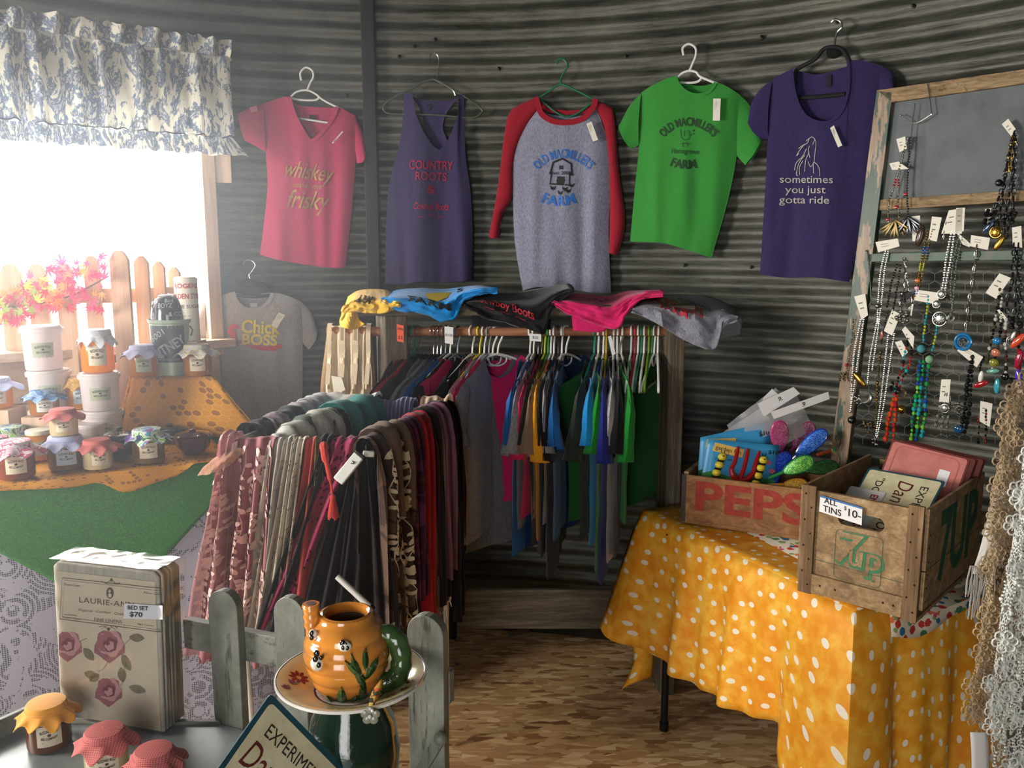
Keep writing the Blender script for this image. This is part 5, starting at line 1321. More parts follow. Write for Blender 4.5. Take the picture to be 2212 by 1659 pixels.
def necklace(label, strands, r, kind, mats, pend=None, tags=(), step=None):
    x, y = strands[0][-1]; t = thing('necklace', label, 'necklace', pnw.px(x, y, .02), 0, 'necklaces hung on the window sash')
    if not isinstance(mats, list): mats = [mats]
    for s in strands: 
        mb = M(); chain(mb, s, r, kind, len(mats), step); obj('strand', mb, mats, t)
    if pend:
        for q in pend:
            mb = M(); kd, px, py, rr, m_ = q[:5]; c = pnw.px(px, py, .026); Rz = Matrix((pnw.ax, pnw.n, V((0, 0, 1)))).transposed()
            if kd == 'disc':
                mb.blob(c, rr, 10, 0, (1, .35, 1), Rz)
                mb.tube([c+Rz @ V((rr*cos(a/3), -.1*rr, rr*sin(a/3))) for a in range(19)], rr*.14, 6, closed=False)
                for a in range(10): mb.blob(c+Rz @ V((rr*.62*cos(a*.628), .35*rr, rr*.62*sin(a*.628))), rr*.14, 4)
            elif kd == 'ring':
                for k, q_ in ((1, .2), (.66, .1)): mb.tube([c+Rz @ V((rr*k*cos(a*pi/12), 0, rr*k*sin(a*pi/12))) for a in range(24)], rr*q_, 8, closed=True)
            elif kd == 'ball': mb.blob(c, rr, 12)
            elif kd == 'drop': mb.blob(c, rr, 9, 0, (.55, .3, 1.5), Rz @ Matrix.Rotation(q[5] if len(q) > 5 else 0, 3, 'Y'))
            elif kd == 'stone': mb.blob(c, rr, 5, 0, (1, .4, .9), Rz @ Matrix.Rotation(q[5] if len(q) > 5 else 0, 3, 'Y'))
            elif kd == 'moon': mb.tube([c+Rz @ V((rr*cos(a), 0, rr*sin(a))) for a in [(-2.2+3.4*i/14) for i in range(15)]], [rr*.34*sin(pi*(i+.3)/15) + .0004 for i in range(15)], 8)
            elif kd == 'fan':
                for k in range(9):
                    an = -1.0+.25*k; mb.blob(c+Rz @ V((rr*.55*sin(an), .004*(k % 3), -rr*.55*cos(an))), rr*.62, 6, 0, (.16, .10, 1), Rz @ Matrix.Rotation(-an, 3, 'Y'))
            elif kd == 'cluster':
                R_ = random.Random(int(px)); 
                for k in range(16): mb.blob(c+Rz @ V((R_.uniform(-1, 1)*rr, R_.uniform(0, .5)*rr, R_.uniform(-1, 1)*rr*1.3)), rr*R_.uniform(.2, .42), 5)
            obj({'disc': 'pendant', 'ring': 'ring_pendant', 'ball': 'large_bead', 'drop': 'drop_pendant', 'stone': 'stone', 'moon': 'moon_pendant', 'fan': 'pendant_fan', 'cluster': 'charms'}[kd], mb, m_, t)
    for q in tags: price(q, t)
RED = bead('a01c20'); TURQ = bead('2aa0a8'); LIME = bead('a8b83a'); GRN = bead('1f9a48'); BLU = bead('1c4aa8'); ORN = bead('c84a1c'); CRIM = bead('a8202c'); BLKB = bead('141418'); WHB = bead('c8c6be'); DKG = bead('4a4a30')
necklace('silver bar bead necklace with red beads hanging from the top hook', [[(1966, 300), (1950, 370), (1946, 420), (1948, 470)], [(1968, 300), (1938, 400), (1926, 440), (1925, 480)]], .0034, 'striped', [MS, MBZ, MS, MBZ, MS, RED], [('fan', 1944, 475, .05, MBZ), ('stone', 1926, 475, .006, RED), ('stone', 1944, 448, .006, RED), ('stone', 1964, 420, .006, RED)],
         [[(1943, 302), (1962, 296), (1966, 322), (1950, 330)], [(1928, 354), (1948, 350), (1970, 366), (1934, 368)]])
necklace('smoky brass necklace with a fan of long drops below the middle rail', [[(1972, 300), (1966, 400), (1968, 460), (1972, 480)]], .0032, 'bead', [MDK], [('fan', 1972, 470, .048, MDK), ('drop', 1996, 510, .022, pm('brown_resin', '3a2a1c', .2), .2)], [[(1898, 523), (1946, 515), (1950, 532), (1904, 545)]])
necklace('silver rope chain at the upper left of the green rail', [[(1926, 520), (1910, 580), (1904, 640), (1902, 700)], [(1930, 520), (1918, 580), (1912, 640), (1904, 700)]], .0042, 'twist', MS, [('ball', 1904, 660, .008, MS)])
necklace('thin black bead necklace left of the wire charms', [[(1944, 572), (1930, 620), (1922, 665)], [(1952, 574), (1944, 620), (1934, 680)]], .0034, 'bead', [BLKB, MDK])
necklace('dark charm bracelet necklace with silver links under the rail', [[(1962, 566), (1960, 620), (1950, 660), (1960, 690)], [(1958, 560), (1968, 620), (1975, 650), (1964, 695)]], .0058, 'link', MS, [('cluster', 1958, 680, .017, MS), ('cluster', 1963, 640, .012, MDK)], [[(1976, 656), (1980, 656), (1976, 682), (1973, 680)]])
necklace('gold and blue seed bead necklace right of the charm necklace', [[(2010, 500), (1996, 560), (1988, 610), (1980, 650)], [(2020, 500), (2004, 560), (1994, 610), (1984, 640)]], .0034, 'striped', [MG, MBZ, BLU, MG, LIME], [('stone', 1990, 606, .008, bead('c8622c')), ('stone', 1988, 622, .007, bead('d8a0b0'))], [[(1976, 468), (1994, 466), (1995, 520), (1978, 521)], [(2020, 468), (2041, 470), (2030, 522), (2012, 518)]])
necklace('double silver rope chain with three round filigree pendants', [[(2062, 500), (2050, 560), (2044, 610), (2036, 640)], [(2068, 500), (2060, 560), (2052, 600), (2046, 640)]], .0048, 'twist', MS, [('disc', 2041, 635, .012, MS), ('disc', 2030, 656, .011, MS), ('disc', 2037, 688, .020, MS)], [[(2056, 455), (2086, 450), (2084, 505), (2040, 505)], [(2072, 450), (2091, 449), (2088, 500), (2070, 502)]])
necklace('earring of stacked silver rings in front of a white card', [[(2050, 482), (2046, 500), (2044, 522)]], .0055, 'link', MS)
necklace('grey green pebble bead necklace right of the filigree one', [[(2078, 510), (2066, 560), (2060, 620), (2064, 670)], [(2086, 512), (2072, 570), (2068, 620), (2060, 680)]], .0036, 'bead', [bead('6c7a74'), MS], [('ring', 2062, 686, .009, MS)], [[(2070, 498), (2104, 528), (2100, 534), (2086, 528)]])
necklace('chunky silver link chain with a round blue glass ring', [[(2116, 534), (2110, 590), (2100, 650), (2092, 715)]], .0085, 'link', MS, [('ring', 2088, 737, .022, bead('1f78b4')), ('cluster', 2088, 738, .009, MS)], [[(2104, 508), (2145, 514), (2140, 540), (2102, 532)], [(2086, 745), (2130, 770), (2116, 792), (2074, 756)]])
necklace('large tangle of gunmetal chains and charms at the upper right', [[(2196, 290), (2180, 360), (2168, 440), (2160, 500)], [(2198, 290), (2192, 380), (2180, 450), (2170, 520)], [(2192, 300), (2172, 400), (2150, 470), (2165, 520)], [(2200, 300), (2196, 400), (2190, 460), (2176, 520)]], .0085, 'link', MDK, [('ball', 2165, 396, .010, MDK), ('disc', 2158, 502, .015, MG), ('cluster', 2150, 470, .017, BLKB), ('cluster', 2186, 470, .016, MDK), ('drop', 2166, 525, .016, MG, .5), ('drop', 2143, 490, .016, bead('30405c'), .7)], [[(2170, 270), (2184, 258), (2200, 280), (2192, 298)], [(2134, 452), (2148, 450), (2146, 480), (2138, 486)]])
necklace('gold link chain bunched above the gunmetal tangle', [[(2194, 296), (2188, 330), (2184, 370)], [(2198, 296), (2194, 340), (2188, 376)]], .0075, 'link', MG)
necklace('heavy grey link chain at the right edge below the green rail', [[(2196, 530), (2192, 600), (2180, 660), (2190, 700)], [(2206, 530), (2204, 600), (2196, 680), (2190, 705)], [(2200, 540), (2210, 620), (2206, 700)]], .0085, 'link', MDK, [('cluster', 2200, 702, .017, MDK), ('drop', 2196, 725, .012, MS, .3)], [[(2192, 492), (2212, 488), (2214, 535), (2194, 532)]])
necklace('pair of twisted silver ropes at the lower left with bead spacers', [[(1866, 690), (1852, 760), (1846, 830), (1844, 885)], [(1872, 690), (1862, 760), (1852, 830), (1842, 890)]], .0045, 'twist', MS, [('ball', 1848, 905, .013, MDK), ('drop', 1864, 818, .020, MG, -.8)], [[(1852, 640), (1876, 634), (1882, 680), (1868, 690), (1850, 688)][:4]])
necklace('thin brown bead string with a red bead at the far left', [[(1850, 690), (1846, 740), (1838, 786), (1832, 810)]], .003, 'bead', [MBZ, MBZ, MS], [('ball', 1837, 787, .006, RED), ('cluster', 1830, 812, .011, MBZ)])
necklace('silver rope ending in a crescent moon pendant', [[(1906, 690), (1896, 760), (1890, 800)], [(1902, 690), (1886, 770), (1880, 830)]], .0042, 'twist', MS, [('moon', 1876, 855, .020, MS), ('cluster', 1862, 862, .012, MS)])
necklace('dark beaded string with copper teardrop in front of a slanted card', [[(1925, 672), (1916, 710), (1910, 740)]], .003, 'bead', [MDK, BLKB], [('drop', 1913, 722, .009, bead('a0624c'))], [[(1934, 668), (1952, 678), (1934, 724), (1916, 714)]])
necklace('long silver rope necklace reaching nearly to the crate', [[(1926, 715), (1916, 800), (1908, 870), (1898, 940)], [(1938, 720), (1926, 800), (1914, 880), (1900, 945)]], .0042, 'twist', MS, [('cluster', 1900, 950, .010, MS)])
necklace('brass flower bead string between the silver ropes', [[(1908, 760), (1902, 820), (1900, 880), (1896, 930)]], .0045, 'mixed', [MBZ, MG, DKG], [('cluster', 1884, 920, .014, MBZ)])
necklace('red and black bead string with two curled cards', [[(1968, 730), (1958, 780), (1946, 820), (1938, 850)], [(1976, 750), (1970, 790), (1954, 820), (1946, 860)]], .0044, 'mixed', [ORN, BLKB, TURQ, RED], [('cluster', 1942, 836, .014, BLKB), ('ring', 1956, 848, .013, MBZ)], [[(1955, 712), (1962, 704), (1982, 726), (1979, 752)], [(1940, 738), (1954, 734), (1968, 760), (1956, 770)]])
necklace('orange and crimson bead necklace with a golden woven ball', [[(1940, 850), (1930, 890), (1922, 930), (1918, 955)], [(1944, 850), (1940, 890), (1938, 930), (1934, 955)]], .0068, 'mixed', [ORN, CRIM, bead('b8341c')], [('ball', 1956, 882, .013, MG)])
necklace('turquoise and lime bead necklace with two felt balls', [[(2012, 640), (2006, 690), (2000, 740)], [(2030, 705), (2024, 740), (2018, 760)]], .0042, 'striped', [TURQ, LIME], [('ball', 1998, 752, .0125, pm('felt_blue', '4a90a0', .9)), ('ball', 2016, 775, .0125, pm('felt_green', '86b08a', .9))], [[(1984, 625), (2036, 632), (2032, 657), (1982, 648)]])
necklace('thick cluster necklace of green and blue beads under the felt balls', [[(1994, 780), (1986, 850), (1978, 900), (1974, 950)], [(2012, 790), (2006, 850), (2004, 900), (1996, 945)], [(2002, 780), (1994, 850), (1990, 900), (1984, 950)]], .0056, 'mixed', [GRN, BLU, bead('7ac83a'), TURQ, bead('1c6a6a')])
necklace('silver cable chain with heart locket below a tall white card', [[(2048, 850), (2036, 880), (2026, 930)], [(2052, 850), (2046, 890), (2038, 940)], [(2060, 850), (2056, 890), (2050, 940)]], .006, 'link', MS, [('disc', 2048, 880, .012, MS), ('cluster', 2080, 880, .015, MS)], [[(2040, 818), (2060, 818), (2056, 868), (2035, 866)]])
necklace('black faceted bead necklace with a blue pendant at its end', [[(2104, 770), (2096, 830), (2090, 880), (2082, 930)], [(2106, 770), (2104, 830), (2098, 890), (2088, 940)]], .0058, 'mixed', [BLKB, MDK], [('stone', 2078, 925, .014, bead('1c4a70'))])
necklace('olive bead necklace with coloured stone chips', [[(2166, 625), (2156, 690), (2146, 740), (2136, 790)], [(2170, 628), (2168, 700), (2160, 750), (2148, 800)]], .0044, 'mixed', [DKG, WHB, BLKB], [('stone', 2160, 735, .012, bead('1f78b4')), ('stone', 2158, 760, .013, bead('c8785a'), .4), ('stone', 2154, 782, .013, bead('8a8a30')), ('drop', 2152, 800, .012, bead('6aa89a'), 1.4), ('drop', 2161, 832, .015, bead('3aa8b8'))], [[(2165, 590), (2190, 600), (2158, 645), (2135, 632)]])
necklace('red and white shell pendant necklace beside the stone chips', [[(2130, 770), (2122, 800), (2126, 815)]], .0034, 'bead', [BLKB], [('drop', 2126, 828, .015, RED, 1.1), ('drop', 2126, 812, .012, bead('e8e4dc'), .1)])
necklace('pendant string with silver hoops near the right edge', [[(2180, 690), (2176, 730), (2180, 770), (2176, 815)]], .0048, 'mixed', [MDK, WHB, bead('5a2a2c')], [('ring', 2192, 735, .012, MS), ('stone', 2178, 812, .012, BLKB)], [[(2158, 668), (2166, 668), (2184, 690), (2180, 695)]])
necklace('red blue and orange shard necklace cut by the picture edge', [[(2204, 720), (2206, 780), (2204, 830)]], .005, 'mixed', [RED, BLKB], [('drop', 2206, 735, .018, bead('d8502c'), .7), ('drop', 2208, 775, .018, bead('a01c3c'), .2), ('drop', 2208, 815, .018, bead('5a3ab0'), -.2), ('cluster', 2198, 825, .012, BLKB)])
necklace('pair of thin dark earrings on a crumpled card', [[(2121, 900), (2120, 930), (2118, 955)], [(2136, 885), (2136, 920), (2134, 955)]], .0038, 'mixed', [BLKB, bead('7a3a2c')], None, [[(2124, 864), (2150, 870), (2144, 920), (2122, 908)]])
# ================================================================== honey table by the window
LZ = 1.0
def hexes(name, base, hexc, line, sc=38, coord='UV', density=.22):
    m, t, b = nt(name); g = G(t); uv = g.coord(coord, (sc, sc, sc))
    sep = g.n('ShaderNodeSeparateXYZ'); g.link(uv, sep.inputs[0]); X, Y = sep.outputs[0], sep.outputs[1]
    def lattice(ox, oy):
        a = g.math('FLOORED_MODULO', g.math('ADD', X, ox), 1.0) if False else g.math('SUBTRACT', g.math('FRACT', g.math('ADD', X, ox)), .5)
        b_ = g.math('SUBTRACT', g.math('MULTIPLY', g.math('FRACT', g.math('ADD', g.math('DIVIDE', Y, 1.7320508), oy)), 1.7320508), .8660254)
        ax_, ay_ = g.math('ABSOLUTE', a), g.math('ABSOLUTE', b_)
        h = g.math('MAXIMUM', ax_, g.math('ADD', g.math('MULTIPLY', ax_, .5), g.math('MULTIPLY', ay_, .8660254)))
        fx, fy = g.math('FLOOR', g.math('ADD', X, ox)), g.math('FLOOR', g.math('ADD', g.math('DIVIDE', Y, 1.7320508), oy))
        cmb = g.n('ShaderNodeCombineXYZ'); g.link(fx, cmb.inputs[0]); g.link(fy, cmb.inputs[1]); cmb.inputs[2].default_value = ox*7
        wn = g.n('ShaderNodeTexWhiteNoise'); g.link(cmb.outputs[0], wn.inputs['Vector'])
        low = g.noise(cmb.outputs[0], .35, 1)
        return h, wn.outputs['Value'], low
    h1, w1, l1 = lattice(0, 0); h2, w2, l2 = lattice(.5, .5)
    near = g.math('LESS_THAN', h1, h2)
    h = g.math('MINIMUM', h1, h2)
    wv = g.math('ADD', g.math('MULTIPLY', near, w1), g.math('MULTIPLY', g.math('SUBTRACT', 1.0, near), w2))
    lo = g.math('ADD', g.math('MULTIPLY', near, l1), g.math('MULTIPLY', g.math('SUBTRACT', 1.0, near), l2))
    filled = g.math('MULTIPLY', g.math('LESS_THAN', h, .40), g.math('LESS_THAN', g.math('SUBTRACT', wv, g.math('MULTIPLY', g.math('SUBTRACT', lo, .5), 1.4)), density))
    edge = g.math('GREATER_THAN', h, .455)
    col = g.mix(edge, base, line); col = g.mix(filled, col, hexc)
    g.link(col, b.inputs['Base Color']); b.inputs['Roughness'].default_value = .8; b.inputs['Specular IOR Level'].default_value = .2
    tr = g.n('ShaderNodeBsdfTranslucent'); g.link(col, tr.inputs[0]); mx = g.n('ShaderNodeMixShader'); mx.inputs[0].default_value = .25
    g.link(b.outputs[0], mx.inputs[1]); g.link(tr.outputs[0], mx.inputs[2]); g.link(mx.outputs[0], t.nodes['Material Output'].inputs['Surface'])
    return m
M_HONEY = hexes('honeycomb_cloth', 'dd9a35', 'a5703a', 'e8ac4c')
# table under the cloths: front edge runs from the left out of the picture to behind the scarf rack
F0, F1 = on(-120, 1068, LZ), on(560, 985, LZ)
lt1 = (F1-F0).normalized(); lt2 = V((-lt1.y, lt1.x, 0)); LT = (F1-F0).length; LW = .62
def lpt(s, r, z=0): return V((F0.x, F0.y, 0))+lt1*s+lt2*r+V((0, 0, z))
RL = Matrix((lt1, lt2, V((0, 0, 1)))).transposed()
t = thing('display_table', 'display table under the lace and green cloths by the window', 'table', lpt(LT/2, LW/2))
mb = M(); mb.box(lpt(LT/2, LW/2, LZ-.03), (LT-.03, LW-.03, .04), 0, RL); obj('table_top', mb, M_OLDX, t, smooth=False)
for s, r in ((.05, .05), (LT-.05, .05), (.05, LW-.05), (LT-.05, LW-.05)): mb = M(); mb.box(lpt(s, r, (LZ-.05)/2), (.05, .05, LZ-.05), 0, RL); obj('leg', mb, M_OLD, t, smooth=False)
def lace_mat():
    m, t, b = nt('white_net_lace'); g = G(t); uv = g.coord('UV')
    x = g.n('ShaderNodeSeparateXYZ'); g.link(uv, x.inputs[0])
    ns = g.noise(uv, 9, 3, .6, 1.2); n2 = g.noise(uv, 30, 2, .5)
    rings = g.math('ABSOLUTE', g.math('SINE', g.math('MULTIPLY', g.voro(uv, 9, rand=.8), 34)))
    petals = g.math('LESS_THAN', g.voro(uv, 34, 'F1'), .24)
    motif = g.math('MAXIMUM', g.math('GREATER_THAN', rings, .86), petals)
    area = g.math('GREATER_THAN', ns, .485)        # where the open net is
    netx = g.math('FRACT', g.math('MULTIPLY', x.outputs[0], 170)); nety = g.math('FRACT', g.math('MULTIPLY', x.outputs[1], 170))
    hole = g.math('MULTIPLY', g.math('GREATER_THAN', netx, .30), g.math('GREATER_THAN', nety, .30))
    op = g.math('MULTIPLY', g.math('MULTIPLY', area, hole), g.math('SUBTRACT', 1.0, motif))
    g.link(g.mix(op, 'b2b1c2', '3c3c48'), b.inputs['Base Color']); b.inputs['Roughness'].default_value = .9
    return m
M_LACE = lace_mat()
LCE = M()
def drape(u, v, s0=0, s1=None, h=LZ-.03, out=.012):
    s = lerp(s0, LT if s1 is None else s1, u); o_ = out+v*.05+v*.022*sin(s*9+.6)+v*.012*noise.noise(V((s*6, v*2, 2))); p = lpt(s, -o_); return V((p.x, p.y, LZ+.004-v*h))
LCE.grid(lambda u, v: drape(u, v), 60, 20, uvs=(LT, LZ))
LCE.grid(lambda u, v: lpt(LT*u, lerp(-.012, LW+.01, v), LZ+.004), 10, 6, uvs=(LT, LW))
LCE.grid(lambda u, v: lpt(LT+.012+.05*v+.015*v*sin(u*9), lerp(-.012, LW, u), LZ+.004-v*(LZ-.05)), 14, 10, uvs=(LW, LZ))
o = obj('tablecloth', LCE, M_LACE); tag(o, 'pale lilac lace tablecloth hanging from the honey display table', 'tablecloth')
# green cloth laid cornerwise: a point hangs down the front
def greenm():
    m, t, b = nt('green_print_cotton'); g = G(t); n1 = g.voro(g.coord('UV'), 160); n2 = g.noise(g.coord('UV'), 40, 3)
    c = g.mix(g.math('LESS_THAN', n1, .28), g.ramp(n2, [(.3, '2f6b2f'), (.7, '3a7d36')]), '4f9a48'); g.link(c, b.inputs['Base Color']); b.inputs['Roughness'].default_value = .85; return m
gm_ = M()
def lf(px, py, out):
    """a pixel on the upright front of the table"""
    return plane_pt(px, py, lpt(0, -out), lt2)
tipx, tipy = 300, 1278
gs = [(-112, 1140), (75, 1235), (150, 1274), (240, 1285), (300, 1278), (335, 1232), (400, 1160), (490, 1060)]
sv = []
for u in range(41):
    p = lf(lerp(-330, 500, u/40), lerp(1070, 1000, u/40), .02); sv.append((p-lpt(0, 0)).dot(lt1))
hemf = arc_curve([V(k) for k in gs])
def gcl(u, v):
    h_ = hemf(u); pb = lf(h_.x, h_.y, .045); s = (pb-V((F0.x, F0.y, 0))).dot(lt1); s_top = s
    base = drape(s/LT, 0); z = lerp(LZ+.008, pb.z, v); vv = (LZ-z)/(LZ)
    o_ = .020+vv*.05+vv*.022*sin(s*9+.6)+.005; p = lpt(s, -o_); return V((p.x, p.y, z))
gm_.grid(gcl, 50, 14, uvs=(1.1, .4))
gm_.grid(lambda u, v: lpt(lerp(.05, LT-.03, u), lerp(-.020, LW*.8, v), LZ+.0085), 10, 6, uvs=(1.2, .5))
o = obj('table_topper', gm_, greenm(), solid=.002, off=1); tag(o, 'plain green cloth laid cornerwise over the lace tablecloth', 'cloth')
# honeycomb cloth on the top with a wavy front edge
hm = M(); edge = arc_curve([V(k) for k in ((-105, 1066), (-40, 1062), (60, 1056), (160, 1050), (215, 1042), (268, 1062), (330, 1042), (395, 1020), (440, 975), (500, 945))])
zt2 = LZ+.012
def hcl(u, v):
    e = edge(u); fp = lf(e.x, e.y, .028); s = (fp-V((F0.x, F0.y, 0))).dot(lt1)
    over = max(0, zt2-fp.z)
    # v: 0 back .. .8 at table edge .. 1 hanging
    if v < .8: r = lerp(LW*.93, -.026, v/.8); w_ = .006*noise.noise(V((s*9, r*9, 4)))+.004*noise.noise(V((s*22, r*20, 5))); return lpt(s, r, zt2+abs(w_))
    k = (v-.8)/.2; p = lpt(s, -.027-.012*sin(k*pi/2)-.004*sin(s*30)); return V((p.x, p.y, zt2-over*k))
hm.grid(hcl, 60, 30, uvs=(1.35, .75))
o = obj('honeycomb_cloth', hm, M_HONEY, solid=.0015, off=1); tag(o, 'orange honeycomb print cloth spread under the honey jars', 'cloth')
ZJ = zt2+.007
# riser box draped with the same print
rb0, rb1 = on(292, 930, ZJ), on(548, 948, ZJ)
tf0, tf1 = at(285, 812, on(285, 940, ZJ).y+.06), at(462, 812, on(462, 945, ZJ).y+.06)
tzz = tf0.z
bk1 = on(490, 797, tzz); RD = .26
mb = M(); back = lt2
q = [V((tf0.x, tf0.y, tzz)), V((tf1.x, tf1.y, tzz))]
Q = [q[0], q[1], q[1]+lt2*RD, q[0]+lt2*RD]
bot = [on(258, 955, ZJ), on(560, 940, ZJ), on(560, 940, ZJ)+lt2*RD*.7+lt1*.02, on(258, 955, ZJ)+lt2*(RD+.1)]
mb.grid(lambda u, v: Q[0].lerp(Q[1], u).lerp(Q[3].lerp(Q[2], u), v)+V((0, 0, .002*sin(u*9))), 8, 6, uvs=(.3, .26))
def skirt2(k):
    def fn(u, v):
        a, b_ = Q[k].lerp(Q[(k+1) % 4], u), bot[k].lerp(bot[(k+1) % 4], u); p = a.lerp(b_, v**.9)
        out_ = (p-(Q[0]+Q[2])/2); out_.z = 0; out_.normalize(); return p+out_*(.012*v*sin(u*9+k*2)+.006*noise.noise(V((u*5, v*4, k))))
    return fn
for k in range(4): mb.grid(skirt2(k), 20, 14, uvs=(.34, .24))
o = obj('draped_riser', mb, M_HONEY, solid=.002, off=-1); tag(o, 'box riser draped in orange honeycomb cloth, wider at its foot', 'riser')

# ---- jars
def glassjar(label, base, r, h, honey, lidc=None, cap='cloth', capmat=None, lab='cream', group='honey and jam jars', seed=0, rot=0, fill=.86, lidmat=None, flare=1.55):
    t = thing('honey_jar', label, 'jar', base, 0, group); R = random.Random(seed)
    prof = [(0, 0), (r*.86, 0), (r*.97, h*.03), (r, h*.10), (r, h*.72), (r*.96, h*.80), (r*.80, h*.88), (r*.78, h*.97)]
    mb = M(); mb.lathe(prof, 28, base); obj('contents', mb, honey, t)
    mb = M(); mb.lathe([(r*.80, h*.90), (r*.86, h*.91), (r*.86, h*1.04), (r*.82, h*1.06), (0, h*1.065)], 28, base); obj('lid', mb, lidmat or pm('cream_lid', 'd8d2c0', .4), t)
    # label round the front
    a0 = atan2(CAM.y-base[1], CAM.x-base[0])+rot; L_ = M(); rr = r*1.012
    def lf_(x, y, k=0): a = a0+x/rr; return V(base)+V(((rr+k)*cos(a), (rr+k)*sin(a), h*.45+y))
    lw, lh = r*1.12, h*.50
    L_.grid(lambda u, v: lf_(lerp(-lw/2, lw/2, u), lerp(lh/2, -lh/2, v)), 10, 3)
    lo = obj('label', L_, pm('label_'+lab, {'cream': 'd2c6ae', 'green': 'a9b09a', 'blue': 'a8b4c0', 'white': 'd8d4cc'}[lab], .7), t)
    mb = M(); ff = lambda x, y: lf_(x, y, .0006)
    letters(mb, 'BUZZARD BUZZ', ff, lh*.19, y=lh*.25, width=lw*.72, bold=.02, arc=lw*1.1)
    letters(mb, 'BEE COMPANY', ff, lh*.17, y=-lh*.12, width=lw*.66, bold=.02, arc=-lw*1.1); disc(mb, ff, 0, lh*.06, lh*.08, lh*.07); stroke(mb, ff, [(-lw*.3, -lh*.3), (lw*.3, -lh*.3)], .0008)
    obj('lettering', mb, pm('brown_ink', '4a3c30', .8), lo, smooth=False)
    if cap == 'cloth':
        mb = M(); ph = R.uniform(0, 6); n_ = R.choice((7, 8, 9)); top = h*1.075; rc = r*.90
        def fn(u, v):
            a = 2*pi*u
            if v < .4: k = v/.4; return V(base)+V((rc*k*cos(a), rc*k*sin(a), top+.003*(1-k*k)))
            k = (v-.4)/.6; sq = 1+.10*cos(4*a+ph)
            if k < .25: kk = k/.25; rad = rc*(1+.03*kk); z = top-h*.14*kk
            else: kk = (k-.25)/.75; rad = rc*(1.03+(flare-1.03)*kk*sq)*(1+.09*kk*sin(n_*a+ph)); z = top-h*.14-h*.20*kk*sq*(1+.4*sin(n_*a+ph+1))-.02*r*kk
            return V(base)+V((rad*cos(a), rad*sin(a), z))
        mb.grid(fn, 72, 16, uvs=(2*pi*r*1.3, r*3)); obj('cloth_cap', mb, capmat, t, solid=.0012, off=0)
        mb = M(); mb.tube([V(base)+V((rc*1.06*cos(2*pi*i/28), rc*1.06*sin(2*pi*i/28), top-h*.125)) for i in range(28)], .0012, 5, closed=True); obj('string', mb, capmat, t)
    return t
def liquid(name, c, dense=.5):
    m, t_, b = nt(name); b.inputs['Base Color'].default_value = lin(c); b.inputs['Roughness'].default_value = .08; b.inputs['Coat Weight'].default_value = .6; b.inputs['Specular IOR Level'].default_value = .6
    g = G(t_); tr = g.n('ShaderNodeBsdfTranslucent'); tr.inputs[0].default_value = lin(c); mx = g.n('ShaderNodeMixShader'); mx.inputs[0].default_value = dense
    g.link(b.outputs[0], mx.inputs[1]); g.link(tr.outputs[0], mx.inputs[2]); g.link(mx.outputs[0], t_.nodes['Material Output'].inputs['Surface']); return m
HONEY, AMBER, DARKH, PEACH, PALEH = liquid('clear_honey', 'f0a818', .6), liquid('amber_honey', 'c8801c', .5), liquid('dark_honey', '6e3c16', .35), liquid('berry_honey', '8a4028', .35), liquid('creamed_honey', 'd8c49a', .3)
def gingham(name, c, c2='e8ddd8', sc=260, coord='Object'):
    m, t_, b = nt(name); g = G(t_); s_ = g.n('ShaderNodeSeparateXYZ'); g.link(g.coord('Object', (sc, sc, sc)), s_.inputs[0])
    a = g.math('GREATER_THAN', g.math('FRACT', s_.outputs[0]), .5); b2_ = g.math('GREATER_THAN', g.math('FRACT', g.math('ADD', s_.outputs[1], s_.outputs[2])), .5)
    f_ = g.math('MULTIPLY', g.math('ADD', a, b2_), .5); g.link(g.mix(f_, c2, c), b.inputs['Base Color']); b.inputs['Roughness'].default_value = .85; return m
def patch(name, cols, sc=30, interp='CONSTANT'):
    m, t_, b = nt(name); g = G(t_); n_ = g.noise(g.coord('Object'), sc, 1.5, .5, .8); k = len(cols)
    g.link(g.ramp(n_, [(.28+.44*i/k, c) for i, c in enumerate(cols)], interp), b.inputs['Base Color']); b.inputs['Roughness'].default_value = .8
    g2 = g.n('ShaderNodeBsdfTranslucent'); g2.inputs[0].default_value = lin(cols[0]); mx = g.n('ShaderNodeMixShader'); mx.inputs[0].default_value = .2
    g.link(b.outputs[0], mx.inputs[1]); g.link(g2.outputs[0], mx.inputs[2]); g.link(mx.outputs[0], t_.nodes['Material Output'].inputs['Surface']); return m
RG, BG = gingham('red_gingham', 'a83a40', 'c87a74'), gingham('blue_gingham', '8a9ad0', 'd4d8ec')
FLB, FLW, FLP, FLM, GOLDC, YWC = patch('blue_flower_cloth', ['7aa0d0', '5a84c0', 'a8c4e4', '88b0d8']), patch('white_cloth', ['e8e8ec', 'dcdce4', 'f0f0f0']), patch('pink_flower_cloth', ['e8c8d8', 'f0e8ec', 'd05a80', 'f0e4ea', 'e0b8c8'], 40), patch('butterfly_cloth', ['3a2a70', '3a8a4a', 'f0f0f0', '8ac84a', 'e8e8ee', '4aa8c8', 'c04aa0', '5a3a9a'], 34), patch('gold_net_cloth', ['c89a4a', 'b8863a', 'e0b868', 'a87832'], 120), patch('yellow_flower_cloth', ['e8e4d8', 'd8c48a', 'c0c4d8', 'e4dcc4', 'b89a4a'], 45)
def jb(px, py, z=None): return on(px, py, ZJ if z is None else z)
def jr(base, wpx): d_ = (V(base)-CAM).dot(FWD); return wpx/F*d_/2
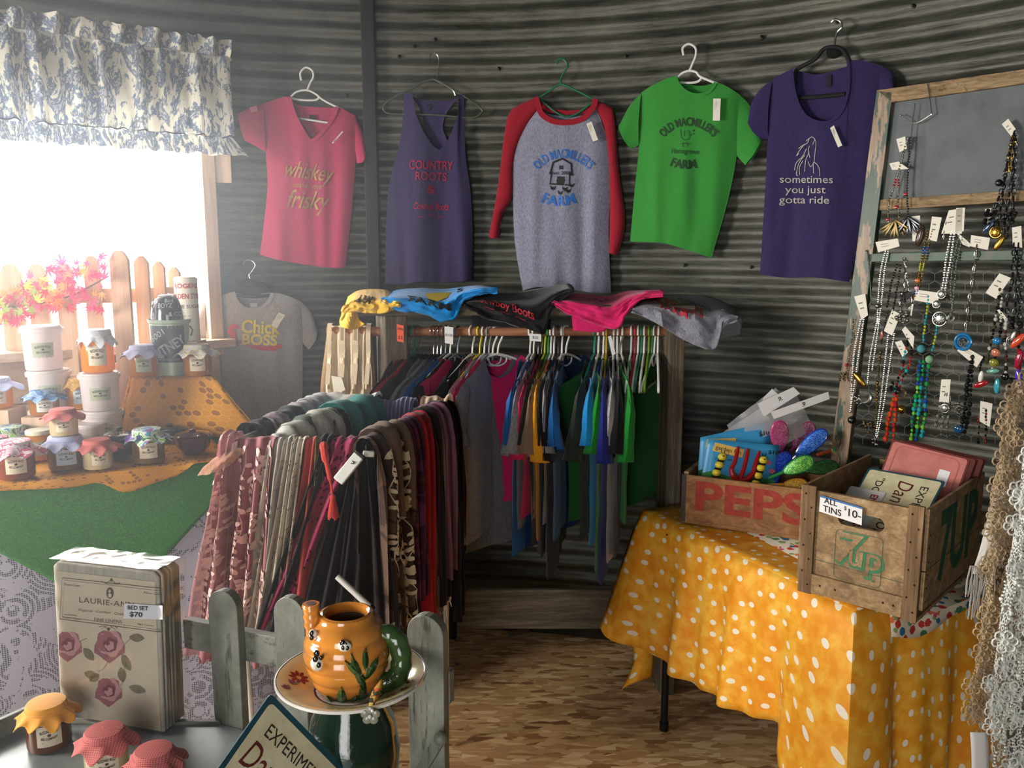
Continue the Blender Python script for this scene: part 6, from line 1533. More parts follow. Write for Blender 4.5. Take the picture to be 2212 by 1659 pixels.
def J(label, px, py, wpx, hpx, honey, capmat, lab='cream', z=None, cap='cloth', seed=1, rot=0, base=None, flare=1.55, lidmat=None):
    b_ = base if base is not None else jb(px, py, z); d_ = (V(b_)-CAM).dot(FWD); r = wpx/F*d_/2; h = hpx/F*d_
    return glassjar(label, b_, r, h, honey, capmat=capmat, lab=lab, cap=cap, seed=seed, rot=rot, flare=flare, lidmat=lidmat), b_, h*1.08
# front row
J('dark honey jar with pink flowered cloth cap at the front left of the table', 37, 1030, 74, 74, PEACH, FLP, seed=2, flare=1.7)
_, jb1, jh1 = J('honey jar with lilac gingham cap carrying a red capped jar', 145, 1010, 72, 66, DARKH, BG, 'blue', seed=3)
J('creamed honey jar with red gingham cap stacked on the lilac capped jar', 0, 0, 56, 52, PALEH, RG, base=V(jb1)+V((0, 0, jh1+.003)), seed=4, flare=1.75)
J('creamed honey jar with red gingham cap at the front of the orange cloth', 213, 1010, 60, 58, PALEH, RG, seed=5, rot=.15, flare=1.8)
J('dark honey jar with bright butterfly cloth cap right of the others', 322, 996, 66, 66, liquid('brown_honey', '7a5a24', .35), FLM, seed=6, flare=1.6)
J('honey jar with purple and green cloth cap behind the pink capped one', 22, 985, 70, 60, HONEY, FLM, seed=7)
J('honey jar with pale pink cap half hidden at the far left', -8, 1005, 60, 58, PEACH, FLP, seed=8)
J('clear golden honey jar behind the lilac capped jar', 88, 990, 60, 60, HONEY, RG, 'green', cap='none', seed=9)
J('honey jar with plain cream lid behind the front red capped jar', 205, 968, 46, 40, PALEH, None, cap='none', seed=10)
# white tubs
def tub(label, base, r, h, lab=True, rot=0):
    t = thing('honey_tub', label, 'tub', base, 0, 'white plastic honey tubs'); mw = pm('tub_plastic', 'e6dcdc', .4, trans=0)
    mb = M(); mb.lathe([(0, 0), (r*.88, 0), (r*.9, .003), (r*.97, h*.86), (0, h*.86)], 32, base); obj('body', mb, TUBM, t)
    mb = M(); mb.lathe([(r*.98, h*.84), (r*1.06, h*.84), (r*1.07, h*.93), (r*1.03, h*.95), (r*.98, h*.95), (r*.97, h*.99), (r*.85, h), (0, h)], 32, base); obj('lid', mb, TUBM, t)
    a0 = atan2(CAM.y-base[1], CAM.x-base[0])+rot; rr = r*.945
    def lf_(x, y, k=0): a = a0+x/rr; return V(base)+V(((rr+k+y*.06)*cos(a), (rr+k+y*.06)*sin(a), h*.46+y))
    lw, lh = r*1.05, h*.34; L_ = M(); L_.grid(lambda u, v: lf_(lerp(-lw/2, lw/2, u), lerp(lh/2, -lh/2, v)), 8, 2); lo = obj('label', L_, pm('label_green', 'a9b09a', .7), t)
    mb = M(); ff = lambda x, y: lf_(x, y, .0008); letters(mb, 'BUZZARD BUZZ', ff, lh*.2, y=lh*.25, width=lw*.72, bold=.02, arc=lw*1.1); letters(mb, 'BEE COMPANY', ff, lh*.18, y=-lh*.14, width=lw*.62, bold=.02); disc(mb, ff, 0, lh*.06, lh*.09, lh*.07)
    obj('lettering', mb, pm('brown_ink', '4a3c30', .8), lo, smooth=False)
    return h
TUBM, t_, b_ = nt('translucent_tub'); b_.inputs['Base Color'].default_value = lin('e8e0e2'); b_.inputs['Roughness'].default_value = .35
g = G(t_); tr = g.n('ShaderNodeBsdfTranslucent'); tr.inputs[0].default_value = lin('f0e4e0'); mx = g.n('ShaderNodeMixShader'); mx.inputs[0].default_value = .35
g.link(b_.outputs[0], mx.inputs[1]); g.link(tr.outputs[0], mx.inputs[2]); g.link(mx.outputs[0], t_.nodes['Material Output'].inputs['Surface'])
def T(label, px, py, wpx, hpx, base=None, rot=0):
    b_ = base if base is not None else jb(px, py); d_ = (V(b_)-CAM).dot(FWD); r = wpx/F*d_/2; h = hpx/F*d_; tub(label, b_, r, h, rot=rot); return V(b_)+V((0, 0, h+.0015))
c = T('lowest white tub of the left stack behind the red capped jars', 118, 962, 86, 84)
c = T('middle white tub of the left stack, partly behind the blue capped jar', 112, 0, 84, 82, base=c); c = T('top white honey tub of the left stack', 0, 0, 80, 94, base=c+V((-.012, 0, 0)))
c = T('lowest white tub of the right stack by the draped riser', 225, 962, 82, 80); c = T('upper white tub of the right stack under the tall golden jar', 0, 0, 80, 80, base=c)
J('tall clear golden honey jar with white cloth on the right tub stack', 0, 0, 66, 84, HONEY, FLW, base=c+V((0, 0, 0)), seed=12, flare=1.3)
T('small white tub in front of the right stack', 198, 972, 62, 60)
c2 = jb(183, 955); T('white tub hidden under the gold netting jar', 165, 960, 66, 55)
# mid row on tubs
bA = at(178, 880, jb(183, 955).y-.03); J('golden honey jar with gold netting cap stacked in front of the right tubs', 0, 0, 58, 62, HONEY, GOLDC, 'blue', base=bA, seed=13, flare=1.5)
mb = M(); mb.box(V((bA.x, bA.y, (ZJ+bA.z)/2)), (.10, .10, bA.z-ZJ-.002)); tag(obj('wooden_block', mb, M_PINE, smooth=False), 'pale block lifting the jar with gold netting cap', 'block')
bB = at(98, 895, jb(100, 960).y-.06); J('pale honey jar with blue flowered cap on the left stack side', 0, 0, 58, 50, AMBER, FLB, 'white', base=bB, seed=14, flare=1.7)
mb = M(); mb.box(V((bB.x, bB.y, (ZJ+bB.z)/2)), (.10, .10, bB.z-ZJ-.002)); tag(obj('wooden_block', mb, M_PINE, smooth=False), 'pale block lifting the jar with blue flowered cap', 'block')
bC = at(-4, 880, jb(0, 960).y-.04); J('honey jar with light blue checked cap cut by the left picture edge', 0, 0, 60, 60, HONEY, BG, base=bC, seed=15, flare=1.8)
mb = M(); mb.box(V((bC.x, bC.y, (ZJ+bC.z)/2)), (.12, .10, bC.z-ZJ-.002)); tag(obj('wooden_block', mb, M_PINE, smooth=False), 'pale block lifting the jar at the left picture edge', 'block')
# on the riser
rz_ = tzz+.004
J('honey jar with lilac gingham cap on the left of the riser', 312, 812, 58, 62, AMBER, BG, 'green', z=rz_, seed=16, flare=1.7)
J('amber honey jar with yellow flowered cap at the right of the riser', 428, 810, 58, 62, AMBER, YWC, z=rz_, seed=17, flare=1.7)
# sage tin pail with the black domed hat
pb = on(378, 806, rz_); d_ = (pb-CAM).dot(FWD); pr, ph_ = 46/F*d_, 118/F*d_
t = thing('tin_pail', 'sage green tin pail with black and white shop lettering on the riser', 'pail', pb)
M_SAGE = pm('sage_enamel', '8c9c8c', .35, .2); M_NAVY = pm('navy_label', '27303c', .4)
mb = M(); mb.lathe([(0, 0), (pr*.9, 0), (pr*.9, .004), (pr*.98, ph_*.92), (pr*1.04, ph_*.94), (pr*1.06, ph_), (pr*1.0, ph_), (pr*.96, ph_*.6), (0, ph_*.6)], 36, pb); obj('body', mb, M_SAGE, t)
a0 = atan2(CAM.y-pb.y, CAM.x-pb.x)-.25
def pf(x, y, k=.001): rr = pr*.945*(1+.08*(y/ph_)); a = a0+x/rr; return pb+V(((rr+k)*cos(a), (rr+k)*sin(a), ph_*.5+y))
mb = M(); mb.grid(lambda u, v: pf(lerp(-pr*1.05, pr*.75, u), lerp(ph_*.40, -ph_*.26, v), .0012), 12, 6); lo = obj('label', mb, M_NAVY, t)
rot_ = lambda x, y: pf(x*.87-y*.5, x*.5+y*.87, .002)
mb = M(); letters(mb, 'JUTNEY', rot_, pr*.62, width=pr*1.7, bold=.02); stroke(mb, rot_, [(-pr*.95, pr*.36), (pr*.95, pr*.36)], .0025); stroke(mb, rot_, [(-pr*.95, -pr*.34), (pr*.95, -pr*.34)], .0025)
letters(mb, 'The Arkansas', lambda x, y: pf(x, y, .002), pr*.2, y=-ph_*.20, width=pr*1.1, x=-.006); letters(mb, '5001', rot_, pr*.4, x=pr*.05-.012, y=pr*.72, width=pr*.8)
obj('lettering', mb, pm('chalk_white', 'aab0b0', .7), lo, smooth=False)
mb = M(); mb.tube([pf(pr*1.0, ph_*.38, .006), pf(pr*1.1, ph_*.3, .012), pf(pr*1.05, ph_*.2, .006)], .002, 6); obj('ear', mb, pm('dark_iron', '20201e', .5, .5), t)
hb = pb+V((-.004, -.004, ph_*.86)); hr = 38/F*d_; hh = 70/F*d_
t = thing('domed_cap', 'black domed hat with chalk lettering resting in the sage pail', 'hat', hb)
mb = M(); mb.lathe([(hr*1.02, 0), (hr*1.0, hh*.35), (hr*.93, hh*.62), (hr*.75, hh*.85), (hr*.45, hh*.97), (0, hh)], 32, hb); obj('dome', mb, pm('black_enamel', '16181c', .18, coat=.5), t)
def hf(x, y, k=.001): a = a0+.25+x/hr; return hb+V(((hr+k-max(0, y-hh*.05)*.35)*cos(a), (hr+k-max(0, y-hh*.05)*.35)*sin(a), hh*.5+y))
mb = M(); letters(mb, 'BOYZ', hf, hr*.34, x=-hr*.25, y=hh*.16, width=hr*.8); letters(mb, '& CO.', hf, hr*.34, x=hr*.35, y=-hh*.10, width=hr*.8); letters(mb, 'Bird', hf, hr*.3, x=0, y=hh*.30, width=hr*.5); obj('lettering', mb, pm('chalk_white', 'aab0b0', .7), t, smooth=False)
# syrup tin on the sill behind
q_ = at(408, 700, at(408, 700, 3.02).y); r_ = 24/F*(q_-CAM).dot(FWD)
q2 = at(408, 735, 3.0); hS = (at(408, 598, 3.0)-q2).z; rS = 24/F*(q2-CAM).dot(FWD)
t = thing('syrup_tin', 'tall cream syrup tin with red lettering behind the black domed hat', 'tin', V((q2.x, q2.y, q2.z)))
mb = M(); mb.lathe([(0, 0), (rS, 0), (rS*1.02, .003), (rS, .006), (rS, hS-.012), (rS*1.02, hS-.008), (rS, hS-.004), (rS*.9, hS-.004), (rS*.88, hS), (0, hS)], 28, q2); obj('body', mb, pm('cream_tin', 'e0d8c8', .35), t)
a1 = atan2(CAM.y-q2.y, CAM.x-q2.x)
def sf_(x, y): a = a1+x/rS; return q2+V(((rS+.0008)*cos(a), (rS+.0008)*sin(a), hS*.5+y))
mb = M(); letters(mb, "ROGERS", sf_, .022, y=hS*.36, width=rS*2.3, bold=.03); letters(mb, 'GOLDEN SYRUP', sf_, .024, y=hS*.20, width=rS*3.6, bold=.03); obj('red_lettering', mb, pm('tin_red', 'b8302c', .5), t, smooth=False)
mb = M(); letters(mb, 'CANE SUGAR', sf_, .018, y=hS*.04, width=rS*2.8, bold=.01); letters(mb, '~ ~', sf_, .016, y=-hS*.1); obj('lettering', mb, pm('tin_brown', '5c4c40', .6), t, smooth=False)
mb = M(); mb.box(V((q2.x, q2.y, (ZJ+q2.z)/2)), (.09, .09, q2.z-ZJ-.002)); tag(obj('wooden_block', mb, M_PINE, smooth=False), 'pale block under the syrup tin behind the riser', 'block')
# maroon board and small covered dishes
pl = [at(275, 872, 2.72), at(358, 874, 2.74), at(359, 926, 2.71), at(273, 932, 2.69)]
z_ = on(315, 940, ZJ); mb = M(); c0, c1 = on(274, 940, ZJ), on(360, 938, ZJ); up3 = V((0, .05, at(275, 873, c0.y+.03).z-ZJ))
mb.grid(lambda u, v: c0.lerp(c1, u)+up3*(1-v), 2, 2); tag(obj('maroon_booklet', mb, pm('maroon_card', '7a2444', .7), solid=.008, smooth=False), 'plain maroon booklet leaning against the draped riser', 'booklet')
def pot(label, px, py, wpx, hpx, col, knob=True):
    b_ = jb(px, py); d_ = (b_-CAM).dot(FWD); r, h = wpx/F*d_/2, hpx/F*d_; t = thing('covered_dish', label, 'dish', b_, 0, 'small covered dishes on the honeycomb cloth'); m = pm('glaze_'+col, col, .12, coat=.7)
    mb = M(); mb.lathe([(0, 0), (r*.6, 0), (r*.62, .004), (r*.92, h*.35), (r, h*.72), (r*1.06, h*.78), (r*1.06, h*.84), (r*.95, h*.84), (r*.9, h*.5), (0, h*.5)], 32, b_); obj('bowl', mb, m, t)
    mb = M(); mb.lathe([(r*1.0, h*.85), (r*.95, h*.92), (r*.5, h*1.02), (r*.15, h*1.04), (r*.22, h*1.12), (r*.12, h*1.17), (0, h*1.18)], 32, b_); obj('lid', mb, m, t)
pot('plum glazed covered dish right of the butterfly capped jar', 419, 978, 74, 46, '4a2030')
pot('dark green covered dish left of the butterfly capped jar', 262, 990, 66, 60, '1c2c24'); pot('flat charcoal covered dish behind the butterfly capped jar', 368, 954, 78, 34, '24282a')
t = thing('flower_sprig', 'small dark leafy sprig lying behind the red capped jars', 'sprig', jb(70, 925))
R = random.Random(5); mb = M()
for k in range(46):
    x = R.choice((R.uniform(0, 34), R.uniform(48, 90))); y = R.uniform(886, 930); p = at(x, y, jb(60, 955).y-.02); a = R.uniform(0, 6.28); ax = V((cos(a), .3, sin(a))); ay = V((-sin(a), .5, cos(a))); leafshape(mb, lambda u, v: p+ax*u+ay*v, 0, 0, .03, .009, 0, k % 3)
obj('leaves', mb, [pm('leaf_dark', '2c3a24', .6), pm('leaf_brown', '5a4430', .7), pm('leaf_cream', 'b8a888', .7)], t, smooth=False, solid=.0006)
mb = M(); mb.tube(spline([jb(5, 930), jb(40, 925)+V((0, 0, .02)), jb(92, 930)], 12), .002, 5); obj('stem', mb, pm('leaf_brown', '5a4430', .7), t)

# ---- natural picket fence behind, garland on it
M_PICK = wood('fresh_picket', ('b08a6c', 'd0aa8c', 'e2c2a4'), 'Z', 1, .65, .2)
fz = thing('picket_fence', 'fresh pine picket fence standing behind the honey jars at the window', 'fence', lpt(.6, LW*.9, ZJ))
YF = 2.98
for k, (xc, yt, wd, Yk) in enumerate(((-45, 585, 40, 2.96), (18, 570, 46, 2.96), (76, 570, 40, 2.97), (135, 568, 36, 2.98), (194, 553, 32, 3.0), (254, 541, 40, 2.98), (302, 553, 30, 3.05), (340, 565, 25, 3.12), (374, 577, 24, 3.18))):
    tp_, bt_ = at(xc, yt, Yk), at(xc+6, 900, Yk); w_ = wd/F*Yk*1.0; h_ = tp_.z-ZJ
    mb = M(); pts = [(-w_/2, 0), (w_/2, 0), (w_/2, h_-w_*.5), (w_*.28, h_-.008), (w_*.12, h_), (-w_*.12, h_), (-w_*.28, h_-.008), (-w_/2, h_-w_*.5)]
    mb.prism(pts, 0, .016, lambda p: V((tp_.x+p.x, Yk+p.y, ZJ+p.z))); obj('picket', mb, M_PICK, fz, smooth=False, bevel=.001)
for y_ in (640, 800):
    mb = M(); pa, pb_ = at(-90, y_, 2.985), at(245, y_, 3.02); mb.beam(pa+V((0, .0, 0)), V((pb_.x, pb_.y, pa.z)), .014, .05); obj('rail', mb, M_PICK, fz, smooth=False)
    mb = M(); pa, pb_ = at(245, y_, 3.02), at(385, y_+2, 3.20); mb.beam(pa, V((pb_.x, pb_.y, pa.z)), .014, .05); obj('rail', mb, M_PICK, fz, smooth=False)
gl = thing('leaf_garland', 'pink orange and green autumn leaf garland tied along the pine fence', 'garland', at(110, 640, 2.94))
def trans(name, c):
    m, t_, b = nt(name); b.inputs['Base Color'].default_value = lin(c); b.inputs['Roughness'].default_value = .6; g = G(t_); tr = g.n('ShaderNodeBsdfTranslucent'); tr.inputs[0].default_value = lin(c); mx = g.n('ShaderNodeMixShader'); mx.inputs[0].default_value = .45
    g.link(b.outputs[0], mx.inputs[1]); g.link(tr.outputs[0], mx.inputs[2]); g.link(mx.outputs[0], t_.nodes['Material Output'].inputs['Surface']); return m
LM = [trans('leaf_pink', 'd83a6a'), trans('leaf_rose', 'c82a4a'), trans('leaf_orange', 'e88a4a'), trans('leaf_yellow', 'e8c84a'), trans('leaf_green', '9aba5a'), trans('leaf_magenta', 'b8285a')]
R = random.Random(3)
def maple(mb, p, ax, ay, s, mi):
    pts = []; 
    for k in range(5):
        a = -1.1+k*.55+pi/2; L_ = (.62, .85, 1, .85, .62)[k]
        pts += [(.32*cos(a-.27), .32*sin(a-.27)), (.62*L_*cos(a-.14), .62*L_*sin(a-.14)), (L_*cos(a), L_*sin(a)), (.62*L_*cos(a+.14), .62*L_*sin(a+.14))]
    pts += [(.1, -.12), (-.1, -.12)]
    b = len(mb.v); n = ax.cross(ay); mb.v += [p+ax*x*s+ay*y*s+n*(.12*s*(x*x)) for x, y in pts]; mb.v.append(p+ay*.1*s)
    for i in range(len(pts)): mb.face((b+len(pts), b+i, b+(i+1) % len(pts)), mi)
mb = M()
for k in range(150):
    u = R.random(); x = lerp(-40, 228, u); yc = 668-60*smooth(u)+10*sin(u*9); y = yc+R.uniform(-52, 46)*(.7+.5*u); p = at(x, y, 2.93+R.uniform(-.05, .02))
    a = R.uniform(0, 6.28); tl_ = R.uniform(-.6, .6); ax = V((cos(a), tl_, sin(a))).normalized(); ay = V((-sin(a), R.uniform(-.5, .5), cos(a))).normalized()
    wts = (0, 0, 1, 2, 3, 4, 4, 5) if u < .55 else (0, 0, 1, 5, 5, 2, 0)
    maple(mb, p, ax, ay, R.uniform(.024, .046), R.choice(wts))
obj('leaves', mb, LM, gl, smooth=False)['kind'] = 'stuff'
mb = M(); mb.tube(spline([at(-50, 668, 2.95), at(60, 660, 2.95), at(150, 640, 2.95), at(228, 600, 2.95)], 20), .003, 6); obj('vine', mb, pm('leaf_brown', '5a4430', .7), gl)

# ---- valance over the window
def toile():
    m, t, b = nt('toile_print'); g = G(t); uv = g.coord('UV'); n1 = g.noise(uv, 7, 6, .68, 1.6); n2 = g.noise(uv, 26, 3, .6, .5)
    k = g.math('ADD', g.math('MULTIPLY', n1, .7), g.math('MULTIPLY', n2, .3)); c = g.ramp(k, [(.485, 'dcd8c8'), (.505, '7c8aa0'), (.56, '4e5c74'), (.575, 'd0ccc0'), (.62, '7080a0')])
    g.link(c, b.inputs['Base Color']); b.inputs['Roughness'].default_value = .85; tr = g.n('ShaderNodeBsdfTranslucent'); g.link(c, tr.inputs[0]); mx = g.n('ShaderNodeMixShader'); mx.inputs[0].default_value = .10
    g.link(b.outputs[0], mx.inputs[1]); g.link(tr.outputs[0], mx.inputs[2]); g.link(mx.outputs[0], t.nodes['Material Output'].inputs['Surface']); return m
M_TOILE = toile()
va, vb = wallp(492, 200, .15), wallp(0, 150, .30)
vdir = V((vb.x-va.x, vb.y-va.y, 0)).normalized(); vn = V((-vdir.y, vdir.x, 0)); vn = vn if vn.y < 0 else -vn
Lv = .98
vt = thing('window_valance', 'gathered blue toile valance with ruffled edges over the bright window', 'curtain', va+vdir*.4+V((0, 0, -.2)))
def vz(px, py): return plane_pt(px, py, va, vn).z
ztop, zrod, zlow, zbot = vz(480, 92), vz(480, 128), vz(495, 300), vz(500, 340)
def val(u, v, z0, z1, amp, fl=0, seed=0):
    s = u*Lv; k = v; gth = amp*(sin(s*62+seed)+.6*sin(s*97+2)+.5*noise.noise(V((s*20, v*1.5, seed)))*2)
    return va+vdir*(s-.0)+vn*(.03+gth*(.5+.5*k)+fl*k)+V((0, 0, lerp(z0, z1, v)-va.z+(.028*k if seed == 3 else .01)*noise.noise(V((s*30, seed, 0)))))
mb = M(); mb.grid(lambda u, v: val(u, v, zrod, zlow, .017), 150, 16, uvs=(2.6, .3)); obj('panel', mb, M_TOILE, vt)
mb = M(); mb.grid(lambda u, v: val(u, v, zrod, ztop, .022, .02, 3), 150, 5, uvs=(2.6, .08)); obj('heading_ruffle', mb, M_TOILE, vt)
mb = M(); mb.grid(lambda u, v: val(u, v, zlow, zbot, .016, .03, 5)+vdir*(-.05*v*max(0, 1-u*14)), 170, 5, uvs=(3.0, .07)); obj('hem_ruffle', mb, M_TOILE, vt)
mb = M(); mb.tube([val(i/200, 1, zrod, zlow, .017)+vn*.004 for i in range(201)], .0025, 5); obj('piping', mb, pm('navy_piping', '3c4860', .8), vt)
mb = M(); mb.tube([va+vdir*(-.01)+vn*.02+V((0, 0, zrod-va.z)), va+vdir*(Lv+.02)+vn*.02+V((0, 0, zrod-va.z))], .008, 8); obj('rod', mb, pm('white_rod', 'd8d8d4', .4), vt)
# ================================================================== scarf airer
AZ = 1.13
M_AIR = pm('white_enamel_tube', 'dedfd8', .3, coat=.3); M_CAPB = pm('black_end_cap', '121214', .5)
ar = {k: on(x, y, AZ) for k, (x, y) in dict(FL=(488, 962), FR=(802, 966), BL=(700, 880), BR=(962, 888), ML=(596, 962), MR=(792, 888)).items()}
air = thing('scarf_airer', 'white folding metal airer carrying the scarves', 'drying rack', V((ar['FL'].x+.15, ar['FL'].y+.2, 0)))
def rodd(nm, a, b_, r=.009): mb = M(); mb.tube([a, b_], r, 12); obj(nm, mb, M_AIR, air)
rodd('bar', ar['FL'], ar['FR']); rodd('bar', ar['BL'], ar['BR']); rodd('bar', ar['FL'], ar['BL']); rodd('bar', ar['FR'], ar['BR']); rodd('bar', ar['ML'], ar['MR'], .007)
# flat leg arm that pokes out in front with its black end cap
pa, pb_ = at(776, 984, ar['FR'].y-.055), at(730, 1040, ar['FR'].y-.075)
mb = M(); mb.beam(pa, pb_, .030, .016, V((0, -1, .3))); o = obj('leg_arm', mb, M_AIR, air, bevel=.003)
mb = M(); mb.beam(pa, pa+(pa-pb_).normalized()*.008, .031, .017, V((0, -1, .3))); obj('end_cap', mb, M_CAPB, air, bevel=.003)
mb = M(); mb.beam(pa+V((.004, .03, .0)), pa+V((.034, .035, -.004)), .022, .016); obj('elbow', mb, M_AIR, air, bevel=.003)
mb = M(); mb.blob(pa.lerp(pb_, .28)+V((0, -.010, .003)), .005, 6, 0, (1, .4, 1)); obj('screw', mb, M_CHROME, air)
yl = ar['FR'].y-.07
mb = M(); mb.tube([at(728, 1245, yl), at(800, 1312, yl-.02)], .0085, 10); obj('leg_arm', mb, M_AIR, air)
mb = M(); mb.tube([at(798, 1310, yl-.02), at(806, 1318, yl-.022)], .0095, 10); obj('end_cap', mb, M_CAPB, air)
for k in ('FL', 'FR', 'BL', 'BR'):
    p = ar[k]; mb = M(); mb.tube([p+V((0, .02 if k[0] == 'F' else -.02, -.01)), V((p.x, p.y+(.12 if k[0] == 'F' else -.1), .02))], .009, 10); obj('leg', mb, M_AIR, air)
# ---- scarves
def scarf_mat(name, c, c2=None, kind='plain', sc=60, thr=.4, alpha=0, rough=.85):
    m, t, b = nt('scarf_'+name); g = G(t); uv = g.coord('UV'); col = lin(c)
    fac = None; wv = g.noise(g.coord('Object', (1, 1, .2)), 120, 2)
    c0 = g.mix(g.ramp(wv, [(.35, 0), (.65, 1)]), tuple(x*.8 for x in col[:3])+(1,), col)
    if kind == 'holes': fac = g.math('LESS_THAN', g.voro(uv, sc), thr)
    elif kind == 'lace': fac = g.math('LESS_THAN', g.math('ABSOLUTE', g.math('SUBTRACT', g.voro(uv, sc), .42)), .12)
    elif kind == 'blotch': fac = g.math('GREATER_THAN', g.noise(uv, sc, 2, .5, .8), thr)
    elif kind == 'stripe':
        s_ = g.n('ShaderNodeSeparateXYZ'); g.link(uv, s_.inputs[0]); fac = g.math('GREATER_THAN', g.math('FRACT', g.math('MULTIPLY', s_.outputs[0], sc)), thr)
    elif kind == 'speck': fac = g.math('GREATER_THAN', g.noise(uv, sc, 1), .68)
    res = g.mix(fac, c0, c2) if fac is not None else c0
    g.link(res, b.inputs['Base Color']); b.inputs['Roughness'].default_value = rough; b.inputs['Specular IOR Level'].default_value = .2; b.inputs['Sheen Weight'].default_value = .2
    out = b.outputs[0]
    tl_ = g.n('ShaderNodeBsdfTranslucent'); g.link(res, tl_.inputs[0]); mx = g.n('ShaderNodeMixShader'); mx.inputs[0].default_value = .2; g.link(out, mx.inputs[1]); g.link(tl_.outputs[0], mx.inputs[2]); out = mx.outputs[0]
    if alpha:
        tr = g.n('ShaderNodeBsdfTransparent'); mx = g.n('ShaderNodeMixShader'); g.link(out, mx.inputs[1]); g.link(tr.outputs[0], mx.inputs[2])
        if kind in ('holes', 'lace') and fac is not None:
            inv = g.math('MULTIPLY', fac if kind == 'holes' else g.math('SUBTRACT', 1.0, fac), alpha); g.link(inv, mx.inputs[0])
        else: mx.inputs[0].default_value = alpha
        out = mx.outputs[0]
    g.link(out, t.nodes['Material Output'].inputs['Surface']); return m
SG = 'scarves hung over the airer'
def scarf(label, A, B, a, b_, topw, Lf, Lb, mat, seed, w1=None, out=None, lean=0, thick=.012, motif=None, fringe=None, pleat=5, puff=0, name='scarf', hemwave=.02):
    """cloth over the bar A-B between fractions a and b_: out = side it shows (unit vector)"""
    A, B = V(A), V(B); d = (B-A); Lb_ = d.length; ax = d.normalized(); mid = A.lerp(B, (a+b_)/2); w0 = abs(b_-a)*Lb_; w1 = (w1 or w0*1.25)
    o = V(out if out is not None else (-ax.y*0-0, -1, 0)); o = (o-ax*o.dot(ax)); o.z = 0; o.normalize()
    R = random.Random(seed); ph = R.uniform(0, 6); tot = Lf+Lb; r0 = .0115+thick+puff*1.15
    def fn(u, v, lift=0):
        s = v*tot
        c = (u-.5)
        if s < Lb: dn = Lb-s; side = -1
        else: dn = s-Lb; side = 1
        k = smooth(min(1, dn/.10)); wd = lerp(w0, w1, smooth(min(1, dn/max(.25, (Lf if side > 0 else Lb)*.8))))
        r = r0*(1+.45*noise.noise(V((u*3.5, seed*1.3, 0)))); y_ = side*r*sin(min(1, dn/.045)*pi/2); z_ = -max(0, dn-.02)+r*cos(min(1, dn/.045)*pi/2)-.0
        pl = (.007+.010*k)*sin(u*pi*2*pleat+ph+dn*3)+.012*k*noise.noise(V((u*6, dn*3, seed)))
        tip = hemwave*noise.noise(V((u*8, 0, seed+.5)))*(dn/(Lf if side > 0 else Lb))
        return mid+ax*(c*wd+lean*dn*(1 if side > 0 else 0))+o*(y_+pl+(.02*dn if side > 0 else -.02*dn)+lift)+V((0, 0, z_+tip))
    t = thing(name, label, 'scarf', mid+V((0, 0, -Lf)), 0, SG)
    mb = M(); mb.grid(lambda u, v: fn(u, v), max(16, pleat*7), int(tot*80), uvs=(w1, tot)); obj('cloth', mb, mat, t, auto=0)
    sf = lambda x, y: fn(max(0, min(1, x)), (Lb+y)/tot, .007)      # x across 0..1, y metres down the front
    if motif: motif(t, sf, w1, Lf, R)
    if fringe:
        mb = M()
        for k in range(fringe[0]):
            u = (k+.5)/fringe[0]; p = fn(u, 1, 0); L_ = fringe[1]*R.uniform(.7, 1.1); mb.tube([p, p+V((R.uniform(-.004, .004), 0, -L_*.5)), p+V((R.uniform(-.008, .008), 0, -L_))], .0012, 4)
        obj('fringe', mb, fringe[2], t)
    return t, sf
FL, FR, BL, BR, ML, MR = (ar[k] for k in ('FL', 'FR', 'BL', 'BR', 'ML', 'MR'))
def leaves_motif(cols, n, s0=.011, vine=True, flowers=True):
    def f(t, sf, w1, Lf, R):
        mb = M()
        loc = lambda x0, y0: (lambda a, b_: sf(x0+a/w1, y0+b_))
        cols_n = len(cols)
        for vn_ in range(max(3, int(w1/.034))):
            x0 = R.uniform(.1, .9); y = R.uniform(0, .05); prev = None; pts = []
            while y < Lf-.03:
                x = x0+.07*sin(y*34+vn_*2)*.8; pts.append((x*w1, y))
                if R.random() < .75:
                    a = R.choice((-1, 1))*R.uniform(.5, 1.1)+pi/2; leafshape(mb, loc(x, y), 0, 0, s0*R.uniform(.9, 1.5), s0*.36, a, 0, 4)
                if flowers and R.random() < .16:
                    for q in range(5): leafshape(mb, loc(x+.05, y), 0, 0, s0*.85, s0*.32, q*1.257, 0, 3)
                y += R.uniform(.012, .024)
            if vine and len(pts) > 2: stroke(mb, lambda a, b_: sf(a/w1, b_), pts, .0016)
        obj('embroidery', mb, cols[0], t, smooth=False)
    return f
PINKS = scarf_mat('rose_sheer', 'c8868a', kind='plain', alpha=.22); PINKD = scarf_mat('dusty_rose', 'b8747a', 'a05c62', 'blotch', 10, .55, alpha=0)
EMB_P = pm('pale_rose_thread', 'ecc8c2', .85); EMB_C = pm('champagne_thread', 'd4c2a4', .8)
h = .98
scarf('rose pink sheer scarf with embroidered leaves at the left front corner', FL, FR, -.02, .36, 0, .62, .35, PINKD, 21, .17, motif=leaves_motif([EMB_P], 1, .017), pleat=4, lean=-.12)
scarf('second rose scarf with pale flowers hanging beside the left corner', FL, FR, .0, .10, 0, .60, .2, PINKS, 22, .09, motif=leaves_motif([EMB_P], 1, .015), pleat=2, lean=-.16, puff=.012)
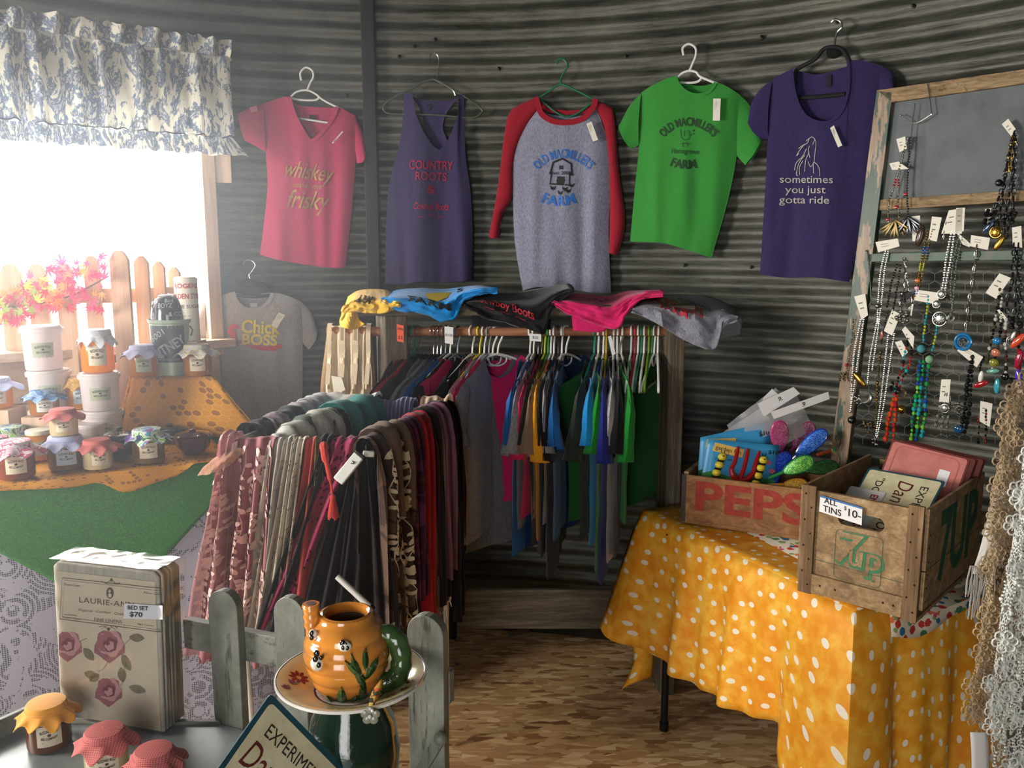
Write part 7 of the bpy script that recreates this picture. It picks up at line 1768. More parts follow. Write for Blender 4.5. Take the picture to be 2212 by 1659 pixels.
# puffed end of the rose scarf sticking out to the left
t = thing('sheer_scarf', 'sheer coral scarf end puffing out left of the airer corner', 'scarf', at(480, 1010, FL.y-.02), 0, SG)
mb = M()
def puf(u, v):
    a = 2*pi*u; c_ = at(lerp(500, 468, v), lerp(972, 1012, v**1.2), FL.y-.035); r_ = (.014+.034*sin(pi*min(1, v*1.3)*.62))*(1+.12*sin(5*a+v*4)); return c_+V((r_*cos(a)*1.0, r_*sin(a)*.75, r_*cos(a+.9)*.55+r_*sin(a)*.5))
mb.grid(puf, 30, 16, uvs=(.2, .2)); obj('cloth', mb, scarf_mat('coral_sheer', 'e0a890', alpha=.35), t)
CREAM = scarf_mat('cream_lace', 'cfc6b6', 'a49a88', 'holes', 55, .26); CREAM2 = scarf_mat('ivory_crochet', 'd8ccb8', '9a8c78', 'holes', 90, .3)
scarf('plain ivory scarf right of the rose scarf', FL, FR, .31, .44, 0, .54, .3, scarf_mat('ivory', 'cdc6b8'), 23, .085, pleat=2, lean=-.14)
scarf('cream eyelet scarf with scalloped edge', FL, FR, .41, .52, 0, .56, .3, CREAM, 24, .075, pleat=3, lean=-.20)
scarf('ivory crochet scarf next to the coral one', FL, FR, .46, .57, 0, .40, .3, CREAM2, 25, .05, pleat=3, lean=-.16, puff=.006)
scarf('coral red scarf in the middle of the front bar', FL, FR, .56, .66, 0, .57, .3, scarf_mat('coral', 'c4524a'), 26, .10, pleat=2, lean=-.14)
scarf('black sparkle scarf crossing the coral one', FL, FR, .68, .76, 0, .56, .3, scarf_mat('black_sparkle', '1c1a1e', '6a686c', 'speck', 300), 27, .07, pleat=2, lean=-.34, puff=.008)
scarf('olive patterned scarf sliver on the front bar', FL, FR, .64, .69, 0, .12, .2, scarf_mat('olive_gold', '8a7a48', '5c5030', 'blotch', 60, .5), 28, .03, pleat=1)
scarf('magenta scarf with dark round holes', FL, FR, .76, .92, 0, .60, .3, scarf_mat('magenta_holes', 'a83a60', '38101c', 'holes', 75, .30), 29, .075, pleat=2, lean=-.42, puff=.004)
scarf('charcoal black scarf behind the white airer arm', FL, FR, .84, .98, 0, .60, .3, scarf_mat('charcoal', '1e1b1e', '3a363a', 'speck', 200), 30, .14, pleat=3, lean=-.22, puff=-.004)
scarf('black brown scarf filling the front right of the airer', FL, FR, .88, 1.02, 0, .62, .3, scarf_mat('black_brown', '221a1a'), 31, .17, pleat=3, lean=.02, puff=-.008)
# coral tassel
t = thing('tassel_scarf', 'coral cord scarf end with a bright tassel over the front bar', 'scarf', at(722, 1115, FL.y-.05), 0, SG); mt = scarf_mat('bright_coral', 'd84a42')
yt_ = ar['FR'].y-.05
mb = M(); S_ = spline([at(700, 960, yt_+.03), at(702, 985, yt_), at(712, 1030, yt_-.01), at(718, 1066, yt_-.012)], 20); mb.tube(S_, [.012]*4+[.010]*5+[.006]*6+[.003]*6, 8); obj('cord', mb, mt, t)
mb = M(); pk = at(719, 1074, yt_-.012); mb.blob(pk, .0085, 8); 
for k in range(22): a = k*.2856; mb.tube([pk+V((.004*cos(a), .004*sin(a), -.004)), pk+V((.010*cos(a), .008*sin(a), -.03)), pk+V((.0135*cos(a), .010*sin(a), -.056-.004*sin(k*5)))], .0022, 4)
obj('tassel', mb, mt, t)
# right side bar: from the front corner going back
so = (.75, -.6, 0)
scarf('sheer brown scarf with champagne embroidered leaves at the front right corner', FR, BR, -.10, .30, 0, .60, .3, scarf_mat('brown_sheer', '4e3c34', '6a5446', 'blotch', 12, .5), 32, .20, out=(.25, -1, 0), motif=leaves_motif([EMB_C], 1, .016), pleat=4, lean=.02, puff=.012)
scarf('taupe bunched scarf over the right corner of the airer', FR, BR, .02, .30, 0, .22, .2, scarf_mat('taupe', '7a6254'), 33, .12, out=so, pleat=2, puff=.024)
scarf('plum purple scarf on the right side bar', FR, BR, .26, .46, 0, .52, .3, scarf_mat('plum', '4a2440', '6a3050', 'blotch', 20, .5), 34, .10, out=so, pleat=3, puff=.014)
scarf('bright red scarf on the right side bar', FR, BR, .40, .62, 0, .62, .35, scarf_mat('bright_red', 'b8202c'), 35, .10, out=so, pleat=2, lean=0, puff=.012)
scarf('burgundy scarf between the red and the striped one', FR, BR, .58, .68, 0, .50, .3, scarf_mat('burgundy', '3c1426'), 36, .07, out=so, pleat=2, puff=.010)
scarf('black scarf with ivory fringe trim along the side bar', FR, BR, .64, .78, 0, .60, .3, scarf_mat('black_trim', '1e1a1c', '8a8078', 'stripe', 14, .78), 37, .12, out=so, pleat=3, puff=.012, fringe=(14, .03, EMB_C))
scarf('mauve and plum striped scarf near the back corner', FR, BR, .72, .86, 0, .52, .3, scarf_mat('mauve_stripe', '8a6078', '5a3048', 'stripe', 26, .5), 38, .10, out=so, pleat=3, puff=.016)
scarf('dark navy scarf bunched at the back of the side bar', FR, BR, .84, .94, 0, .62, .3, scarf_mat('navy_black', '16141e'), 39, .11, out=so, pleat=2, puff=.018)
scarf('pale peach beaded scarf over the back right corner', BL, BR, .82, 1.04, 0, .36, .3, scarf_mat('peach_lace', 'd8c0a4', 'b89c80', 'holes', 60, .24), 40, .10, out=(.5, -1, 0), pleat=3, puff=.022)
scarf('black scarf hanging longest at the back right corner', FR, BR, .95, 1.02, 0, .72, .3, scarf_mat('black_plain', '121214'), 41, .07, out=(1, -.3, 0), pleat=2, puff=.006)
# ivory fringe tassels with little knots over the dark scarves
t = thing('fringed_scarf', 'ivory knotted fringe spilling over the dark side scarves', 'scarf', at(905, 1100, FR.y+.15), 0, SG); mb = M(); R = random.Random(9)
for k in range(13):
    x = 880+k*4.5; y0 = 930+R.uniform(-12, 14)-k*1.5; L_ = R.uniform(60, 330) if k > 3 else R.uniform(50, 110); Y = lerp(FR.y, BR.y, (x-800)/160)-.06
    pts = [at(x+R.uniform(-4, 4)+i*2.5, y0+L_*i/6, Y) for i in range(7)]; mb.tube(spline(pts, 16), .0018, 5)
    for q in range(int(L_/16)): mb.blob(at(x+2.5*6*(q*16/L_)+R.uniform(-3, 3), y0+q*16, Y-.003), .0036, 5)
obj('cords', mb, pm('ivory_cord', 'b8ac9c', .85), t)
# middle bar and left bar
mo = (.9, -.5, 0)
scarf('white and green leaf print scarf on the middle bar', ML, MR, .12, .56, 0, .20, .2, scarf_mat('green_leaf_print', 'ccccc0', '3c5244', 'blotch', 16, .56), 42, .26, out=mo, pleat=3, puff=.022)
scarf('brown and cream print scarf end on the middle bar', ML, MR, .44, .62, 0, .24, .2, scarf_mat('brown_print', 'a89c8a', '3c3430', 'blotch', 14, .5), 43, .12, out=mo, pleat=2, puff=.018)
scarf('teal green scarf piled over the middle bar', ML, MR, .56, 1.08, 0, .22, .25, scarf_mat('teal', '2c8c88'), 44, .34, out=mo, pleat=3, puff=.030)
scarf('plain white scarf end at the front of the middle bar', ML, MR, -.02, .20, 0, .15, .15, scarf_mat('white_cotton', 'd0d0ca'), 45, .10, out=mo, pleat=2, puff=.010)
scarf('black scarf at the front of the left bar', FL, BL, .20, .42, 0, .25, .25, scarf_mat('black_left', '1a1a20'), 46, .14, out=mo, pleat=2, puff=.010)
scarf('mauve lace scarf on the left bar', FL, BL, .34, .50, 0, .22, .25, scarf_mat('mauve_lace', '9a8892', '6c5a66', 'holes', 70, .3), 47, .10, out=mo, pleat=2, puff=.014)
scarf('dark teal scarf with white tassel cords on the left bar', FL, BL, .46, .68, 0, .24, .25, scarf_mat('dark_teal', '1c3038', '34606a', 'blotch', 10, .58), 48, .15, out=mo, pleat=2, puff=.018, fringe=(8, .04, pm('white_cord', 'd0d0cc', .85)))
scarf('pale lilac eyelet scarf on the left bar', FL, BL, .64, .82, 0, .22, .25, scarf_mat('lilac_eyelet', 'bcb4ba', '9a8e98', 'holes', 60, .26), 49, .14, out=mo, pleat=2, puff=.020)
scarf('white gauze scarf at the back end of the left bar', FL, BL, .78, 1.04, 0, .25, .25, scarf_mat('white_gauze', 'ccccd0'), 50, .18, out=mo, pleat=3, puff=.024)
scarf('white towel like scarf bunched on the back bar', BL, BR, -.04, .46, 0, .07, .1, scarf_mat('white_terry', 'dcdcd6'), 51, .24, pleat=2, puff=.020)
scarf('lilac pleated scarf with tangled fringe on the back bar', BL, BR, .44, .76, 0, .17, .2, scarf_mat('lilac_pleat', '8c8cae'), 52, .17, pleat=9, puff=.010, fringe=(40, .05, pm('lilac_cord', '9a9ab4', .85)))
scarf('black scarf hanging inside the airer', BL, BR, .80, 1.0, 0, .80, .3, scarf_mat('black_inner', '141416'), 53, .16, pleat=3, puff=-.004)
# peach lace tail seen below the fence at the right
scarf('long sheer taupe scarf showing right of the grey fence', FR, BR, .50, .60, 0, .90, .2, scarf_mat('sheer_taupe', '7c6450', alpha=.2), 54, .12, out=(1, -.6, 0), pleat=2, puff=.004, lean=.05)

# ================================================================== grey picket bench in front
BZ = .775
def distressed(name, axis):
    m, t, b = nt(name); g = G(t); sc = (1, 1, .12) if axis == 'Z' else (.12, 1, 1)
    n1 = g.noise(g.coord('Object', sc), 55, 5, .7); n2 = g.noise(g.coord('Object'), 13, 4, .7)
    c = g.ramp(n2, [(.3, '5c5e56'), (.5, '74766c'), (.7, '888a7e')]); c = g.mix(g.ramp(g.math('MULTIPLY', n1, g.math('ADD', n2, .5)), [(.56, 0), (.66, .8)]), c, '34352f')
    g.link(c, b.inputs['Base Color']); b.inputs['Roughness'].default_value = .5; g.link(g.bump(n1, .4, .003), b.inputs['Normal']); return m
M_DG, M_DGX = distressed('distressed_grey_paint', 'Z'), distressed('distressed_grey_rail', 'X')
f0, f1 = on(478, 1560, BZ), None
L0 = V((on(478, 1562, BZ).x, on(478, 1562, BZ).y, 0)); yR = 1.33; L1 = V((at(918, 1500, yR).x, yR, 0)); fd = (L1-L0).normalized(); fnn = V((fd.y, -fd.x, 0)); fnn = fnn if fnn.y < 0 else -fnn
bench = thing('picket_bench', 'distressed grey display bench with a rounded picket back', 'bench', V((L0.x, L0.y, 0)))
def picket_px(xc, ytop, wpx, zb, lab=None):
    # where the pixel column meets the fence line
    P_ = plane_pt(xc, ytop, L0, fnn); d_ = (P_-CAM).dot(FWD); w_ = wpx/F*d_*1.05; zt_ = P_.z; base = V((P_.x, P_.y, 0))
    pts = [(-w_/2, zb), (w_/2, zb)]+[(w_/2*cos(a*pi/12), zt_-w_/2+w_/2*sin(a*pi/12)) for a in range(13)]
    mb = M(); mb.prism(pts, -.0, .019, lambda p: base+fd*p.x-fnn*p.y+V((0, 0, p.z))); mb_ = obj('picket', mb, M_DG, bench, smooth=False, bevel=.0015)
picket_px(478, 1277, 74, BZ-.03); picket_px(622, 1291, 76, BZ-.03); picket_px(770, 1310, 78, BZ-.03); picket_px(917, 1330, 84, .35)
ra, rb_ = plane_pt(380, 1372, L0, fnn), plane_pt(960, 1452, L0, fnn)
mb = M(); zr = plane_pt(545, 1412, L0, fnn).z; mb.beam(V((ra.x, ra.y, zr))-fnn*.028, V((rb_.x, rb_.y, zr))-fnn*.028, .018, .058); obj('rail', mb, M_DGX, bench, smooth=False, bevel=.0015)
mb = M(); mb.beam(V((ra.x, ra.y, .45))-fnn*.028, V((rb_.x, rb_.y, .45))-fnn*.028, .018, .058); obj('rail', mb, M_DGX, bench, smooth=False, bevel=.0015)
# metal tray top with its raised left side
M_TRAY = grunge('brushed_zinc', '8a9090', '5c6262', 12, .6, .42)
M_TRAY.node_tree.nodes['Principled BSDF'].inputs['Metallic'].default_value = .35
tc = [L0+fd*-.50+fnn*.012, L0+fd*(.40)+fnn*.012, L0+fd*.40+fnn*.56, L0+fd*-.50+fnn*.56]
qL0, qL1 = on(-30, 1590, BZ), on(70, 1535, BZ)
tl_c = [on(58, 1560, BZ), L0+fnn*.004+V((0, 0, BZ)), L1+fd*.03+fnn*.004+V((0, 0, BZ)), V((L1.x+.03, .62, BZ)), V((on(-100, 1660, BZ).x-.05, .62, BZ)), on(-100, 1640, BZ)]
mb = M(); n_ = len(tl_c); mb.v = list(tl_c)+[p-V((0, 0, .02)) for p in tl_c]; mb.face(range(n_)[::-1]); mb.face(range(n_, 2*n_))
for i in range(n_): j = (i+1) % n_; mb.face((i, j, n_+j, n_+i))
obj('tray_top', mb, M_TRAY, bench, smooth=False)
mb = M(); a_, b_ = on(62, 1563, BZ), on(-105, 1640, BZ); mb.beam(a_+V((0, 0, .014)), b_+V((0, 0, .014)), .012, .040); mb.beam(a_+V((0, 0, .0)), L0+V((0, 0, BZ)), .012, .012); obj('side_rail', mb, M_DGX, bench, smooth=False, bevel=.002)
for p in (L0+V((.02, -.04, 0)), L1+V((-.02, -.04, 0)), V((L1.x-.02, .68, 0)), V((-.5, .72, 0))): mb = M(); mb.box(V((p.x, p.y, (BZ-.02)/2)), (.045, .045, BZ-.02)); obj('leg', mb, M_DG, bench, smooth=False, bevel=.002)
# slanting brace by the right picket
mb = M(); mb.beam(plane_pt(955, 1590, L0+fnn*.02, fnn), plane_pt(900, 1680, L0+fnn*.02, fnn), .016, .018); mb.blob(plane_pt(952, 1595, L0+fnn*.022, fnn), .012, 7); obj('brace', mb, M_DG, bench)

# ---- linen package
zB = BZ+.001
Ya = 1.40
pk = {}
bl, br_ = on(130, 1548, zB), on(352, 1585, zB); wv_ = (br_-bl); axp = wv_.normalized(); nrp = V((axp.y, -axp.x, 0)); nrp = nrp if nrp.y < 0 else -nrp; PW = wv_.length*1.02; PT = .062
PH = plane_pt(125, 1216, bl, nrp).z-zB
t = thing('bed_linen_package', 'plastic wrapped bed linen set with rose print and a price label', 'package', bl.lerp(br_, .5)-nrp*PT/2)
pf_ = lambda x, z, k=0: bl+axp*x+V((0, 0, z))+nrp*k-nrp*(.04*z)        # leaning back slightly
mb = M()
for k in range(7):
    y0, y1 = -PT*k/7, -PT*(k+1)/7+.0006; w_ = .004*sin(k*2.1)
    pts = [(0+.002, .002), (PW-.002, .002), (PW-.002+w_*.5, PH-.012), (PW-.012, PH-.003+w_), (.012, PH-.003+w_), (.002, PH-.012)]
    b = len(mb.v)
    for yy in (y0, y1): mb.v += [pf_(x, z, yy) for x, z in pts]
    mb.face(range(b, b+6)[::-1]); mb.face(range(b+6, b+12))
    for i in range(6): j = (i+1) % 6; mb.face((b+i, b+j, b+6+j, b+6+i))
LIN = scarf_mat('linen', 'cfc8b8'); obj('folded_linen', mb, LIN, t, bevel=.003)
card_m = grunge('printed_card', 'd6c8ae', 'c4b090', 10, .5, .6); mb = M(); mb.v = [pf_(x, z, .0012) for x, z in ((.006, .006), (PW-.008, .006), (PW-.008, PH-.02), (.006, PH-.02))]; mb.face((0, 1, 2, 3)); obj('printed_insert', mb, card_m, t, smooth=False)
PX = lambda px, py, k=.0018: (lambda q: q+nrp*k)(plane_pt(px, py, bl-nrp*(.04*(plane_pt(px, py, bl, nrp).z-zB)), nrp))
mb = M(); sfp = lambda x, y: PX(x, y, .0020)
for inset, wd in ((0, 1.6), (5, .8)):
    stroke(mb, sfp, [(136+inset, 1247+inset), (357-inset, 1271+inset), (353-inset, 1365-inset), (131+inset, 1336-inset)], wd, closed=True)
for cx_, cy_, s_ in ((242, 1256, 1), (236, 1354, -1)):
    stroke(mb, sfp, [(cx_-20, cy_-1), (cx_-10, cy_+3*s_), (cx_, cy_-6*s_), (cx_+10, cy_+4*s_), (cx_+20, cy_+2)], 1.4); disc(mb, sfp, cx_, cy_-4*s_, 3, 4); stroke(mb, sfp, [(cx_-15, cy_+3), (cx_, cy_+5*s_), (cx_+15, cy_+5)], 1)
disc(mb, sfp, 239, 1280, 8, 12.5)
obj('ornament', mb, pm('sepia_ink', '5c5040', .8), t, smooth=False)
mb = M(); disc(mb, lambda x, y: PX(x, y, .0026), 239, 1276, 2.6, 3.4); disc(mb, lambda x, y: PX(x, y, .0026), 239.5, 1285, 3.8, 4.6); obj('cameo', mb, card_m, t, smooth=False)
mb = M(); tfp = lambda x0, y0: (lambda a, b_: PX(x0+a, y0-b_+a*.10, .0022))
letters(mb, 'LAURIE-ANN', tfp(232, 1301), 17, width=118, space=1.1); letters(mb, 'FINE LINENS', tfp(235, 1340), 10, width=60); letters(mb, 'Elegance   Comfort   Quality', tfp(222, 1321), 8, width=104, shear=.3)
letters(mb, 'Duvet Cover', tfp(157, 1263), 7, width=34, shear=.3); letters(mb, 'Pillow Cases', tfp(331, 1281), 7, width=40, shear=.3); letters(mb, '*****', tfp(154, 1329), 7, width=28); letters(mb, 'Made in Canada', tfp(157, 1335), 4, width=40)
letters(mb, '100% Cotton', tfp(315, 1349), 6, width=34)
obj('lettering', mb, pm('sepia_ink', '5c5040', .8), t, smooth=False)
ROSE, ROSD, ROSL, LEAFO = pm('rose_print', 'a06068', .75), pm('rose_print_dark', '7c404c', .75), pm('rose_print_light', 'c89494', .75), pm('leaf_print', '7c7458', .75)
mb = M()
for cx_, cy_, s_ in ((148, 1390, 1.15), (238, 1390, 1.25), (236, 1489, 1.1)):
    for k, (r_, mi) in enumerate(((26, 0), (21, 2), (17, 0), (12, 1), (8, 2), (4, 1))):
        off = (4*sin(k*2.3), 4*cos(k*1.7)); N = 16; b = len(mb.v)
        for i in range(N): a = 2*pi*i/N; rr = r_*s_*(1+.12*sin(a*5+k*1.3)); x_ = max(129, cx_+off[0]+rr*cos(a)); mb.v.append(PX(x_, cy_+off[1]+rr*sin(a)*1.05, .0019+.0002*k))
        mb.face(range(b, b+N), mi)
obj('rose_print', mb, [ROSE, ROSD, ROSL], t, smooth=False)
mb = M(); sfl = lambda x, y: PX(x, y, .0021)
for x, y, L_, a in ((182, 1398, 36, .9), (280, 1375, 34, .1), (265, 1412, 40, 1.1), (262, 1440, 34, 1.4), (280, 1482, 38, .3), (183, 1452, 30, .3), (195, 1470, 26, -.6)): leafshape(mb, sfl, x, y, L_, 9, a, 0, 8)
for pts in ([(165, 1400), (175, 1385), (190, 1378)], [(240, 1415), (228, 1440), (215, 1450)], [(262, 1410), (272, 1390), (285, 1378)], [(270, 1440), (270, 1465), (262, 1480)]): stroke(mb, sfl, [tuple(p) for p in spline([V(p) for p in pts], 8)], 1.4)
obj('leaf_print', mb, LEAFO, t, smooth=False)
cdm = M(); sv_ = [PX(x, y, .0048) for x, y in ((272, 1301), (355, 1306), (355, 1336), (271, 1334))]; cdm.v = sv_; cdm.face((3, 2, 1, 0)); lb = obj('price_label', cdm, M_PAPER, t, smooth=False)
mb = M(); lf2 = lambda x0, y0: (lambda a, b_: PX(x0+a, y0-b_+a*.05, .0056)); letters(mb, 'BED SET', lf2(302, 1311), 12, width=44, bold=.025); letters(mb, '$70', lf2(298, 1325), 14, width=28, bold=.025); obj('writing', mb, M_INK, lb, smooth=False)
mb = M()
def wrap(u, v):
    # plastic sleeve: front, top, right side
    x, z = u*PW, v*PH; return pf_(x, z, .006+.0035*noise.noise(V((u*7, v*9, 0)))+.003*noise.noise(V((u*19, v*15, 3))))
mb.grid(wrap, 26, 32)
mb.grid(lambda u, v: pf_(PW*(u), PH+.004+.004*noise.noise(V((u*8, v*3, 8))), .006-(PT+.006)*v), 22, 6)
mb.grid(lambda u, v: pf_(PW+.006+.006*noise.noise(V((u*3, v*8, 6))), PH*v+.004, .006-(PT+.012)*u), 6, 26)
filmm, t_, b2 = nt('thin_wrap'); g = G(t_); tr = g.n('ShaderNodeBsdfTransparent'); gl = g.n('ShaderNodeBsdfGlossy'); gl.inputs['Roughness'].default_value = .16; gl.inputs['Color'].default_value = (.9, .9, .9, 1)
fr_ = g.n('ShaderNodeFresnel'); fr_.inputs['IOR'].default_value = 1.5; k_ = g.math('ADD', g.math('MULTIPLY', fr_.outputs[0], .9), .05); mx = g.n('ShaderNodeMixShader'); g.link(k_, mx.inputs[0]); g.link(tr.outputs[0], mx.inputs[1]); g.link(gl.outputs[0], mx.inputs[2]); g.link(mx.outputs[0], t_.nodes['Material Output'].inputs['Surface'])
obj('plastic_wrap', mb, filmm, t)

# ---- three jars on the tray
def FJ(label, px, py, wpx, hpx, honey, capm, seed, flare=1.5, yoff=0, rot=0):
    b_ = on(px, py, zB); d_ = (b_-CAM).dot(FWD); r = wpx/F*d_/2; h = hpx/F*d_; glassjar(label, b_, r, h, honey, capmat=capm, seed=seed, flare=flare, group='jars on the grey bench tray', rot=rot)
YELC = pm('marigold_cotton', 'e0982a', .8, sheen=.3)
FJ('jar with marigold yellow cloth cap at the left of the bench tray', 108, 1608, 88, 92, DARKH, YELC, 61, 1.55)
FJ('jar with red gingham cap in the middle of the bench tray', 232, 1668, 88, 92, PALEH, RG, 62, 1.6)
FJ('jar with red gingham cap nearest the sign on the bench tray', 338, 1710, 88, 92, PALEH, RG, 64, 1.6)

# ---- dandelion tin sign leaning in front
sc_ = [(585, 1497), (740, 1660), (640, 1800), (465, 1690)]
Sp = lambda x, y: at(x, y, .98+.10*((1659-y)/160))
TLs, TRs = at(583, 1497, 1.10), at(745, 1662, 1.165); dwn = at(500, 1650, 1.035)
axs = (TRs-TLs).normalized(); ays = (dwn-TLs); ays = (ays-axs*ays.dot(axs)).normalized(); sw, sh = .215, .150
Cs = TLs+axs*sw/2+ays*sh/2
tin('tin_sign', 'cream and dark green tin sign about dandelions leaning on the bench tray', Cs, axs, -ays, sw, sh, M_CREAM, M_TEAL,
    [('EXPERIMENTAL', .004, .038, .026, M_LET, dict(width=.165)), ('Dandelions', .0, .000, .050, M_LETR, dict(width=.180, shear=.2)), ('"DO NOT EAT"', -.0, -.046, .025, M_LET, dict(width=.175, bold=.01))], bw=.008)

# ---- green glazed pot, plate, beehive teapot, leaf spoon
pp = on(760, 1492, BZ+.205); zP = BZ+.205; dp = (pp-CAM).dot(FWD); PRr = 160/F*dp
t = thing('glazed_pot', 'dark green crackle glazed pot standing under the flowered plate', 'pot', V((pp.x, pp.y, BZ)))
gg = pm('dark_green_glaze', '10281c', .12, coat=.8, bump=.5, bscale=60)
mb = M(); mb.lathe([(0, 0), (.050, 0), (.054, .01), (.068, .06), (.072, .11), (.064, .16), (.052, .185), (.050, .198), (.044, .198), (.042, .18), (0, .17)], 36, V((pp.x, pp.y, BZ))); obj('body', mb, gg, t)
t = thing('flowered_plate', 'cream plate with blue rim and red flowers under the beehive teapot', 'plate', V((pp.x, pp.y, zP)))
prf = [(0, 0), (PRr*.45, 0), (PRr*.50, .004), (PRr*.85, .018), (PRr, .026), (PRr*1.0, .030), (PRr*.97, .030), (PRr*.83, .023), (PRr*.55, .008), (PRr*.45, .005), (0, .005)]
mb = M(); mb.lathe(prf, 64, V((pp.x, pp.y, zP))); M_PL = pm('ivory_glaze', 'ded0a4', .12, coat=.6, var=.12, vscale=18); obj('dish', mb, M_PL, t)
mb = M()
for rr_0, z0_, rr_1, z1_ in ((PRr*.955, .0288, PRr*.985, .0306),): mb.lathe([(rr_0, z0_), (rr_1, z1_)], 64, V((pp.x, pp.y, zP)), cap=False)
mb.lathe([(PRr*.47, .0058), (PRr*.50, .0068)], 64, V((pp.x, pp.y, zP)), cap=False); obj('blue_band', mb, pm('cobalt_glaze', '232c78', .12, coat=.5), t)
mb = M(); mb.lathe([(PRr*.985, .0304), (PRr*1.004, .0302), (PRr*1.006, .026)], 64, V((pp.x, pp.y, zP)), cap=False); mb.lathe([(PRr*.30, .0055), (PRr*.47, .0056)], 64, V((pp.x, pp.y, zP)), cap=False); obj('white_band', mb, pm('white_glaze', 'e0dcd4', .12, coat=.5), t)
def platef(x, y):
    r_ = hypot(x, y)/PRr; z = .008+(.023-.008)*(r_-.55)/(.28) if r_ > .55 else .0062; return V((pp.x+x, pp.y+y, zP+z+.0010))
mb = M(); mg = M()
for cx_, cy_, s_ in ((646, 1461, 1), (870, 1440, .9), (842, 1500, .5)):
    c = on(cx_, cy_, zP+.02); dx, dy = c.x-pp.x, c.y-pp.y
    for k in range(9): leafshape(mb, platef, dx+.003*cos(k*.698), dy+.003*sin(k*.698), .013*s_, .0028*s_, k*.698, 0, 4)
for cx_, cy_, a in ((626, 1492, 2), (634, 1478, 1.2), (868, 1496, .5), (880, 1480, .3)):
    c = on(cx_, cy_, zP+.02); 
    for k in range(3): leafshape(mb if k else mg, platef, c.x-pp.x, c.y-pp.y, .013, .003, a+k*.6, 0, 4)
obj('red_flower_print', mb, pm('red_glaze', '8a2c1c', .2, coat=.4), t, smooth=False); obj('green_leaf_print', mg, pm('olive_glaze', '7c8448', .2, coat=.4), t, smooth=False)
# teapot
dt_ = dp; s = 1/F*dt_            # metres per pixel here
tbz = zP+.007; tc = V((pp.x+(752-760)*s, pp.y+.004, tbz))
t = thing('beehive_teapot', 'orange beehive shaped teapot with bees, green leaf handle and open top', 'teapot', tc)
OR = pm('orange_glaze', 'd08636', .12, coat=.8, var=.22, vscale=22); GRG = pm('leaf_green_glaze', '35522a', .15, coat=.7, var=.3, vscale=40)
HT = 146*s*1.10; RM = 93*s
prof = []
zs = 60
for i in range(zs+1):
    k = i/zs; env = sin(pi*(.20+.62*k))**.7 if k < .82 else None
    base_r = RM*(.72+.28*sin(pi*min(1, k/.55)*.5)) if k < .55 else RM*(1-.37*((k-.55)/.45)**2.0)
    ridge = .035*RM*abs(sin(k*pi*5.2))**.8
    prof.append((base_r-.03*RM+ridge, HT*k))
rt = prof[-1][0]
prof = [(0, 0), (RM*.62, 0)]+prof+[(rt*.98, HT+.004), (rt*.86, HT+.006), (rt*.76, HT+.003), (rt*.74, HT-.008)]
mb = M(); mb.lathe(prof, 56, tc, cap=False); obj('body', mb, OR, t)
mb = M(); mb.lathe([(rt*.735, HT-.006), (rt*1.0, HT*.72), (0, HT*.60)], 40, tc, cap=False); obj('inside', mb, pm('grey_inside_glaze', '6c5c50', .3), t)
mb = M(); mb.lathe([(RM*.70, .001), (RM*.755, .006), (RM*.76, .009)], 48, tc, cap=False); obj('foot_band', mb, pm('cobalt_glaze', '232c78', .12, coat=.5), t)
vx, vy = V((1, 0, 0)), V((0, 1, 0))
TP = lambda px, py, dy=0: at(px, py, tc.y+dy)
mb = M(); S_ = spline([TP(718, 1420, -.01), TP(690, 1400, -.012), TP(678, 1365, -.012), TP(674, 1335, -.012), TP(672, 1309, -.012)], 26)
rs = [(.021-.010*smooth(i/14) if i < 15 else .0115)+.0016*abs(sin(i*.85)) for i in range(27)]
mb.tube(S_, rs, 16); mb.tube([S_[-1]+V((0, 0, -.0)), S_[-1]+V((0, 0, .004))], [.014, .0125], 16); obj('spout', mb, OR, t)
mb = M(); mb.tube([S_[-1]+V((0, 0, .0042)), S_[-1]+V((0, 0, .0046))], .0075, 14); obj('spout_opening', mb, pm('grey_inside_glaze', '6c5c50', .3), t)
mb = M(); H_ = spline([TP(800, 1395, -.0), TP(830, 1370, -.004), TP(858, 1385, -.006), TP(868, 1425, -.008), TP(855, 1465, -.010), TP(818, 1480, -.012)], 30)
mb.tube(H_, [.0135+.0008*sin(i*1.7) for i in range(31)], 14, flat=1.2); obj('handle', mb, GRG, t)
mb = M(); mb.tube([TP(785, 1392, 0), TP(818, 1376, -.002)], [.013, .011], 12); obj('handle_root', mb, OR, t)
def tsurf(px, py, lift=.002):
    """point on the pot's side behind a pixel"""
    d_ = ray(px, py); o_ = CAM-tc
    for it in range(24):
        if it == 0: tt = (o_.length-RM)*.9/d_.length
        P_ = o_+d_*tt; k = max(0, min(1, P_.z/HT)); i = 2+int(k*zs); rr = prof[min(i, zs+2)][0]+lift; tt += (hypot(P_.x, P_.y)-rr)*.6/d_.length
    return tc+P_
def raised(name, shapes, mat, lift=.003):
    mb = M()
    for kind, *a in shapes:
        if kind == 'leaf':
            x, y, L_, W_, ang = a; N = 9; rings = []
            for i in range(N+1):
                kx = i/N; hw = W_*sin(pi*min(1, kx*.96+.04))**.8
                for j, (f_, l_) in enumerate(((-1, .0005), (0, lift), (1, .0005))):
                    px_, py_ = x+L_*kx*cos(ang)-f_*hw*sin(ang), y+L_*kx*sin(ang)+f_*hw*cos(ang); mb.v.append(tsurf(px_, py_, l_))
            b = len(mb.v)-3*(N+1)
            for i in range(N):
                for j in range(2): q = b+3*i+j; mb.face((q, q+1, q+4, q+3))
        elif kind == 'blob': x, y, r_, sx, sz = a; mb.blob(tsurf(x, y, .001), r_, 8, 0, (sx, .7, sz))
    return obj(name, mb, mat, t)
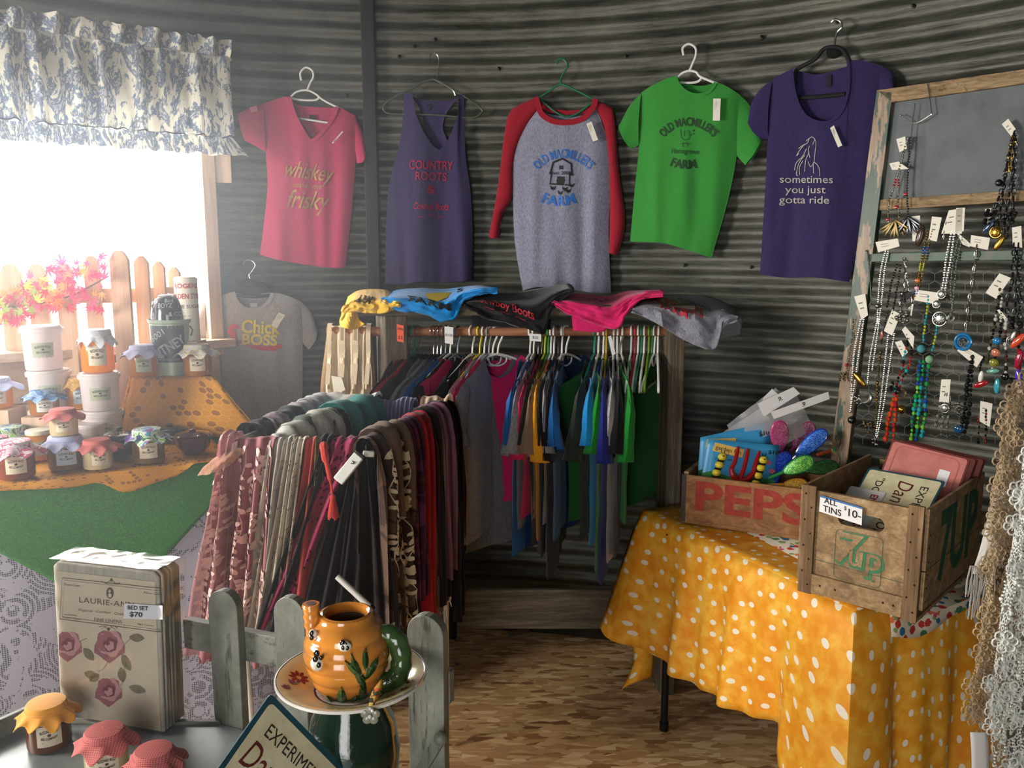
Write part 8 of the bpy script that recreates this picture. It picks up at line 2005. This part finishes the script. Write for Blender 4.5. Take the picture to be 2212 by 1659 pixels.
raised('raised_leaves', [('leaf', 792, 1500, 95, 9, -1.95), ('leaf', 790, 1470, 62, 8, -2.4), ('leaf', 790, 1468, 58, 8, -1.05), ('leaf', 790, 1450, 50, 7, -1.6), ('leaf', 740, 1545, 62, 12, -1.62), ('leaf', 735, 1545, 52, 10, -2.2), ('leaf', 745, 1545, 52, 10, -1.0), ('leaf', 726, 1540, 40, 8, -2.75), ('leaf', 755, 1540, 45, 9, -.6), ('leaf', 795, 1530, 50, 11, -1.9), ('leaf', 775, 1532, 48, 9, -1.3)], GRG, .005)
bw, bbk = pm('bee_white_glaze', 'e0dcd0', .15, coat=.5), pm('black_glaze', '14120e', .12, coat=.6)
raised('bee_bodies', [('blob', 744, 1396, .0085, 1.2, 1), ('blob', 685, 1434, .010, 1, 1.1), ('blob', 677, 1370, .008, .9, 1)], bw)
mb = M()
for x, y, r_ in ((740, 1390, .0045), (747, 1393, .003), (750, 1400, .003), (741, 1399, .003), (684, 1412, .0045), (681, 1424, .0042), (683, 1432, .0035), (688, 1437, .0035), (674, 1369, .004), (673, 1378, .003), (693, 1421, .003)): mb.blob(tsurf(x, y, .0055), r_, 6, 0, (1, .6, 1.3))
obj('bee_marking', mb, bbk, t)
# spoon with beads hanging over the plate edge
t = thing('leaf_spoon', 'small painted spoon with bead flower resting on the plate below the handle', 'spoon', on(808, 1500, zP+.04))
mb = M(); ys = pp.y-PRr*.52
f = lambda u, v: at(lerp(822, 796, u)+10*sin(u*3)*0+(v-.5)*22*sin(pi*min(1, u+.12)), lerp(1470, 1545, u)+(v-.5)*-8, lerp(tc.y-RM*.9, pp.y-PRr*.86, u)-.004*sin(pi*v))
mb.grid(f, 12, 6); obj('painted_bowl', mb, patch('spoon_paint', ['c8a83a', '2c3a1c', 'c85a2c', 'b89c38', '1c1c14'], 60), t, solid=.0015)
mb = M(); pc = at(800, 1545, pp.y-PRr*.93)
for k in range(5): a = k*1.257+.3; mb.blob(pc+V((.008*cos(a), -.001, .008*sin(a))), .0065, 7, 0, (1, .35, 1))
obj('bead_flower', mb, pm('translucent_petal', '8a8878', .2, coat=.4), t)
mb = M(); mb.blob(pc+V((0, -.004, 0)), .0032, 7); mb.blob(pc+V((.004, -.004, .009)), .0026, 7); obj('pearl', mb, pm('pearl', 'd8d4c8', .15, coat=.6), t)

# ================================================================== lace garments at the right edge
def crochet(name, c, c2, al=.85):
    return scarf_mat(name, c, c2, 'lace', 110, .3, alpha=al)
M_BEI, M_WLC = crochet('beige_crochet', 'a89274', 'b8a184', .75), crochet('white_crochet', 'cfd2cc', 'dde0da', .8)
EC, WC_ = pm('beige_thread', 'ae9878', .85, var=.25, vscale=60), pm('white_thread', 'd4d8d2', .85)
def rosette(mb, c, ax, ay, n_, r):
    for k in range(6):
        a = k*pi/3; cc = c+(ax*cos(a)+ay*sin(a))*r*.62; mb.tube([cc+(ax*cos(q)+ay*sin(q))*r*.36 for q in [i*pi/4 for i in range(8)]], r*.085, 4, closed=True)
        mb.tube([c, cc], r*.05, 4)
    mb.tube([c+(ax*cos(q)+ay*sin(q))*r*.24+n_*.001 for q in [i*pi/4 for i in range(8)]], r*.12, 4, closed=True)
def laceThing(label, cols, Y, mat, thread, seed, nros, rad, fr, base_col=None, puff=.02):
    """cols = list of (y, xl, xr) rows in the photo"""
    R = random.Random(seed); lf_, rf_ = arc_curve([V((r[1], r[0])) for r in cols]), arc_curve([V((r[2], r[0])) for r in cols])
    def fn(u, v, k=0):
        a, b_ = lf_(v), rf_(v); x, y = lerp(a.x, b_.x, u), lerp(a.y, b_.y, u); return at(x, y, Y+.03*sin(u*13+v*2+seed)*.6+puff*noise.noise(V((u*4, v*5, seed)))-k)
    t = thing('lace_shawl', label, 'shawl', fn(.5, 1), 0)
    mb = M(); mb.grid(lambda u, v: fn(u, v), 40, 60, uvs=(.30, .62)); obj('net', mb, mat, t)
    mb = M()
    for k in range(nros):
        u, v = (R.uniform(-.03, .35) if R.random() < .6 else R.uniform(.3, 1)), (k+.5)/nros; c = fn(u, v, .008); tl_ = R.uniform(-.6, .6); ax = V((cos(tl_), -sin(tl_)*.5, .2)).normalized(); n_ = V((.1, -1, .1)); ay = n_.cross(ax).normalized(); rosette(mb, c, ax, ay, n_, rad*R.uniform(.8, 1.15))
    obj('crochet_lace', mb, thread, t)
    mb = M()
    for k in range(fr[0]):
        u, v = R.uniform(-.02, .45), R.uniform(fr[1], 1); c = fn(u, v, .004); L_ = R.uniform(.4, 1)*fr[2]; n = int(L_/.007)
        for q in range(n): mb.blob(c+V((.003*sin(q*.7+k), 0, -q*.0065)), .0022 if q < n-1 else .0040, 4)
    obj('bead_fringe', mb, thread, t)
    return t
laceThing('beige crochet lace shawl with flower motifs at the right picture edge', [(820, 2190, 2330), (900, 2172, 2320), (980, 2165, 2310), (1060, 2140, 2300), (1180, 2132, 2290), (1300, 2128, 2280), (1400, 2112, 2250), (1480, 2100, 2190), (1560, 2098, 2170)], 1.62, M_BEI, EC, 71, 62, .021, (26, .55, .09))
t = thing('white_shawl', 'thin white fabric strip with dangling fringe between the beige lace layers', 'shawl', at(2130, 1300, 1.66))
mb = M(); f = coons([V((2170, 990)), V((2210, 985))], [V((2098, 1240)), V((2150, 1240))], [V((2170, 990)), V((2140, 1090)), V((2118, 1180)), V((2098, 1240))], [V((2210, 985)), V((2190, 1100)), V((2150, 1240))])
mb.grid(lambda u, v: at(f(u, v).x, f(u, v).y, 1.665+.01*sin(u*6+v*3)), 10, 26, uvs=(.06, .25)); obj('cloth', mb, scarf_mat('white_chiffon', 'd8d8d2'), t)
mb = M(); R = random.Random(4)
for k in range(26):
    u = k/25; p = at(lerp(2096, 2150, u), 1222, 1.655); L_ = R.uniform(.05, .12); mb.tube([p, p+V((R.uniform(-.006, .004), 0, -L_*.5)), p+V((R.uniform(-.010, .004), 0, -L_))], .0011, 4)
obj('fringe', mb, pm('grey_thread', 'a8a6a0', .8), t)
laceThing('white lace shawl with bead fringe in the lower right corner', [(960, 2212, 2380), (1080, 2200, 2380), (1200, 2182, 2380), (1320, 2162, 2380), (1420, 2150, 2380), (1500, 2135, 2380), (1600, 2140, 2380), (1760, 2150, 2380)], 1.46, M_WLC, WC_, 72, 44, .021, (70, .1, .11))
mb = M(); f = lambda u, v: at(lerp(2096, 2134, u)-8*v*0+3*sin(v*3), lerp(1582, 1720, v), 1.60+.004*u); mb.grid(f, 4, 8); tag(obj('paper_tag', mb, M_PAPER, solid=.001), 'long white paper tag hanging below the beige lace', 'tag')
st_ = thing('garment_stand', 'dark garment stand carrying the lace shawls just outside the right edge', 'stand', V((at(2290, 900, 1.62).x, 1.62, 0)))
px_ = at(2300, 820, 1.6).x
mb = M(); mb.tube([V((px_, 1.56, 0)), V((px_, 1.56, 1.72))], .014, 10); obj('pole', mb, M_DARK, st_); mb = M(); mb.tube([V((px_-.06, 1.56, at(2200, 815, 1.62).z)), V((px_+.25, 1.56, at(2200, 815, 1.62).z))], .010, 10); obj('arm', mb, M_DARK, st_)
mb = M(); mb.lathe([(0, 0), (.16, 0), (.16, .012), (.02, .03), (0, .03)], 24, V((px_, 1.56, 0))); obj('base', mb, M_DARK, st_)

# ================================================================== added scattering volume standing in for lens glare from the window
mb = M(); hz = M(); R_ = WR-.05; N = 40; z0, z1 = .02, 2.9
ang = [radians(-100+i*(105)/N) for i in range(N+1)]
pts = [(WC.x+R_*sin(a), WC.y+R_*cos(a)) for a in ang]+[(WC.x-.1, WC.y-.2)]
pts.reverse(); n = len(pts); mb.v = [V((x, y, z0)) for x, y in pts]+[V((x, y, z1)) for x, y in pts]
mb.face(range(n)[::-1]); mb.face(range(n, 2*n))
for i in range(n): j = (i+1) % n; mb.face((i, j, n+j, n+i))
m = bpy.data.materials.new('glare_veil'); m.use_nodes = True; t = m.node_tree; t.nodes.remove(t.nodes['Principled BSDF'])
vs = t.nodes.new('ShaderNodeVolumeScatter'); vs.inputs['Density'].default_value = .052; vs.inputs['Anisotropy'].default_value = .5; vs.inputs['Color'].default_value = (.85, .92, 1, 1)
t.links.new(vs.outputs[0], t.nodes['Material Output'].inputs['Volume'])
o = obj('haze', mb, m, smooth=False); tag(o, 'pale dusty haze in the air beside the bright window', 'haze', kind='stuff')
SC.cycles.volume_bounces = 0; SC.cycles.volume_step_rate = 4
